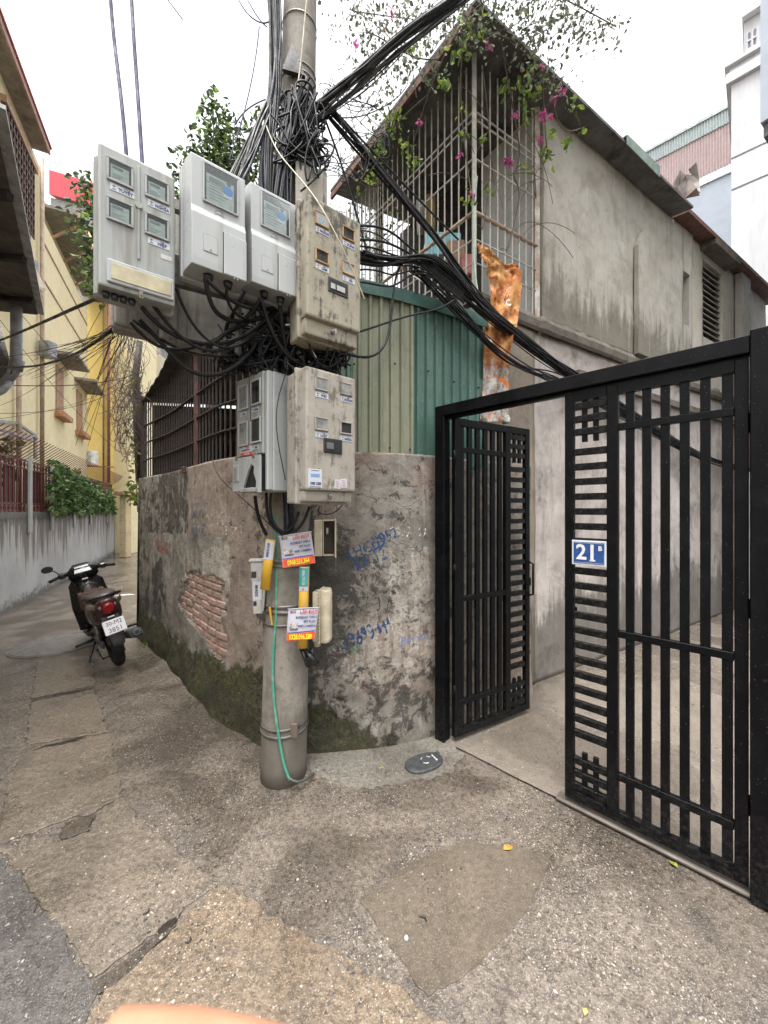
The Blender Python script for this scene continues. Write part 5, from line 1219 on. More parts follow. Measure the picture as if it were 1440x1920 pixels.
lw = [([(250, 610, 2.0), (150, 645, 3.2), (40, 668, 4.2), (-20, 672, 4.6)], .003), ([(225, 600, 2.0), (160, 660, 3.0), (60, 740, 6.0), (0, 760, 7.0)], .003), ([(0, 722, 5), (120, 726, 6), (190, 722, 7), (260, 700, 5.2)], .006), ([(0, 600, 6), (60, 680, 7), (160, 800, 9), (240, 860, 11)], .004), ([(40, 590, 6), (120, 680, 7), (150, 730, 9), (230, 800, 10)], .004), ([(0, 775, 5), (90, 776, 6.5), (190, 760, 8), (260, 700, 5.3)], .004), ([(0, 785, 5.5), (120, 770, 7), (200, 742, 8), (255, 690, 5.3)], .003), ([(205, 560, 5), (175, 600, 6), (160, 640, 8), (150, 660, 9)], .004), ([(240, 620, 2.2), (200, 690, 3.5), (170, 730, 5), (150, 760, 8)], .003)]
for k, (l, r) in enumerate(lw): cable('service_wire', px3(l), r, 'thin service wire strung across the alley in front of the yellow house', 'wire', 'thin service wires over the alley')
fan = []
for k in range(34):
    x0 = rnd.uniform(212, 262); x1 = rnd.uniform(20, 235); y1 = rnd.uniform(640, 840) if x1 > 120 else rnd.uniform(640, 720); Yt = lerp(5.0, 3.0, (x1 - 20) / 215); sg = rnd.uniform(0, 30)
    fan.append([P(x0, rnd.uniform(596, 612), 1.95), P(lerp(x0, x1, .3), lerp(605, y1, .25) + sg, lerp(1.95, Yt, .3)), P(lerp(x0, x1, .65), lerp(605, y1, .62) + sg, lerp(1.95, Yt, .65)), P(x1, y1, Yt)])
tag(curve('wire_fan', fan, .0016, M_cable, res=5, bres=1), 'fan of hair-thin wires spreading down from the left meter boxes across the alley', 'wires', kind='stuff')
for l in ([(440, -20, 2.5), (455, 30, 2.45), (490, 52, 2.42), (505, 40, 2.42)], [(455, -20, 2.5), (480, 35, 2.45), (500, 50, 2.42)], [(300, -20, 2.6), (330, 20, 2.5), (342, 36, 2.5)], [(486, 50, 2.42), (480, 120, 2.4), (465, 200, 2.3), (430, 300, 2.2)], [(440, 235, 2.3), (462, 195, 2.3), (490, 190, 2.4), (515, 180, 2.4)]):
    cable('wire', px3(l), .004, 'stray thin wire hanging from the cables left of the pole top', 'wire', 'stray wires left of the pole top', M_pur)
# ------------------------------------------------------------------ vegetation helpers
def leaf_mat(name, c1, c2, c3=None, trans=.35, rough=.45):
    s = N(name); g = s.n('ShaderNodeNewGeometry'); r = g.outputs['Random Per Island']
    col = s.mix(s.ramp(r, .1, .9), c1, c2)
    if c3: col = s.mix(s.ramp(r, .82, .88), col, c3)
    s.fin(col, rough, 0, None, .4); t = s.n('ShaderNodeBsdfTranslucent'); s.l(col, t.inputs[0]); m = s.n('ShaderNodeMixShader'); m.inputs[0].default_value = trans
    s.l(s.b.outputs[0], m.inputs[1]); s.l(t.outputs[0], m.inputs[2]); s.l(m.outputs[0], s.out.inputs[0]); return s.m
def leaves(name, pts, size, mat, parent=None, seed=0, droop=.3, kind='stuff', aspect=.55):
    rr = random.Random(seed); vs, fs = [], []
    for p in pts:
        L = size * rr.uniform(.6, 1.3); W = L * aspect * rr.uniform(.8, 1.2)
        d = Vector((rr.gauss(0, 1), rr.gauss(0, 1), rr.gauss(0, .6) - droop)).normalized(); n = Vector((rr.gauss(0, 1), rr.gauss(0, 1), rr.gauss(0, 1) + .6)); x = d.cross(n)
        if x.length < 1e-3: continue
        x.normalize(); n = x.cross(d); k = len(vs); fold = n * W * .25
        vs += [p, p + d * L * .35 + x * W * .5 + fold, p + d * L * .72 + x * W * .36 + fold, p + d * L - n * L * .08, p + d * L * .72 - x * W * .36 + fold, p + d * L * .35 - x * W * .5 + fold]
        fs += [(k, k+1, k+2, k+3), (k, k+3, k+4, k+5)]
    m = bpy.data.meshes.new(name); m.from_pydata(vs, [], fs); o = link(name, m, mat, None); o['kind'] = kind
    return adopt(o, parent) if parent else o
def gblob(rr, c, r, n, flat=1.0):
    out = []
    for _ in range(n):
        d = Vector((rr.gauss(0, 1), rr.gauss(0, 1), rr.gauss(0, 1))).normalized() * r * rr.random() ** .45; d.z *= flat; out.append(c + d)
    return out
M_bark = simple('grey_brown_bark', (.10, .08, .06), .85, bump=.5, bsc=30)
# ------------------------------------------------------------------ boundary wall, fence and hedge on the left of the alley
BWP = Plane((-6.33, 6.33), (-.4875, 1)); BH = 1.70
def bwall_mat():
    s = N('grey_streaked_render'); n1 = s.noise(1.2, 7, .6); st = s.noise(2.2, 8, .65, co=s.map((3.2, 3.2, .22)), dist=.3); n2 = s.noise(9, 7, .65); z = s.z()
    col = s.mix(s.ramp(n1, .35, .65), (.36, .36, .36), (.45, .445, .44)); col = s.mix(s.math('MULTIPLY', s.ramp(n2, .5, .75), .4), col, (.30, .29, .28))
    e = s.math('ADD', s.math('MULTIPLY', s.math('SUBTRACT', z, .95), 1.0), s.math('MULTIPLY', s.math('SUBTRACT', st, .5), 5.0)); col = s.mix(s.math('MULTIPLY', s.ramp(e, .0, .55), .85), col, (.135, .112, .09))
    t = s.math('ADD', s.math('MULTIPLY', s.math('SUBTRACT', z, 1.45), 3.0), s.math('MULTIPLY', s.math('SUBTRACT', n2, .5), 1.5)); col = s.mix(s.math('MULTIPLY', s.ramp(t, -.1, .6), .88), col, (.055, .052, .044))
    g = s.math('ADD', s.math('MULTIPLY', s.math('SUBTRACT', .22, z), 3.0), s.math('MULTIPLY', s.math('SUBTRACT', n2, .5), 1.6)); col = s.mix(s.math('MULTIPLY', s.ramp(g, .0, .6), .8), col, (.085, .08, .06))
    return s.fin(col, .8, 0, s.bump(n2, .4, .012), .3)
M_bw = bwall_mat(); M_post = plaster('pale_concrete_post', (.40, .41, .40), (.47, .48, .46), (.30, .30, .28), (.17, .165, .14), .3, .5)
uA, uB = BWP.u(-70), BWP.u(221)
bwl = empty('boundary_wall', BWP.w(0, 0)); tag(bwl, 'streaked grey boundary wall with concrete posts along the left of the alley', 'wall')
b = MB(); n = 60; g = [[b.bm.verts.new(BWP.w(lerp(uA, uB, i / n), z, .012 * fbm((lerp(uA, uB, i / n), z, 7), 1.5, 3))) for z in np.linspace(-.05, BH, 14)] for i in range(n + 1)]
for i in range(n):
    for j in range(13): f = b.bm.faces.new((g[i][j], g[i+1][j], g[i+1][j+1], g[i][j+1])); f.smooth = True
bk = [[b.bm.verts.new(BWP.w(lerp(uA, uB, i / n), z, -.16)) for z in (BH, -.05)] for i in range(n + 1)]
for i in range(n): b.bm.faces.new((g[i][13], g[i+1][13], bk[i+1][0], bk[i][0])); b.bm.faces.new((bk[i][0], bk[i+1][0], bk[i+1][1], bk[i][1]))
b.bm.faces.new((g[n][0], g[n][13], bk[n][0], bk[n][1])); adopt(b.build('wall', M_bw), bwl)
for px, pt in ((-20, 840), (53, 857), (95, 874), (137, 893), (168, 905), (199, 918)):
    u = BWP.u(px); zt = BWP.pt(px, pt).z; w = .07
    adopt(MB().prism([BWP.w(u - w, BH - .4, .014), BWP.w(u + w, BH - .4, .014), BWP.w(u + w, zt, .014), BWP.w(u - w, zt, .014)], BWP.n.to_3d() * .03).build('post', M_post), bwl)
M_iron = simple('maroon_painted_iron', (.135, .026, .030), .5, dirt=(.06, .02, .018), dsc=10); M_irond = simple('dark_maroon_sheet', (.075, .028, .026), .6, dirt=(.035, .02, .018), dsc=3, streak=True)
fence = empty('iron_fence', BWP.w(0, BH, -.08)); tag(fence, 'maroon iron fence with outward-leaning spikes on top of the grey boundary wall', 'fence')
barm = MB().beam((0, 0, 0), (0, 0, 1.02), .018, .018).mesh('bar'); barm.materials.append(M_iron)
dn = BWP.n; spk = MB().beam((0, 0, 0), (dn.x * .40, dn.y * .40, .34), .012, .012).mesh('spike'); spk.materials.append(M_iron); rngm = MB().tube([(0, 0, .055 + .05 * math.cos(t * math.tau / 10)) + () if False else (BWP.d.x * .05 * math.sin(t * math.tau / 10), BWP.d.y * .05 * math.sin(t * math.tau / 10), .06 + .05 * math.cos(t * math.tau / 10)) for t in range(10)], .009, 4, True).mesh('ring'); rngm.materials.append(M_iron)
u = uA; k = 0
while u < uB:
    p = BWP.w(u, BH, -.08)
    for me_, dz, nm in ((barm, 0, 'bar'), (spk, 1.0, 'spike')):
        o = bpy.data.objects.new(nm, me_); COL.objects.link(o); o.location = (p.x, p.y, p.z + dz); adopt(o, fence)
    if k % 1 == 0 and u < BWP.u(130):
        for dz in (.02, .86):
            o = bpy.data.objects.new('ring', rngm); COL.objects.link(o); o.location = (p.x, p.y, p.z + dz); adopt(o, fence)
    u += .17; k += 1
for z in (BH + .03, BH + .16, BH + .84, BH + .99): adopt(MB().beam(BWP.w(uA, z, -.08), BWP.w(uB, z, -.08), .02, .03).build('rail', M_iron), fence)
for a_, c_ in ((-70, 47), (60, 91)):
    u0_, u1_ = BWP.u(a_), BWP.u(c_); nn_ = 8
    for k in range(nn_): adopt(MB().prism([BWP.w(lerp(u0_, u1_, (k + .06) / nn_), BH + .14, -.13), BWP.w(lerp(u0_, u1_, (k + .86) / nn_), BH + .14, -.13), BWP.w(lerp(u0_, u1_, (k + .86) / nn_), BH + .86, -.13), BWP.w(lerp(u0_, u1_, (k + .06) / nn_), BH + .86, -.13)], -BWP.n.to_3d() * .01).build('sheet_panel', M_irond), fence)
rr = random.Random(5); pts = []
for _ in range(3600):
    px = rr.uniform(98, 213); top = lerp(868, 930, (px - 98) / 115) + 8 * math.sin(px * .3); py = rr.uniform(top, 962); pts.append(BWP.pt(px, py, rr.uniform(-.5, .30)))
hedge = empty('hedge', BWP.w(BWP.u(150), BH)); tag(hedge, 'leafy green hedge spilling through the maroon fence above the grey wall', 'hedge')
leaves('foliage', pts, .15, leaf_mat('hedge_leaf', (.04, .085, .028), (.12, .20, .06), (.26, .32, .13)), hedge, 3, .2)
for px in (110, 130, 150, 170, 190, 205):
    p = BWP.pt(px, 958, -.15); adopt(MB().tube([p - Vector((0, 0, .1)), p + Vector((.1, .0, .4)), p + Vector((-.05, .1, .9))], [.02, .015, .008], 5).build('stem', M_bark), hedge)
# a few garden leaves at the far left behind the fence
sh = empty('garden_shrub', BWP.w(BWP.u(8), BH, -.4)); tag(sh, 'green shrub showing behind the fence at the left edge', 'shrub')
leaves('foliage', [BWP.pt(rr.uniform(-25, 30), rr.uniform(815, 900), rr.uniform(-.9, -.3)) for _ in range(260)], .16, leaf_mat('shrub_leaf', (.03, .06, .02), (.09, .15, .04)), sh, 9)
p = BWP.w(BWP.u(8), BH, -.6); adopt(MB().tube([p - Vector((0, 0, 1.6)), p, p + Vector((.05, .05, .8))], [.03, .025, .01], 6).build('stem', M_bark), sh)
# metal frame of a lean-to above the fence at the left
M_galv = simple('grey_galvanised_frame', (.28, .28, .29), .5, .4)
lean = empty('canopy_frame', BWP.w(BWP.u(20), 2.8, -.3)); tag(lean, 'grey angled canopy frame above the fence at the left', 'canopy')
for a_, c_ in (((-40, 786, -.5), (32, 793, -.5)), ((32, 793, -.5), (68, 818, -.5)), ((-40, 812, -.2), (68, 818, -.5)), ((-30, 800, -.6), (25, 812, -.3)), ((66, 818, -.5), (66, 860, -.5)), ((22, 812, -.3), (60, 826, -.4))): adopt(MB().beam(BWP.pt(a_[0], a_[1], a_[2]), BWP.pt(c_[0], c_[1], c_[2]), .05, .05).build('strut', M_galv), lean)

# ------------------------------------------------------------------ yellow house
M_yel1 = plaster('pale_yellow_paint', (.76, .67, .42), (.80, .72, .48), (.62, .53, .32), (.46, .39, .25), .05, .2, grime=.1)
M_yel2 = plaster('deep_yellow_paint', (.76, .58, .20), (.80, .64, .25), (.66, .50, .18), (.5, .38, .17), .05, .2, grime=.1)
M_tan = simple('tan_shutter', (.34, .20, .12), .6); M_sill = simple('terracotta_sill', (.42, .21, .11), .7)
M_soffit = simple('grey_brown_soffit', (.24, .215, .19), .8, dirt=(.10, .09, .08)); M_pinkf = simple('pinkish_fascia', (.36, .23, .20), .7)
YP = Plane((-10.89, 14), (-.521, 1))
yh = empty('yellow_house', YP.w(0, 0)); tag(yh, 'pale yellow three-storey house behind the grey boundary wall on the left', 'house')
def ys(name, px0, px1, z0, z1, mat, o0=-.3, o1=0, parent=None): return wslab(name, YP.u(px0), YP.u(px1), z0, z1, mat, o0, o1, pl=YP, parent=parent or yh)
ys('wall', -90, 79, 0, YP.pt(95, 290, .34).z - .003, M_yel1, -4); ys('wall', 79.3, 163, 0, 9.15, M_yel1, -3); ys('upper_wall', 79.3, 163, 9.15, 10.6, M_yel1, -3, -.35)
EZ = YP.pt(95, 290, .34).z; EU = YP.u(95, .34); wslab('eave', YP.u(-90), EU, EZ, EZ + .1, M_soffit, -.2, .30, pl=YP, parent=yh); wslab('fascia', YP.u(-90), EU, EZ - .02, EZ + .12, M_pinkf, .302, .34, pl=YP, parent=yh)
wslab('roof', YP.u(-90), EU, EZ + .122, EZ + .16, simple('red_tin', (.42, .10, .10), .5), -.3, .37, pl=YP, parent=yh)
for px in (70, 25): adopt(MB().cyl(YP.w(YP.u(px), 1.5, .09), YP.w(YP.u(px), 10.4 if px > 50 else 5.5, .09), .045, None, 8).build('drain_pipe', simple('tan_pipe', (.36, .27, .20), .6)), yh)
for z in (8.55, 7.6): ys('string_course', 79.5, 163, z, z + .05, M_tan, .0, .02)
# brown lattice window high up at the near end
lw_ = ys('lattice_window', 2, 57, 8.1, 9.75, simple('dark_window', (.05, .04, .04), .4), -.02, .01)
M_lat = simple('brown_lattice', (.12, .075, .06), .7)
u0_, u1_ = YP.u(2), YP.u(57)
for k in range(12): o = MB().beam(YP.w(lerp(u0_, u1_, k / 11), 8.1, .06), YP.w(lerp(u0_, u1_, k / 11), 9.75, .06), .03, .03).build('lattice_bar', M_lat); adopt(o, yh)
for k in range(9): o = MB().beam(YP.w(u0_, lerp(8.1, 9.75, k / 8), .07), YP.w(u1_, lerp(8.1, 9.75, k / 8), .07), .03, .03).build('lattice_bar', M_lat); adopt(o, yh)
ys('window_surround', 0, 62, 9.76, 9.9, M_tan, 0, .1)
# shuttered windows with sills and hoods
for (a_, c_, y0, y1) in ((104, 117, 690, 775), (143, 153, 735, 810)):
    zt, zb = YP.pt((a_ + c_) / 2, y0).z, YP.pt((a_ + c_) / 2, y1).z
    wdo = ys('window', a_, c_, zb, zt, M_tan, -.02, .03); o = ys('sill', a_ - 2, c_ + 3, zb - .16, zb - .02, M_sill, 0, .22)
    o = ys('hood', a_ - 4, c_ + 10, zt + .25, zt + .33, M_soffit, 0, .55)
for px, py, w in ((88, 655, 14), (50, 500, 10)):
    p = YP.pt(px, py, .2); adopt(MB().box((p.x - .15, p.y - .1, p.z - .2), (p.x + .15, p.y + .15, p.z + .2), .03).build('lamp_box', M_galv), yh)
for k in range(3):
    a_, c_ = ((79.5, 100), (101, 118), (60, 68))[k]
b = MB(); b.prism([YP.pt(43, 470, .4), YP.pt(54, 476, .1), YP.pt(86, 546, .5), YP.pt(60, 538, .9)], (0, 0, .05)); adopt(b.build('small_canopy', simple('beige_canopy', (.42, .36, .28), .7)), yh)
# roof canopy with brackets beyond
CZ = 10.15; wslab('canopy', YP.u(104), YP.u(204, .5), CZ, CZ + .08, simple('grey_canopy_sheet', (.19, .18, .165), .7, dirt=(.13, .12, .11)), -.35, .5, pl=YP, parent=yh); wslab('canopy_edge', YP.u(104), YP.u(204, .5), CZ - .03, CZ + .19, M_pinkf, .502, .55, pl=YP, parent=yh)
for px in (112, 132, 152, 168): u = YP.u(px); adopt(MB().beam(YP.w(u, CZ - .75, -.33), YP.w(u, CZ - .05, .42), .06, .06).build('bracket', M_tan), yh)
# deep yellow wing facing the camera
yw = empty('yellow_wing', (-10.8, 15.2, 0)); tag(yw, 'deep yellow house wing closing the view beyond the pale yellow facade', 'house')
adopt(MB().box((P(163.5, 0, 15).x, 15, 0), (P(207, 0, 15).x, 17, 12.6)).build('wall', M_yel2), yw); adopt(MB().box((P(207.2, 0, 15.2).x, 15.2, 0), (P(243, 0, 15.2).x, 17, 11.6)).build('wall', M_yel1), yw)
adopt(MB().cyl(P(204, 905, 14.93), P(204, 560, 14.93), .05, None, 8).build('drain_pipe', simple('red_brown_pipe', (.25, .11, .08), .6)), yw); adopt(MB().cyl(P(194, 905, 14.95), P(194, 560, 14.95), .03, None, 8).build('drain_pipe', M_tan), yw)
p = P(161, 858, 14.2); ac = empty('air_conditioner', (p.x - .2, p.y, p.z - .3)); tag(ac, 'small white air conditioner unit on the yellow wall above the fence', 'air conditioner')
adopt(MB().box((p.x - .2, p.y, p.z - .27), (p.x + .22, p.y + .35, p.z + .27), .03).build('casing', simple('white_ac_casing', (.66, .67, .68), .4)), ac)
for k in range(6): adopt(MB().box((p.x - .19 + .035 * k, p.y - .012, p.z - .22), (p.x - .175 + .035 * k, p.y - .002, p.z + .22)).build('grille_bar', M_gask), ac)
adopt(MB().beam((p.x - .25, p.y + .1, p.z - .3), (p.x + .9, p.y + .2, p.z - .33), .04, .04).build('bracket', M_tan), ac)
# pale building with bars at the end of the alley, gate pillars
M_pale2 = plaster('pale_cream_paint', (.58, .53, .43), (.64, .59, .49), (.48, .43, .35), (.36, .32, .26), .1, .3)
eb = empty('end_house', (-10, 18, 0)); tag(eb, 'pale cream house with a barred window at the end of the alley', 'house')
adopt(MB().box((P(207, 0, 18).x, 18, 0), (P(300, 0, 18).x, 20, 9)).build('wall', M_pale2), eb)
q = adopt(MB().box((P(243, 0, 17.9).x, 17.93, P(0, 872, 17.9).z), (P(252, 0, 17.9).x, 17.99, P(0, 825, 17.9).z)).build('window', simple('blue_grey_glass', (.32, .42, .52), .2)), eb)
for k in range(4): x = P(243.5 + 2.6 * k, 0, 17.9).x; adopt(MB().box((x, 17.88, P(0, 872, 17.9).z), (x + .03, 17.92, P(0, 825, 17.9).z)).build('window_bar', M_pw), eb)
M_pil = plaster('cream_pillar_paint', (.56, .45, .27), (.62, .51, .32), (.47, .37, .23), (.33, .27, .18), .1, .3)
for k, (px0, px1, Y) in enumerate(((224, 236, 14.0), (239, 250, 15.6))):
    a_, c_ = P(px0, 0, Y), P(px1, 0, Y); o = empty('gate_pillar', ((a_.x + c_.x) / 2, Y, 0)); tag(o, ('nearer cream gate pillar at the end of the grey boundary wall', 'farther cream gate pillar beside the end of the alley')[k], 'pillar', 'cream gate pillars')
    adopt(MB().box((a_.x, Y, 0), (c_.x, Y + .3, 2.25), .01).build('shaft', M_pil), o); adopt(MB().box((a_.x - .15, Y - .12, 2.252), (c_.x + .15, Y + .42, 2.42), .02).build('cap', simple('tan_tile_cap', (.35, .24, .15), .7)), o)
    for z in (.45, .9, 1.35, 1.8): adopt(MB().box((a_.x - .006, Y - .006, z), (c_.x + .006, Y - .0005, z + .012)).build('joint', M_tan), o)
tag(MB().box((P(236, 0, 16.4).x, 16.4, 0), (P(275, 0, 16.4).x, 16.55, 2.1)).build('garden_wall', M_pil), 'low cream wall closing the far end of the alley', 'wall')
# red shed roof far behind
M_redr = simple('bright_red_sheet', (.48, .035, .05), .5, var=.1)
rb = empty('red_shed', (-17, 22, 0)); tag(rb, 'distant shed with a bright red sheet roof seen above the yellow house', 'shed')
a_, c_ = P(60, 330, 22), P(330, 375, 22); b = MB()
def wid(x): return (x)
x0_, x1_ = P(92, 0, 22).x, P(300, 0, 22).x
b.prism([(x0_, 22, P(0, 318, 22).z), (x1_, 22, P(0, 380, 22).z), (x1_, 22, P(0, 420, 22).z), (x0_, 22, P(0, 364, 22).z)], (0, 2.5, .6)); adopt(b.build('roof_sheet', M_redr), rb)
b = MB(); b.prism([(x0_, 22.1, 0), (x1_, 22.1, 0), (x1_, 22.1, P(0, 420, 22).z - .05), (x0_, 22.1, P(0, 366, 22).z - .05)], (0, 2.2, 0)); adopt(b.build('wall', simple('grey_lattice_wall', (.20, .19, .185), .8)), rb)
for k in range(14): x = lerp(x0_, x1_, k / 13); adopt(MB().box((x, 22.02, 14), (x + .06, 22.08, 18.2 - k * .09)).build('lattice_bar', M_soffit), rb)
for k in range(5): adopt(MB().beam((x0_, 22.03, 17.8 - .5 * k), (x1_, 22.03, 16.6 - .5 * k), .05, .06).build('lattice_bar', M_soffit), rb)
# near left neighbour with awning and pipe
nl = empty('left_house', (-3.7, 2.5, 0)); tag(nl, 'dark old house at the left edge with a grey awning and downpipe over the alley', 'house')
M_aw = simple('sooty_awning', (.11, .10, .092), .85, dirt=(.06, .055, .05)); M_awe = simple('pale_zinc_edge', (.40, .41, .42), .5, .2, dirt=(.22, .22, .22), dsc=12)
E0, E1 = Vector((-2.25, 2.2, 4.06)), Vector((-4.15, 4.6, 4.08)); ed = (E1 - E0).normalized(); lf = Vector((-1, .02, .10))
adopt(MB().prism([E0, E1, E1 + lf * 1.5, E0 + lf * 1.2], (0, 0, .05)).build('awning', M_aw), nl)
adopt(MB().beam(E0 + Vector((.02, 0, .02)), E1 + Vector((.02, 0, .02)), .09, .025).build('awning_edge', M_awe), nl)
for t in (.25, .55, .85): q = E0.lerp(E1, t); adopt(MB().beam(q + Vector((0, 0, -.03)), q + lf * 1.5 + Vector((0, 0, -.03)), .05, .05).build('rafter', M_black), nl)
b = MB(); wa, wc = Vector((-2.2, .4)), Vector((-5.6, 4.7)); b.prism([(wa.x, wa.y, 0), (wc.x, wc.y, 0), (wc.x - 3, wc.y, 0), (wa.x - 3, wa.y, 0)], (0, 0, 4.15)); adopt(b.build('wall', simple('grimy_yellow_wall', (.40, .34, .22), .8, dirt=(.20, .17, .12), dsc=1.5, streak=True)), nl)
M_gpipe = simple('grey_pvc_pipe', (.30, .31, .32), .45, dirt=(.20, .20, .20), dsc=6)
b = MB(); b.tube([P(31, 430, 4.45), P(31, 560, 4.45), P(30.5, 660, 4.45), P(30, 682, 4.45), P(24, 700, 4.45), P(12, 714, 4.45), P(-40, 745, 4.45)], .055, 12); b.cyl(P(31, 500, 4.45), P(31, 515, 4.45), .062, None, 12); b.cyl(P(34, 674, 4.45), P(28, 694, 4.45), .066, None, 12); adopt(b.build('downpipe', M_gpipe), nl)
adopt(MB().prism([P(-30, 600, 4.9), P(2, 618, 4.9), P(23, 700, 4.4), P(-30, 720, 4.4)], (0, 0, .04)).build('lower_canopy', M_aw), nl)
adopt(MB().tube([P(21, 716, 4.4), P(5, 732, 4.35), P(-20, 745, 4.3)], .035, 10).build('white_pipe', M_awe), nl)
adopt(MB().prism([P(2, 260, 3.6), P(12, 300, 3.8), P(26, 400, 4.2), P(14, 400, 4.2), P(0, 330, 3.8)], (-.05, .02, 0)).build('zinc_strip', M_awe), nl)

# ------------------------------------------------------------------ right-hand buildings
M_wht = simple('white_painted_render', (.53, .535, .55), .7, var=.04, sc=2, dirt=(.46, .465, .48), dsc=1.2, streak=True, bump=.05)
M_bgr = simple('blue_grey_render', (.34, .38, .44), .7, var=.06, sc=2)
TD = Vector((.715, -.70))
TP = Plane((P(1371, 0, 12).x, 12), TD)
tw = empty('white_tower_house', TP.w(0, 0)); tag(tw, 'tall white house with horizontal grooves rising at the right edge', 'house')
def tz(px, py): return TP.pt(px, py).z
adopt(wslab('core_wall', .02, 4, 0, tz(1372, 158) - .01, M_wht, -3, -.05, pl=TP, parent=None), tw)
zz_ = [0, tz(1372, 357), tz(1372, 298), tz(1372, 158)]
for k in range(3): adopt(wslab('wall', 0, 4, zz_[k] + (.035 if k else 0), zz_[k + 1] - (.035 if k < 2 else 0), M_wht, -.049, 0, pl=TP, parent=None), tw)
adopt(wslab('cornice', -.12, 4, tz(1372, 158) + .003, tz(1372, 140), M_wht, -3, .12, pl=TP, parent=None), tw); adopt(wslab('parapet', -.05, 4, tz(1372, 140) + .003, tz(1372, 127), M_wht, -3, .02, pl=TP, parent=None), tw); adopt(wslab('cornice', -.15, 4, tz(1372, 127) + .003, tz(1372, 121), M_wht, -3, .15, pl=TP, parent=None), tw)
ub = TP.u(1394); adopt(wslab('penthouse', ub, 4, tz(1394, 105), tz(1394, 25), M_wht, -2, -.3, pl=TP, parent=None), tw)
pw2 = adopt(wslab('penthouse_window', TP.u(1400, -.3), TP.u(1420, -.3), tz(1405, 95), tz(1405, 45), simple('window_dark_blue', (.14, .15, .19), .2), -.32, -.28, pl=TP, parent=None), tw)
for k in range(3): adopt(MB().beam(TP.w(lerp(TP.u(1400, -.3), TP.u(1420, -.3), k / 2), tz(1405, 95), -.26), TP.w(lerp(TP.u(1400, -.3), TP.u(1420, -.3), k / 2), tz(1405, 45), -.26), .05, .04).build('window_bar', M_wht), tw)
for k in range(3): z = lerp(tz(1405, 95), tz(1405, 45), k / 3); adopt(MB().beam(TP.w(TP.u(1400, -.3), z, -.26), TP.w(TP.u(1420, -.3), z, -.26), .04, .05).build('window_bar', M_wht), tw)
adopt(wslab('penthouse_hood', TP.u(1391), 4, tz(1394, 25) + .003, tz(1394, 15), M_wht, -2.2, -.1, pl=TP, parent=None), tw)
# pink corrugated shed on a grey-blue storey
KP = Plane((P(1373, 0, 16.2).x, 16.2), TD)
pk = empty('pink_sheet_house', KP.w(-1.5, 0)); tag(pk, 'grey-blue house topped with pale pink corrugated sheet, left of the white tower', 'house')
M_pink = simple('haze_paled_pink_sheet', (.42, .33, .325), .6, var=.10, dirt=(.36, .29, .285), dsc=2, streak=True); M_tealb = simple('haze_paled_teal_sheet', (.36, .41, .41), .6, var=.12)  # both sheet colours paled to put distance haze into them
def kz(px, py): return KP.pt(px, py).z
uK = KP.u(1212)
adopt(wslab('wall', uK, .2, 0, kz(1340, 338), M_bgr, -4, 0, pl=KP, parent=None), pk); adopt(wslab('band', uK, .2, kz(1340, 338) + .004, kz(1340, 322), simple('pale_band', (.55, .57, .60), .7), -4, .06, pl=KP, parent=None), pk)
def ksheet(name, z0, z1, mat, off, n=34):
    b = MB(); rows = []
    for k in range(n * 2 + 1):
        u = lerp(uK, .2, k / (n * 2)); o_ = off + (.05 if (k // 1) % 2 else 0); rows.append([b.bm.verts.new(KP.w(u, z, o_)) for z in (z0, z1)])
    for a_, c_ in zip(rows[:-1], rows[1:]): b.bm.faces.new((a_[0], c_[0], c_[1], a_[1]))
    o = adopt(b.build(name, mat), pk); m = o.modifiers.new('t', 'SOLIDIFY'); m.thickness = .02
zt = kz(1372, 203); ksheet('pink_sheet', kz(1340, 322) + .01, zt - .55, M_pink, .02); ksheet('teal_sheet', zt - .60, zt, M_tealb, .06)
adopt(wslab('roof_edge', uK - .1, .3, zt, zt + .12, simple('grey_teal_edge', (.36, .40, .40), .5), -4, .16, pl=KP, parent=None), pk)
# near right house with an upper storey jutting over the passage
S0 = Vector((5.75, 5.0))
rh = empty('right_house', (S0.x + 1, S0.y, 0)); tag(rh, 'blue-grey house with a jutting upper storey cut by the right edge', 'house')
sd = Vector((WD.y, -WD.x)); b = MB(); q = [S0, S0 + WD * 3.5, S0 + WD * 3.5 + sd * 3, S0 + sd * 3]; b.prism([(*p[:], 0) for p in q], (0, 0, 6.7)); adopt(b.build('wall', M_bgr), rh)
c0 = Vector((4.92, 5.02)); b = MB(); q = [c0, c0 + WD * 3.6, c0 + WD * 3.6 + sd * 3, c0 + sd * 3]; b.prism([(*p[:], 6.80) for p in q], (0, 0, 5)); adopt(b.build('upper_storey', M_bgr), rh)
b = MB(); c1 = c0 + WD * .05 + sd * .02; q = [c1, c1 + WD * 3.4, c1 + WD * 3.4 + sd * 3, c1 + sd * 3]; b.prism([(*p[:], 6.62) for p in q], (0, 0, .176)); adopt(b.build('soffit_beam', simple('dark_soffit', (.10, .10, .105), .8)), rh)
# grey door and end wall of the passage
pe_ = WP.w(WP.u(1387), 0); ew = Plane(pe_[:2], gd[:2])
dr = empty('passage_end', pe_); tag(dr, 'grey metal door and wall at the far end of the passage', 'door')
adopt(wslab('wall', .02, 3.2, 0, 3.4, simple('dark_red_brown_wall', (.15, .10, .085), .8, dirt=(.08, .06, .055)), -.2, 0, pl=ew, parent=None), dr)
adopt(wslab('door', .22, 1.25, 0.02, 2.1, simple('grey_metal_door', (.30, .31, .33), .5), .004, .05, pl=ew, parent=None), dr)
adopt(wslab('door_frame', .12, .21, 0.02, 2.4, simple('pale_grey_frame', (.42, .42, .43), .5), .004, .08, pl=ew, parent=None), dr)
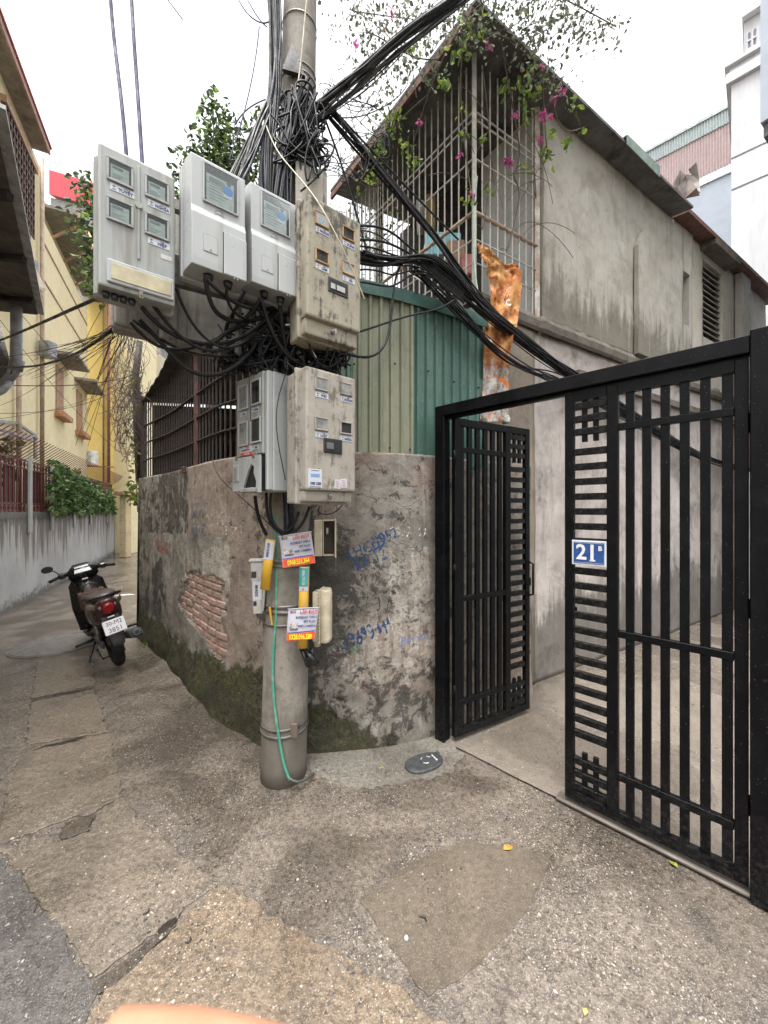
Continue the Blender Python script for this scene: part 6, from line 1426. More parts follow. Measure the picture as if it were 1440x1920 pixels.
# ------------------------------------------------------------------ tree behind the meter boxes
rr = random.Random(21)
tree = empty('tree', (-3.3, 7.4, 0)); tag(tree, 'leafy green tree rising behind the meter boxes on the left of the pole', 'tree')
adopt(MB().tube([(-3.3, 7.4, -.1), (-3.25, 7.35, 2.5), (-3.3, 7.3, 4.6), (-3.1, 7.2, 6.2), (-3.0, 7.2, 8.2)], [.14, .12, .10, .07, .03], 9).build('trunk', M_bark), tree)
cl = [(400, 205, 7.2, .30), (415, 250, 7.2, .42), (395, 290, 7.1, .45), (440, 290, 7.3, .5), (360, 320, 7.1, .40), (345, 370, 7.2, .42), (420, 340, 7.3, .6), (470, 340, 7.4, .55), (330, 420, 7.2, .45), (165, 350, 6.4, .26), (170, 385, 6.4, .28), (165, 430, 6.4, .34), (180, 470, 6.4, .30), (170, 515, 6.4, .24), (178, 545, 6.4, .22), (205, 400, 6.6, .35), (250, 420, 6.8, .45), (290, 440, 7, .5), (500, 250, 7.4, .4), (380, 410, 7.3, .5)]
pts = []
for x, y, Y, r in cl:
    c = P(x, y, Y); pts += gblob(rr, c, r * 1.05, int(150 * (r / .4) ** 2))
    t0 = Vector((-3.2, 7.3, min(c.z - .3, 6.0))); adopt(MB().tube([t0, t0.lerp(c, .5) + Vector((0, 0, -.15)), c], [.04, .025, .008], 5).build('limb', M_bark), tree)
leaves('crown', pts, .115, leaf_mat('tree_leaf', (.028, .05, .022), (.10, .145, .05), (.20, .30, .07)), tree, 5, .15)
# ------------------------------------------------------------------ bougainvillea over the balcony
rr = random.Random(33)
bg_ = empty('bougainvillea', (*CORNER[:], 3.7)); tag(bg_, 'bougainvillea vine with pink flowers hanging over the balcony cage and roof', 'vine')
M_vine = simple('dry_vine_stem', (.10, .08, .06), .85); M_bl = leaf_mat('vine_leaf_bright', (.10, .17, .03), (.24, .33, .055), (.32, .40, .08)); M_bd = leaf_mat('vine_leaf_backlit_tone', (.07, .085, .055), (.17, .20, .12), (.26, .23, .19), .5)  # grey-green look of backlit leaves is put into the second leaf colour
stems = [[(760, 330, 3.7), (790, 200, 3.4), (850, 60, 3.1), (900, 0, 3.0), (1000, -40, 3.1), (1100, 20, 3.3), (1155, 50, 3.4)],
 [(890, 60, 3.05), (950, 60, 3.1), (1010, 110, 3.3), (1040, 190, 3.5), (1050, 260, 3.6), (1090, 240, 3.7)], [(1010, 110, 3.3), (1030, 240, 3.5), (1015, 300, 3.55), (1040, 290, 3.6)],
 [(850, 40, 3.1), (790, 40, 3.2), (720, 30, 3.4), (660, 20, 3.5)], [(800, 180, 3.35), (740, 230, 3.6), (690, 300, 3.9), (650, 400, 4.2), (690, 470, 4.3)], [(870, 60, 3.1), (860, 160, 3.25), (868, 250, 3.35), (880, 340, 3.38), (885, 372, 3.38)],
 [(940, 80, 3.15), (960, 200, 3.4), (985, 300, 3.6), (955, 330, 3.6), (980, 350, 3.62), (970, 400, 3.62), (950, 470, 3.6)], [(900, 0, 3.0), (930, -60, 3.0), (1000, -60, 3.1), (1060, 0, 3.2)], [(820, 110, 3.2), (770, 120, 3.2), (740, 80, 3.3), (690, 60, 3.4)], [(905, 130, 3.2), (920, 240, 3.4), (925, 340, 3.5), (905, 430, 3.45)], [(1000, 290, 3.6), (1010, 420, 3.7), (1000, 340, 3.7)]]
for k, l in enumerate(stems): adopt(curve('stem', [[P(*q) for q in l]], rr.uniform(.003, .006), M_vine, None, 8, 1), bg_)
tw_ = []
for k in range(46):
    l = rr.choice(stems); q = rr.choice(l[1:]); p = P(*q); d = Vector((rr.gauss(0, 1), rr.gauss(0, .6), rr.gauss(-.2, .8))).normalized() * rr.uniform(.15, .45); tw_.append([p, p + d * .5 + Vector((0, 0, .05)), p + d - Vector((0, 0, .08))])
adopt(curve('twig', tw_, .0028, M_vine, None, 4, 1), bg_)['kind'] = 'stuff'
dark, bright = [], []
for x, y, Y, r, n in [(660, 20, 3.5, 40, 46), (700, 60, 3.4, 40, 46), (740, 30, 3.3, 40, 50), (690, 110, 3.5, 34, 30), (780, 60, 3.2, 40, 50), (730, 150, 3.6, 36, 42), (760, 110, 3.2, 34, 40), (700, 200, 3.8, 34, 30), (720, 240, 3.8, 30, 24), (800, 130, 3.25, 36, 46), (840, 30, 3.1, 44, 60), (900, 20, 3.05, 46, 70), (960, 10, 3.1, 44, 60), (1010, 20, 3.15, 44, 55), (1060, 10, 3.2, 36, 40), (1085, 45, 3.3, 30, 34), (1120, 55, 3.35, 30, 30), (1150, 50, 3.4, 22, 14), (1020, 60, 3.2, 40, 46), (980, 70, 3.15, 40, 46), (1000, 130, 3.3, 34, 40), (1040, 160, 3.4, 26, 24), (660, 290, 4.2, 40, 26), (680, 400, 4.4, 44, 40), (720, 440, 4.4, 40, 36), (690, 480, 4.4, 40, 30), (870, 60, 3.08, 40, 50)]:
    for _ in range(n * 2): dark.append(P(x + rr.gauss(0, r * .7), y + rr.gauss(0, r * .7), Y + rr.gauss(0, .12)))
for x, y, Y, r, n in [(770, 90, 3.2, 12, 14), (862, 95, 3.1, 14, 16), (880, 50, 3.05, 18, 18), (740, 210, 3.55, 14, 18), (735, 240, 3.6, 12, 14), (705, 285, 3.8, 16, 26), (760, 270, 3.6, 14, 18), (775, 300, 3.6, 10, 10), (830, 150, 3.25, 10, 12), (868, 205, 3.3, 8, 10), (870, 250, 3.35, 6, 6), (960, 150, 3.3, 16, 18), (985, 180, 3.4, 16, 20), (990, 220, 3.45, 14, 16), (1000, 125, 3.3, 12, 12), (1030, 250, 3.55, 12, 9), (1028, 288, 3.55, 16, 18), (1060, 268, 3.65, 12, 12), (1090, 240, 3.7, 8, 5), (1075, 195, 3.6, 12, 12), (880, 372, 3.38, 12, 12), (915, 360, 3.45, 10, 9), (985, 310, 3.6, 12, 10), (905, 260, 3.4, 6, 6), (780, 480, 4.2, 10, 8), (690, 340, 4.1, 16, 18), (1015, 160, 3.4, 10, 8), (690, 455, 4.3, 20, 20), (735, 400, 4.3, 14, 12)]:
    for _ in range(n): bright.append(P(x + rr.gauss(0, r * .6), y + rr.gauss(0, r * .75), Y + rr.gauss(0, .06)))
allst = [q for l in stems for q in catmull([P(*c) for c in l], 5)]
tws = []
for k in range(0, len(dark), 7):
    p = dark[k]; q = min(allst, key=lambda c: (c - p).length_squared)
    if (q - p).length < .75: mid_ = q.lerp(p, .5) + Vector((rr.gauss(0, .04), rr.gauss(0, .03), rr.uniform(.0, .08))); tws.append([q, mid_, p])
adopt(curve('twig', tws, .0019, M_vine, None, 4, 1), bg_)['kind'] = 'stuff'
leaves('backlit_toned_leaves', dark, .037, M_bd, bg_, 7, .5, aspect=.62); leaves('bright_leaves', bright, .054, M_bl, bg_, 8, .6, aspect=.62)
M_fl = leaf_mat('magenta_bract', (.48, .08, .25), (.62, .18, .40), None, .45)
for k, (x, y, Y, n) in enumerate([(915, 88, 3.1, 9), (665, 85, 3.5, 7), (1053, 170, 3.5, 14), (1018, 215, 3.45, 14), (965, 216, 3.4, 10), (1030, 220, 3.5, 10), (1013, 262, 3.55, 16), (950, 300, 3.6, 16), (860, 290, 3.4, 8), (785, 230, 3.6, 10), (885, 365, 3.38, 8), (955, 305, 3.6, 10), (1020, 222, 3.5, 8), (1042, 182, 3.5, 8), (735, 25, 3.3, 6), (1016, 125, 3.3, 6)]):
    c = P(x, y, Y); o = leaves('flower', gblob(rr, c, .024, n), .034, M_fl, bg_, 40 + k, .2, kind='', aspect=.8)
    if 'kind' in o: del o['kind']
# dry vine on the far corner of the alley cage, dark timber pole
o = tangle('dry_vine', 'tangle of dry leafless vine hanging at the alley end of the barred window', (205, 590, 268, 880, 4.9, 5.4), 110, .0026, 7, 15, simple('dry_twig', (.10, .07, .06), .85), 'vine', vert=.92)
b = MB(); b.tube([P(262, 905, 5.5), P(257, 800, 5.5), P(255, 700, 5.5), P(262, 640, 5.5)], [.05, .05, .045, .04], 8); tag(b.build('timber_post', simple('dark_timber', (.055, .05, .045), .85, bump=.5)), 'dark timber post at the far corner of the barred window', 'post')
wv = empty('creeper', P(255, 850, 5.3)); tag(wv, 'small green creeper with a red leaf at the far wall corner', 'creeper')
leaves('foliage', [P(rr.gauss(250, 7), rr.uniform(690, 945), 5.3 + rr.gauss(0, .1)) for _ in range(90)] + [P(rr.gauss(247, 7), rr.uniform(900, 950), 5.35) for _ in range(40)], .075, leaf_mat('creeper_leaf', (.08, .13, .03), (.26, .34, .06), (.36, .30, .06)), wv, 12)
adopt(curve('stem', [[P(258, 960, 5.3), P(255, 850, 5.3), P(250, 690, 5.3)]], .006, M_vine, None, 6, 1), wv)
# orange banner hanging at the balcony corner
def banner():
    edge_l = [(895, 457, 3.32), (903, 484, 3.30), (918, 518, 3.28), (918, 570, 3.27), (908, 640, 3.26), (905, 720, 3.27), (900, 790, 3.28)]
    edge_r = [(899, 456, 3.32), (942, 489, 3.33), (977, 514, 3.36), (972, 590, 3.34), (957, 660, 3.32), (953, 720, 3.33), (956, 795, 3.34)]
    L = catmull([P(*q) for q in edge_l], 8); Rr = catmull([P(*q) for q in edge_r], 8); b = MB(); rows = []
    for i, (a_, c_) in enumerate(zip(L, Rr)):
        row = []
        for k in range(13):
            t = k / 12; p = a_.lerp(c_, t); w_ = (c_ - a_).length
            p.y += .022 * w_ / .25 * math.sin(t * 11 + i * .5) + .050 * fbm((t * 3, i * .16, 0), 2.4, 3); p.x += .012 * fbm((t * 2, i * .3, 5), 2.0, 2); row.append(b.bm.verts.new(p))
        rows.append(row)
    for r0_, r1_ in zip(rows[:-1], rows[1:]):
        for k in range(12): f = b.bm.faces.new((r0_[k], r0_[k+1], r1_[k+1], r1_[k])); f.smooth = True
    s = N('orange_printed_vinyl'); n1 = s.noise(7, 3, .5, dist=1.2); n2 = s.noise(16, 4, .6, dist=2.0); z = s.z()
    col = s.mix(s.ramp(n1, .42, .55), (.50, .17, .045), (.55, .28, .09)); col = s.mix(s.ramp(n2, .57, .62), col, (.46, .34, .28)); col = s.mix(s.ramp(n2, .42, .36), col, (.20, .05, .025)); col = s.mix(s.math('MULTIPLY', s.ramp(s.noise(5, 4), .5, .62), .5), col, (.45, .40, .36), 'MULTIPLY')
    e = s.math('ADD', s.math('SUBTRACT', 3.05, z), s.math('MULTIPLY', s.math('SUBTRACT', n1, .5), .6)); c2 = s.mix(s.ramp(n2, .38, .55), (.25, .22, .20), (.46, .43, .40)); c2 = s.mix(s.ramp(n1, .56, .62), c2, (.60, .20, .06)); col = s.mix(s.ramp(e, .0, .10), col, c2)
    m = s.fin(col, .65, 0, s.bump(s.noise(9, 5, .6), .5, .03), .25); o = empty('banner', P(905, 790, 3.28)); tag(o, 'crumpled orange printed vinyl banner hanging from the balcony corner', 'banner')
    q = adopt(b.build('sheet', m), o); md = q.modifiers.new('t', 'SOLIDIFY'); md.thickness = .002
    for ch, x, y, sz, rt in (('C', 953, 568, .075, -10), ('D', 917, 642, .085, 0)):
        t = text(ch, sz, simple('banner_white', (.66, .58, .50), .5), None, P(x, y, 3.18), rot=(R(90), R(rt), 0), sx=.8, bold=.003); adopt(t, o)
banner()
# ------------------------------------------------------------------ parked scooter
M_sblk = simple('gloss_black_plastic', (.012, .012, .013), .28, bump=0); M_smar = simple('dark_maroon_paint', (.050, .022, .022), .3, bump=0); M_sgry = simple('dark_grey_plastic', (.075, .075, .08), .45, bump=.05); M_seat = simple('worn_vinyl_seat', (.050, .038, .036), .4, bump=.1)
M_tyre = simple('tyre_rubber', (.013, .013, .013), .75, bump=.3); M_chr = simple('dull_chrome', (.45, .45, .45), .25, .9, bump=.05); M_tail = simple('red_tail_lens', (.22, .008, .010), .15, bump=0); M_clr = simple('clear_indicator_lens', (.35, .30, .26), .15, bump=0); M_plate = simple('white_plate_enamel', (.70, .69, .72), .35, var=.05); M_dash = simple('silver_dash_lens', (.55, .58, .60), .15)
hd = R(136); rc = G(224, 1246); sct = empty('scooter', (rc.x, rc.y, 0), rot=(0, 0, 0)); sct.rotation_mode = 'XYZ'
sct.rotation_euler = (Matrix.Rotation(hd, 3, 'Z') @ Matrix.Rotation(R(-13), 3, 'X')).to_euler(); sct.scale = (1, 1.0, 1.03); tag(sct, 'dark scooter with plate 30-M2 3851 parked leaning on its stand in the alley', 'scooter')
def ring(cx, cz, r, n=28, y=0.0): return [(cx + r * math.cos(t * math.tau / n), y, cz + r * math.sin(t * math.tau / n)) for t in range(n)]
def wheel(cx, cz, R_, tw__):
    tyr = MB().tube(ring(cx, cz, R_ - tw__ * .55), tw__ * .55, 12, True).build('tyre', M_tyre, sct)
    b = MB(); b.tube(ring(cx, cz, R_ - tw__ * 1.1), .014, 8, True)
    for k in range(5):
        t = k * math.tau / 5; b.beam((cx, 0, cz), (cx + math.cos(t) * (R_ - tw__), 0, cz + math.sin(t) * (R_ - tw__)), .03, .02)
    b.cyl((cx, -.05, cz), (cx, .05, cz), .045, None, 14); b.build('rim', M_sgry, sct)
wheel(0, .285, .285, .095); wheel(1.22, .285, .285, .085)
def loft_x(name, secs, mat, seg=16, pw=2.6):
    """sections (x, half width, z low, z high)"""
    rings = []
    for x, hw, z0, z1 in secs:
        r_ = []
        for k in range(seg):
            t = math.tau * k / seg; c_, s__ = math.cos(t), math.sin(t)
            r_.append((x, hw * math.copysign(abs(c_) ** (2 / pw), c_), (z0 + z1) / 2 + (z1 - z0) / 2 * math.copysign(abs(s__) ** (2 / pw), s__)))
        rings.append(r_)
    return MB().loft(rings).build(name, mat, sct)
loft_x('tail_body', [(-.34, .05, .72, .80), (-.31, .10, .62, .82), (-.20, .135, .52, .81), (0, .15, .46, .79), (.25, .14, .42, .77), (.42, .12, .36, .72), (.50, .08, .34, .66)], M_smar)
loft_x('seat', [(-.26, .07, .81, .845), (-.22, .115, .79, .865), (-.05, .14, .78, .865), (.15, .14, .765, .835), (.32, .125, .745, .80), (.44, .09, .72, .775), (.48, .04, .72, .755)], M_seat)
MB().tube([(-.12, .145, .80), (-.28, .14, .84), (-.36, .08, .86), (-.37, 0, .865), (-.36, -.08, .86), (-.28, -.14, .84), (-.12, -.145, .80)], .016, 8).build('grab_rail', M_sblk, sct)
loft_x('tail_light', [(-.385, .030, .695, .765), (-.372, .050, .675, .782), (-.33, .060, .668, .79), (-.28, .055, .67, .79)], M_tail)
for s_ in (-1, 1):
    b = MB(); b.loft([[(-.355, s_ * .060, .715), (-.360, s_ * .060, .768), (-.345, s_ * .075, .778), (-.335, s_ * .065, .71)], [(-.22, s_ * .150, .745), (-.22, s_ * .150, .795), (-.20, s_ * .155, .80), (-.20, s_ * .152, .74)]]); b.build('indicator', M_clr, sct)
b = MB(); b.loft([[(-.30, -.075, .66), (-.30, .075, .66), (-.27, .075, .66), (-.27, -.075, .66)], [(-.40, -.075, .53), (-.40, .075, .53), (-.385, .075, .52), (-.385, -.075, .52)], [(-.43, -.06, .40), (-.43, .06, .40), (-.415, .06, .40), (-.415, -.06, .40)], [(-.41, -.045, .34), (-.41, .045, .34), (-.40, .045, .34), (-.40, -.045, .34)]]); b.build('rear_fender', M_sgry, sct)
pl_ = MB().box((-.095, -.004, -.07), (.095, .004, .07), .006).build('number_plate', M_plate, sct); pl_.location = (-.435, 0, .555); pl_.rotation_euler = (R(-18), 0, R(-90))
text('30-M2', .058, M_sgry, pl_, (0, -.0052, .033), sx=.95); text('3851', .064, M_sgry, pl_, (0, -.0052, -.034))
MB().box((-.375, -.03, .635), (-.355, .03, .645), .003).build('plate_lamp', M_plate, sct)
b = MB(); b.loft([[(.56, -.19, .36), (.56, .19, .36), (.60, .19, .35), (.60, -.19, .35)], [(.66, -.20, .60), (.66, .20, .60), (.72, .19, .60), (.72, -.19, .60)], [(.72, -.17, .86), (.72, .17, .86), (.78, .16, .86), (.78, -.16, .86)], [(.76, -.11, .93), (.76, .11, .93), (.80, .10, .93), (.80, -.10, .93)]]); b.build('leg_shield', M_sblk, sct)
loft_x('floorboard', [(.30, .13, .30, .38), (.45, .16, .28, .34), (.62, .17, .29, .36)], M_sblk)
loft_x('front_body', [(.74, .12, .55, .95), (.86, .15, .50, .92), (.98, .12, .48, .80), (1.06, .06, .5, .70)], M_smar)
loft_x('front_fender', [(1.0, .05, .46, .56), (1.15, .06, .52, .60), (1.35, .05, .48, .56), (1.48, .03, .36, .44)], M_smar)
for s_ in (-1, 1): MB().cyl((1.2, s_ * .07, .29), (.98, s_ * .07, .70), .018, None, 8).build('fork', M_sgry, sct)
b = MB(); b.loft([[(.70, -.15, .95), (.70, .15, .95), (.74, .12, .90), (.74, -.12, .90)], [(.72, -.13, 1.04), (.72, .13, 1.04), (.86, .12, 1.0), (.86, -.12, .98)], [(.80, -.07, 1.085), (.80, .07, 1.085), (.90, .06, 1.06), (.90, -.06, 1.06)]]); b.build('handlebar_cover', M_sblk, sct)
b = MB(); b.prism([(.703, -.085, .985), (.703, .085, .985), (.752, .065, 1.052), (.752, -.065, 1.052)], (-.012, 0, .008)); b.build('dashboard', M_dash, sct)
for s_ in (-1, 1):
    MB().tube([(.76, s_ * .12, 1.0), (.72, s_ * .20, 1.005), (.69, s_ * .24, 1.0)], [.03, .022, .016], 8).build('handlebar', M_sblk, sct); MB().cyl((.695, s_ * .225, 1.0), (.655, s_ * .32, .985), .017, .018, 10).build('grip', M_tyre, sct)
    MB().tube([(.76, s_ * .22, 1.0), (.745, s_ * .30, .99), (.71, s_ * .33, .975)], .007, 6).build('brake_lever', M_chr if s_ > 0 else M_sblk, sct)
    MB().box((.66, s_ * .20 - .03, .975), (.74, s_ * .20 + .03, 1.035), .01).build('switch_block', M_sblk, sct)
b = MB(); b.tube([(.72, .21, 1.02), (.70, .25, 1.08), (.69, .28, 1.10)], .006, 6); b.loft([[(.665, .31 + .055 * math.cos(t * math.tau / 12), 1.12 + .038 * math.sin(t * math.tau / 12)) for t in range(12)], [(.70, .31 + .05 * math.cos(t * math.tau / 12), 1.12 + .033 * math.sin(t * math.tau / 12)) for t in range(12)]]); b.build('mirror', M_sblk, sct)
MB().box((.70, -.03, .895), (.718, .03, .915), .003).build('badge', M_plate, sct)
# exhaust, shock absorbers, chain case, stand, foot pegs
b = MB(); b.tube([(.30, -.10, .26), (.10, -.135, .27), (-.05, -.15, .30)], [.02, .022, .03], 8); b.build('exhaust_pipe', M_sgry, sct)
b = MB(); b.cyl((-.02, -.155, .295), (-.36, -.175, .385), .050, .058, 14); b.cyl((-.36, -.175, .385), (-.385, -.176, .392), .048, .034, 14); ex = b.build('muffler', M_sgry, sct); MB().cyl((-.384, -.176, .392), (-.389, -.176, .393), .018, None, 10).build('muffler_tip', M_gask, ex)
for s_ in (-1, 1): b = MB(); b.cyl((.02, s_ * .10, .30), (-.06, s_ * .115, .62), .012, None, 8); b.tube([(.0 - .05 * k / 14, s_ * .11 + .022 * math.cos(k * 2.2), .36 + .2 * k / 14 + .0) if False else (.005 - .05 * k / 28, s_ * .108 + .024 * math.cos(k * 1.57), .36 + .2 * k / 28) for k in range(29)], .006, 5); b.build('shock_absorber', M_chr, sct)
MB().box((-.06, .075, .24), (.50, .115, .33), .02).build('chain_case', M_sgry, sct); loft_x('engine', [(.30, .10, .20, .42), (.45, .13, .17, .40), (.60, .10, .20, .36)], M_sgry)
MB().tube([(.42, .10, .22), (.30, .20, .10), (.26, .245, -.035)], .011, 6).build('side_stand', M_sblk, sct); MB().tube([(.30, -.12, .16), (.16, -.11, .08), (.16, .11, .08), (.30, .12, .16)], .011, 6).build('centre_stand', M_sblk, sct)
for s_ in (-1, 1): MB().cyl((.22, s_ * .13, .31), (.16, s_ * .30, .32), .014, None, 8).build('foot_peg', M_tyre, sct)
# brown bag in front of the seat
bgx = Matrix(sct.rotation_euler.to_matrix()).to_4x4(); bgx.translation = sct.location
bag = empty('bag', bgx @ Vector((.52, 0, .60)), rot=sct.rotation_euler); tag(bag, 'brown bag with an arched handle on the scooter in front of its seat', 'bag')
MB().box((-.05, -.13, 0), (.09, .13, .21), .03, seg=2).build('body', simple('brown_leather', (.085, .045, .035), .5), bag); MB().tube([(.0, -.08, .20), (-.02, -.06, .28), (-.03, 0, .31), (-.02, .06, .28), (.0, .08, .20)], .008, 6).build('handle', simple('brown_leather', (.085, .045, .035), .5), bag)

# ------------------------------------------------------------------ the photographer's hand at the bottom edge
hand = empty('person', (.0, .07, 1.5934)); tag(hand, 'bare finger of the person holding the camera at the bottom edge', 'person')
b = MB()
def finger(ch, rd): b.tube(catmull([Vector(c) for c in ch], 6), [rd[min(len(rd) - 1, int(i / 6))] * (1 if i % 6 else 1) for i in range((len(ch) - 1) * 6 + 1)], 14)
finger([(-.0640, .077, 1.6359), (-.0620, .077, 1.6364), (-.056, .077, 1.6374), (-.042, .077, 1.6369), (-.016, .076, 1.6324), (.014, .074, 1.6254), (.030, .070, 1.6084)], [.0022, .0058, .0082, .0086, .0088, .0092])
for k, dz in enumerate((.019, .038, .056)): finger([(-.045 + .006 * k, .074, 1.6359 - dz), (-.043 + .006 * k, .073, 1.6362 - dz), (-.03, .072, 1.6354 - dz), (-.005, .072, 1.6324 - dz), (.018, .070, 1.6274 - dz), (.032, .066, 1.6084 - dz * .8)], [.003, .007, .0082, .0085, .009])
finger([(-.02, .045, 1.5934), (-.018, .045, 1.5944), (-.005, .047, 1.5934), (.015, .052, 1.585), (.034, .058, 1.565)], [.004, .009, .0105, .011])
b.loft([[(.034 + (.013 if i else .010) * math.cos(t * math.tau / 14), y_ + .010 * math.sin(t * math.tau / 14) * 1.2, z_) for t in range(14)] for i, (y_, z_) in enumerate(((.070, 1.6154), (.068, 1.5934), (.064, 1.57), (.060, 1.545), (.05, 1.50), (.03, 1.44)))])
s_ = N('skin'); n_ = s_.noise(60, 4); s_.fin(s_.mix(s_.ramp(n_, .3, .7), (.40, .19, .115), (.46, .235, .15)), .5, 0, None, .4, **{'Subsurface Weight': .15}); adopt(b.build('hand', s_.m, None, True), hand)
# ------------------------------------------------------------------ covers, chips, litter, weeds
M_iron2 = simple('cast_iron_cover', (.055, .056, .060), .5, .3, var=.3, sc=40, bump=.5, bsc=140)
vc0 = G(795, 1433); o = empty('valve_cover', (vc0.x, vc0.y, .008), R(28)); tag(o, 'dark oval water valve cover set in cement beside the gate post', 'valve cover')
def oval(a, b_, n=28, z=0): return [(a * math.copysign(abs(math.cos(t * math.tau / n)) ** .8, math.cos(t * math.tau / n)), b_ * math.copysign(abs(math.sin(t * math.tau / n)) ** .9, math.sin(t * math.tau / n)), z) for t in range(n)]
MB().loft([oval(.142, .085, z=-.02), oval(.142, .085, z=.010), oval(.135, .079, z=.014)]).build('plate', M_iron2, o)
b = MB(); b.tube(oval(.126, .070, z=.0145), .0022, 4, True); b.tube([(.02 + .040 * math.cos(t * math.tau / 16), .034 * math.sin(t * math.tau / 16), .0145) for t in range(16)], .004, 5, True)
b.build('raised_ring', M_iron2, o); M_wp = simple('worn_white_paint', (.45, .45, .43), .6)
for a0, a1 in ((.3, 1.1), (2.0, 2.6), (3.6, 4.6)): MB().tube([(.02 + .040 * math.cos(lerp(a0, a1, k / 4)), .034 * math.sin(lerp(a0, a1, k / 4)), .0165) for k in range(5)], .0036, 4).build('worn_paint', M_wp, o)
for k in range(3): MB().box((.080, -.035 + .024 * k, .0142), (.090, -.018 + .024 * k, .0165)).build('raised_mark', M_wp, o)
MB().cyl((-.10, .0, .0142), (-.10, 0, .0155), .007, None, 8).build('key_hole', M_gask, o); MB().box((.12, .03, .006), (.155, .05, .014), .003).build('hinge', M_iron2, o)
mh = G(105, 1208); o = empty('manhole_cover', (mh.x, mh.y, .002)); tag(o, 'worn grey manhole cover in the alley left of the scooter', 'manhole cover')
M_mh = simple('worn_cover_concrete', (.105, .098, .09), .55, bump=.4, bsc=80)
MB().loft([[(.47 * math.cos(t * math.tau / 36), .47 * math.sin(t * math.tau / 36), z) for t in range(36)] for z in (-.03, .006)]).build('lid', M_mh, o); MB().tube([(.44 * math.cos(t * math.tau / 36), .44 * math.sin(t * math.tau / 36), .006) for t in range(36)], .006, 4, True).build('rim', M_mh, o)
# aggregate chips lying bare in the worn concrete
def in_any(x, y, polys): return any(inpoly(x, y, p) for p in polys)
pp_patch = [[G(*q)[:2] for q in pl] for pl in ([(676, 1692), (770, 1618), (870, 1575), (1040, 1600), (985, 1715), (905, 1800), (803, 1868), (738, 1785)], [(560, 1395), (640, 1398), (740, 1388), (812, 1365), (850, 1388), (866, 1420), (850, 1448), (760, 1466), (700, 1480), (640, 1472), (590, 1462), (560, 1440)])]
def chips(name, n, mat, seed, lo, hi, label, zoff=0.0):
    rr = random.Random(seed); vs, fs = [], []; c_ = 0; tries = 0
    while c_ < n and tries < n * 12:
        tries += 1; px, py = rr.uniform(20, 1420), rr.uniform(1300, 1915)
        g_ = G(px, py); x, y = g_.x, g_.y
        if rr.random() > .07 + 1.7 * max(0, fbm((x, y, 4), 1.9, 4) + .04): continue
        if in_any(x, y, pp_patch) and rr.random() > .12: continue
        if (Vector((x, y)) - gA.to_2d()).dot(Vector((-gd.y, gd.x))) * (1 if (Vector((0, 0)) - gA.to_2d()).dot(Vector((-gd.y, gd.x))) > 0 else -1) < .06 and px > 820: continue
        if px < 520 and py < 1480: 
            if rr.random() > .45: continue
        if math.hypot(x - PB.x, y - PB.y) < .18 or (y > 2.7 and x > -.95 and x < .5): continue
        if x < -1 and y > -.97 * (x + .926) + 2.8: continue
        sand = px < 900 and py > 1661 and (py - 1661) > (px - 411) * .59
        z = (.0045 if sand else (gz(x, y) + .0012)) + zoff
        if not sand and px < 420: z = max(z, .0042)
        s_ = rr.uniform(lo, hi) * (1 if rr.random() < .93 else 1.8); an = rr.uniform(0, math.tau); m_ = rr.choice((4, 5, 5, 6)); k = len(vs); el = rr.uniform(.4, .9)
        for j in range(m_):
            t = an + math.tau * j / m_ + rr.uniform(-.3, .3); q = s_ * rr.uniform(.7, 1.1); dx, dy = q * math.cos(t), q * math.sin(t) * el; ca_, sa_ = math.cos(an), math.sin(an)
            vs.append((x + dx * ca_ - dy * sa_, y + dx * sa_ + dy * ca_, z - .002))
        for j in range(m_): v = vs[k + j]; vs.append((lerp(x, v[0], .75), lerp(y, v[1], .75), z + s_ * .12))
        fs.append(tuple(range(k + m_, k + 2 * m_)))
        for j in range(m_): fs.append((k + j, k + (j+1) % m_, k + m_ + (j+1) % m_, k + m_ + j))
        c_ += 1
    me = bpy.data.meshes.new(name); me.from_pydata(vs, [], fs); return tag(link(name, me, mat), label, 'gravel', kind='stuff')
def chip_mat(name, c1, c2):
    s = N(name); g_ = s.n('ShaderNodeNewGeometry'); return s.fin(s.mix(g_.outputs['Random Per Island'], c1, c2), .35, 0, None, .5)
chips('pale_chips', 2800, chip_mat('pale_stone_chip', (.44, .41, .36), (.16, .135, .105)), 1, .0013, .0052, 'pale stone chips bare in the worn wet concrete')
chips('brown_chips', 3000, chip_mat('brown_stone_chip', (.10, .082, .066), (.22, .18, .145)), 5, .002, .0065, 'brown stone chips bare in the worn wet concrete')
chips('dark_chips', 900, chip_mat('dark_stone_chip', (.035, .035, .04), (.10, .09, .085)), 2, .003, .008, 'dark stone chips bare in the worn wet concrete')
# cracks and gaps between drain slabs
M_gap = simple('wet_dark_mud', (.022, .018, .014), .25)
def streak(name, pxs, wpx, label, cat, mat=M_gap, z=.0):
    pts = [G(*q) for q in pxs]; b = MB(); rows = []
    for i, p in enumerate(pts):
        d = (pts[min(i+1, len(pts)-1)] - pts[max(i-1, 0)]).normalized(); n_ = Vector((-d.y, d.x, 0)); w_ = wpx[i] / FPX * p.y; rows.append([b.bm.verts.new((p + n_ * w_ * s_ + Vector((0, 0, z + dz)))) for s_, dz in ((-1, 0), (-.4, .0003), (.4, .0003), (1, 0))])
    for a_, c_ in zip(rows[:-1], rows[1:]):
        for k in range(3): b.bm.faces.new((a_[k], c_[k], c_[k+1], a_[k+1]))
    o = b.build(name, mat, None); 
    if cat: return tag(o, label, cat)
    o.parent = road; return o
streak('crack', [(60, 1313), (100, 1304), (140, 1297), (180, 1288)], [1.2, 2.5, 3, 1], '', None, z=.0056); streak('hole', [(62, 1409), (85, 1400), (110, 1396), (138, 1389), (160, 1380)], [1, 3.5, 5, 5, 1], '', None, z=.0056)
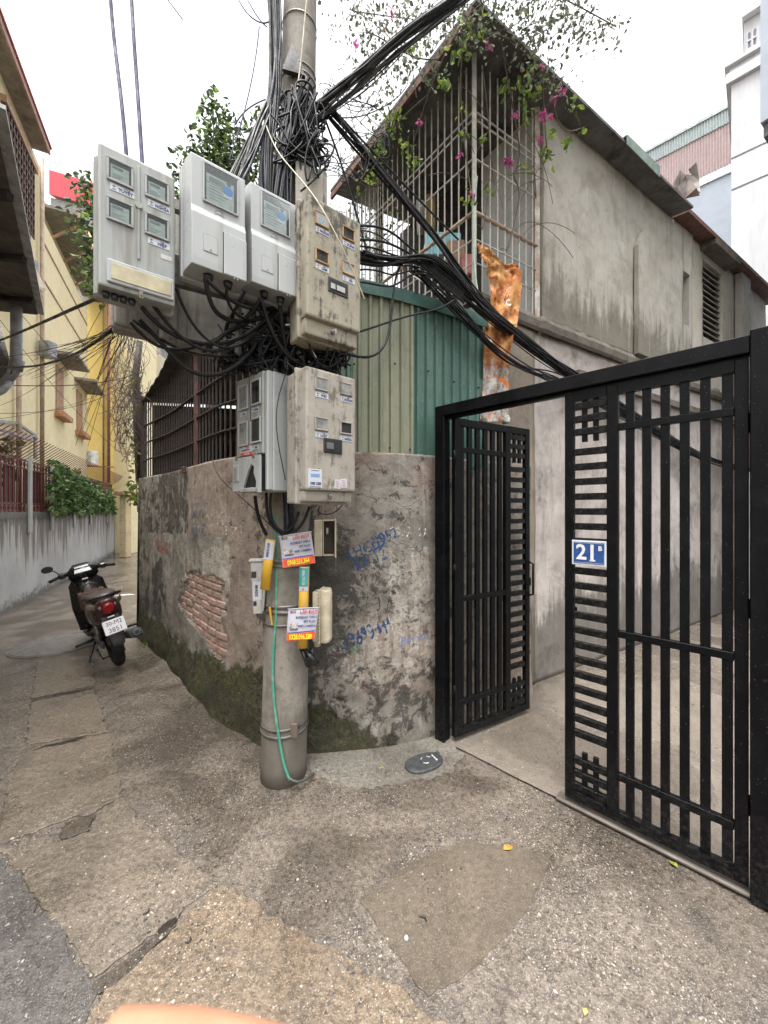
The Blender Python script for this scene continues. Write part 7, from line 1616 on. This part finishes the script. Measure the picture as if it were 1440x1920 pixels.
streak('hole', [(296, 1752), (305, 1744), (318, 1735), (331, 1724)], [4, 7, 8, 4], '', None, z=.0050)
M_silt = concrete('wet_silt_concrete', (.068, .056, .044), (.088, .072, .056), (.05, .042, .034), .15, (.03, .14), bumpk=.5, wetk=.2)
slab('wet_groove', [(318, 1727), (330, 1736), (262, 1806), (214, 1850), (184, 1866), (172, 1850), (240, 1796)], M_silt, road, .0046, .001, .014, 31, .001)
slab('wet_patch', [(121, 1542), (150, 1535), (181, 1529), (172, 1545), (169, 1557), (140, 1566), (115, 1574), (117, 1558)], M_silt, road, .0047, .001, .02, 32, .001)
# litter
def leaf_litter(px, py, s_, col, label, an):
    p = G(px, py); b = MB(); r1 = [b.bm.verts.new((p.x + s_ * (t - .5) * math.cos(an) - w_ * math.sin(an), p.y + s_ * (t - .5) * math.sin(an) + w_ * math.cos(an), .006 + .006 * math.sin(t * 5))) for t, w_ in ((0, 0), (.3, s_ * .25), (.65, s_ * .22), (1, 0), (.65, -s_ * .22), (.3, -s_ * .25))]
    b.bm.faces.new(r1); o = b.build('fallen_leaf', simple('litter_' + label.split()[0] + label.split()[1], col, .5)); m = o.modifiers.new('t', 'SOLIDIFY'); m.thickness = .002; tag(o, label, 'leaf')
leaf_litter(953, 1591, .065, (.38, .17, .03), 'orange brown dead leaf on the concrete in front of the gate', .4); leaf_litter(1262, 1621, .045, (.20, .23, .03), 'yellowish green leaf lying on the concrete at lower right', 1.9); leaf_litter(1098, 1898, .03, (.55, .42, .08), 'tiny yellow leaf near the bottom edge', .9); leaf_litter(717, 1440, .018, (.60, .45, .04), 'speck of yellow leaf on the cement apron', .2); leaf_litter(590, 1462, .035, (.22, .09, .04), 'reddish brown scrap beside the pole foot', .6)
for k, (l, lab) in enumerate((([(786, 1717), (793, 1716), (800, 1720), (799, 1727)], 'dark bent twig on the smooth cement patch'), ([(268, 1714), (274, 1712), (281, 1708), (279, 1703)], 'small black rubber curl on the drain slab near the groove'), ([(348, 1766), (354, 1768), (359, 1763), (357, 1757)], 'small black rubber curl on the sandy slab'))): tag(curve('twig', [[G(*q, .010) for q in l]], .0028, M_gask, res=6), lab, 'twig')
b = MB(); p = G(762, 1762); b.cyl((p.x, p.y, 0), (p.x, p.y, .012), .010, .007, 9); tag(b.build('pebble', M_wp), 'single white pebble on the smooth cement patch', 'pebble')
b = MB(); p = G(232, 1117); b.prism([(p.x - .18, p.y - .05, .003), (p.x + .2, p.y + .05, .003), (p.x + .05, p.y + .12, .012), (p.x - .1, p.y + .06, .008)], (0, 0, .003)); tag(b.build('plastic_scrap', simple('pale_plastic_film', (.55, .55, .48), .35)), 'pale plastic scrap on the alley behind the scooter', 'litter')
M_weed = leaf_mat('weed_leaf', (.09, .17, .03), (.20, .32, .06))
def weed(px, py, label, n=7, s_=.07):
    p = G(px, py); o = empty('weed', p); tag(o, label, 'weed'); rr = random.Random(px); q = leaves('leaf_tuft', [p + Vector((rr.gauss(0, .012), rr.gauss(0, .012), rr.uniform(0, .035))) for _ in range(n)], s_, M_weed, o, px, -.5, aspect=.3); 
    adopt(MB().cyl(p, p + Vector((.01, 0, .05)), .003, .002, 5).build('stem', M_weed), o)
weed(425, 1352, 'small green weed sprouting at the mossy wall foot beside the pole', 9, .09); weed(272, 1212, 'tiny weed sprouting at the far foot of the mossy wall', 5, .07)

# ------------------------------------------------------------------ writing on the walls
def worn_ink(name, c, keep=.5):
    s = N(name); n_ = s.noise(22, 6, .7); s.fin(c, .7, 0, None, .3); t = s.n('ShaderNodeBsdfTransparent'); m = s.n('ShaderNodeMixShader'); s.l(s.ramp(n_, .58 - keep * .3, .68 - keep * .3), m.inputs[0]); s.l(s.b.outputs[0], m.inputs[1]); s.l(t.outputs[0], m.inputs[2]); s.l(m.outputs[0], s.out.inputs[0]); return s.m
GRAF = []
def graffiti(body, px, py, hpx, mat, rot=0.0, sx=1.0, bold=0.0, left=False, shear=0.0):
    c = bpy.data.curves.new('g', 'FONT'); c.body = body; c.size = 1.0; c.align_x = 'CENTER'; c.align_y = 'CENTER'; c.offset = bold; c.resolution_u = 2; c.shear = shear
    o = bpy.data.objects.new('wall_writing', c); COL.objects.link(o); GRAF.append((o, px, py, hpx, mat, rot, sx, left))
I_blue = worn_ink('blue_spray', (.022, .060, .16), .32); I_dk = worn_ink('faded_blue_stencil', (.10, .12, .17), .35); I_wh = worn_ink('white_chalk', (.60, .58, .54), .55); I_rd = worn_ink('faded_red_stencil', (.36, .10, .08), .3); I_pb = worn_ink('pale_blue_spray', (.16, .22, .40), .35); I_gn = worn_ink('green_spray', (.05, .28, .12), .4); I_dg = worn_ink('dark_green_paint', (.045, .06, .045), .5)
graffiti('KHCEB', 683, 1028, 22, I_blue, 24, .8, .004); graffiti('1992', 722, 1008, 22, I_blue, 26, .8, .01); graffiti('00F 12', 690, 1050, 24, I_blue, 22, .75, .004)
graffiti('O969941', 680, 1192, 30, I_blue, 20, .62, .010); graffiti('144', 719, 1172, 18, I_blue, 26, .7, .005); graffiti('Fatou', 776, 1197, 18, I_pb, 10, .9, .01); graffiti('w', 664, 1218, 20, I_gn, 20, 1, .02)
graffiti('0337163', 766, 998, 19, I_wh, -2, .85, .0); graffiti('DT', 711, 1128, 40, I_dg, -4, .8, -.01)
graffiti('CẮT B TÔNG', 371, 946, 6, I_dk, 0, .62, .02, True); graffiti('0947.1701', 371, 965, 17, I_dk, 0, .26, .02, True); graffiti('CẮT B TÔNG', 372, 983, 6, I_dk, 0, .62, .02, True); graffiti('0965963355', 373, 997, 15, I_dk, 0, .25, .03, True)
graffiti('KHOAN B TÔNG', 306, 1018, 6, I_rd, 0, .5, .02, True); graffiti('0936228841', 306, 1031, 13, I_rd, 0, .27, .02, True); graffiti('097093991', 402, 968, 12, I_wh, 6, .45, .0, True); graffiti('Thọ Nở', 405, 984, 10, I_wh, 8, .5, .0, True); graffiti('171', 440, 996, 18, I_wh, 0, .7, -.01, True)

# ------------------------------------------------------------------ turn every curve and letter into real meshes
bpy.context.view_layer.update(); dg = bpy.context.evaluated_depsgraph_get()
for o in [q for q in list(COL.objects) if q.type in ('CURVE', 'FONT')]:
    me = bpy.data.meshes.new_from_object(o.evaluated_get(dg)); me.name = o.name
    gr = next((g_ for g_ in GRAF if g_[0] is o), None)
    n = bpy.data.objects.new(o.name, me)
    if gr:
        _, px, py, hpx, mat, rot, sx, left = gr
        i0 = (lambda x: s_of_px(x))(px) if left else s_near(px, .5)
        p, d, nn = at_s(i0); zc = P(px, py, p.y).z; k = hpx / FPX * p.y / .72; ca_, sa_ = math.cos(R(rot)), math.sin(R(rot))
        bm = bmesh.new(); bm.from_mesh(me); bmesh.ops.triangulate(bm, faces=bm.faces[:]); bmesh.ops.subdivide_edges(bm, edges=[e for e in bm.edges if e.calc_length() > .18], cuts=3)
        fore = 1.0 if not left else 1.45
        for v in bm.verts:
            x, y = v.co.x * k * sx * (2.0 if left else 1), v.co.y * k; jx = fbm((v.co.x * 2 + px, v.co.y * 2, 1), 1.2, 2) * k * .10; jy = fbm((v.co.x * 2 + px, v.co.y * 2, 7), 1.2, 2) * k * .12; x += jx; y += jy; s2 = i0 + (x * ca_ - y * sa_) * fore; z2 = zc + x * sa_ + y * ca_
            q, dd, n2 = at_s(s2); lo_ = PX((q.x, q.y, z2))
            off = .010 * fbm((s2, z2, 5), 1.3, 3) + .004 * fbm((s2, z2, 9), 9, 3) + (.05 * sstep(.45, 0, z2) if left else .025 * sstep(.25, 0, z2)) + .0035
            w_ = q + n2 * off; v.co = Vector((w_.x, w_.y, z2))
        bm.to_mesh(me); bm.free(); me.materials.clear(); me.materials.append(mat); n.name = 'wall_writing'; COL.objects.link(n); adopt(n, house)
    else:
        n.matrix_basis = o.matrix_basis.copy(); n.parent = o.parent; n.matrix_parent_inverse = o.matrix_parent_inverse.copy()
        for kk in o.keys():
            if kk in ('label', 'category', 'group', 'kind'): n[kk] = o[kk]
        nm = o.name; COL.objects.link(n)
    nm = o.name; bpy.data.objects.remove(o); n.name = nm
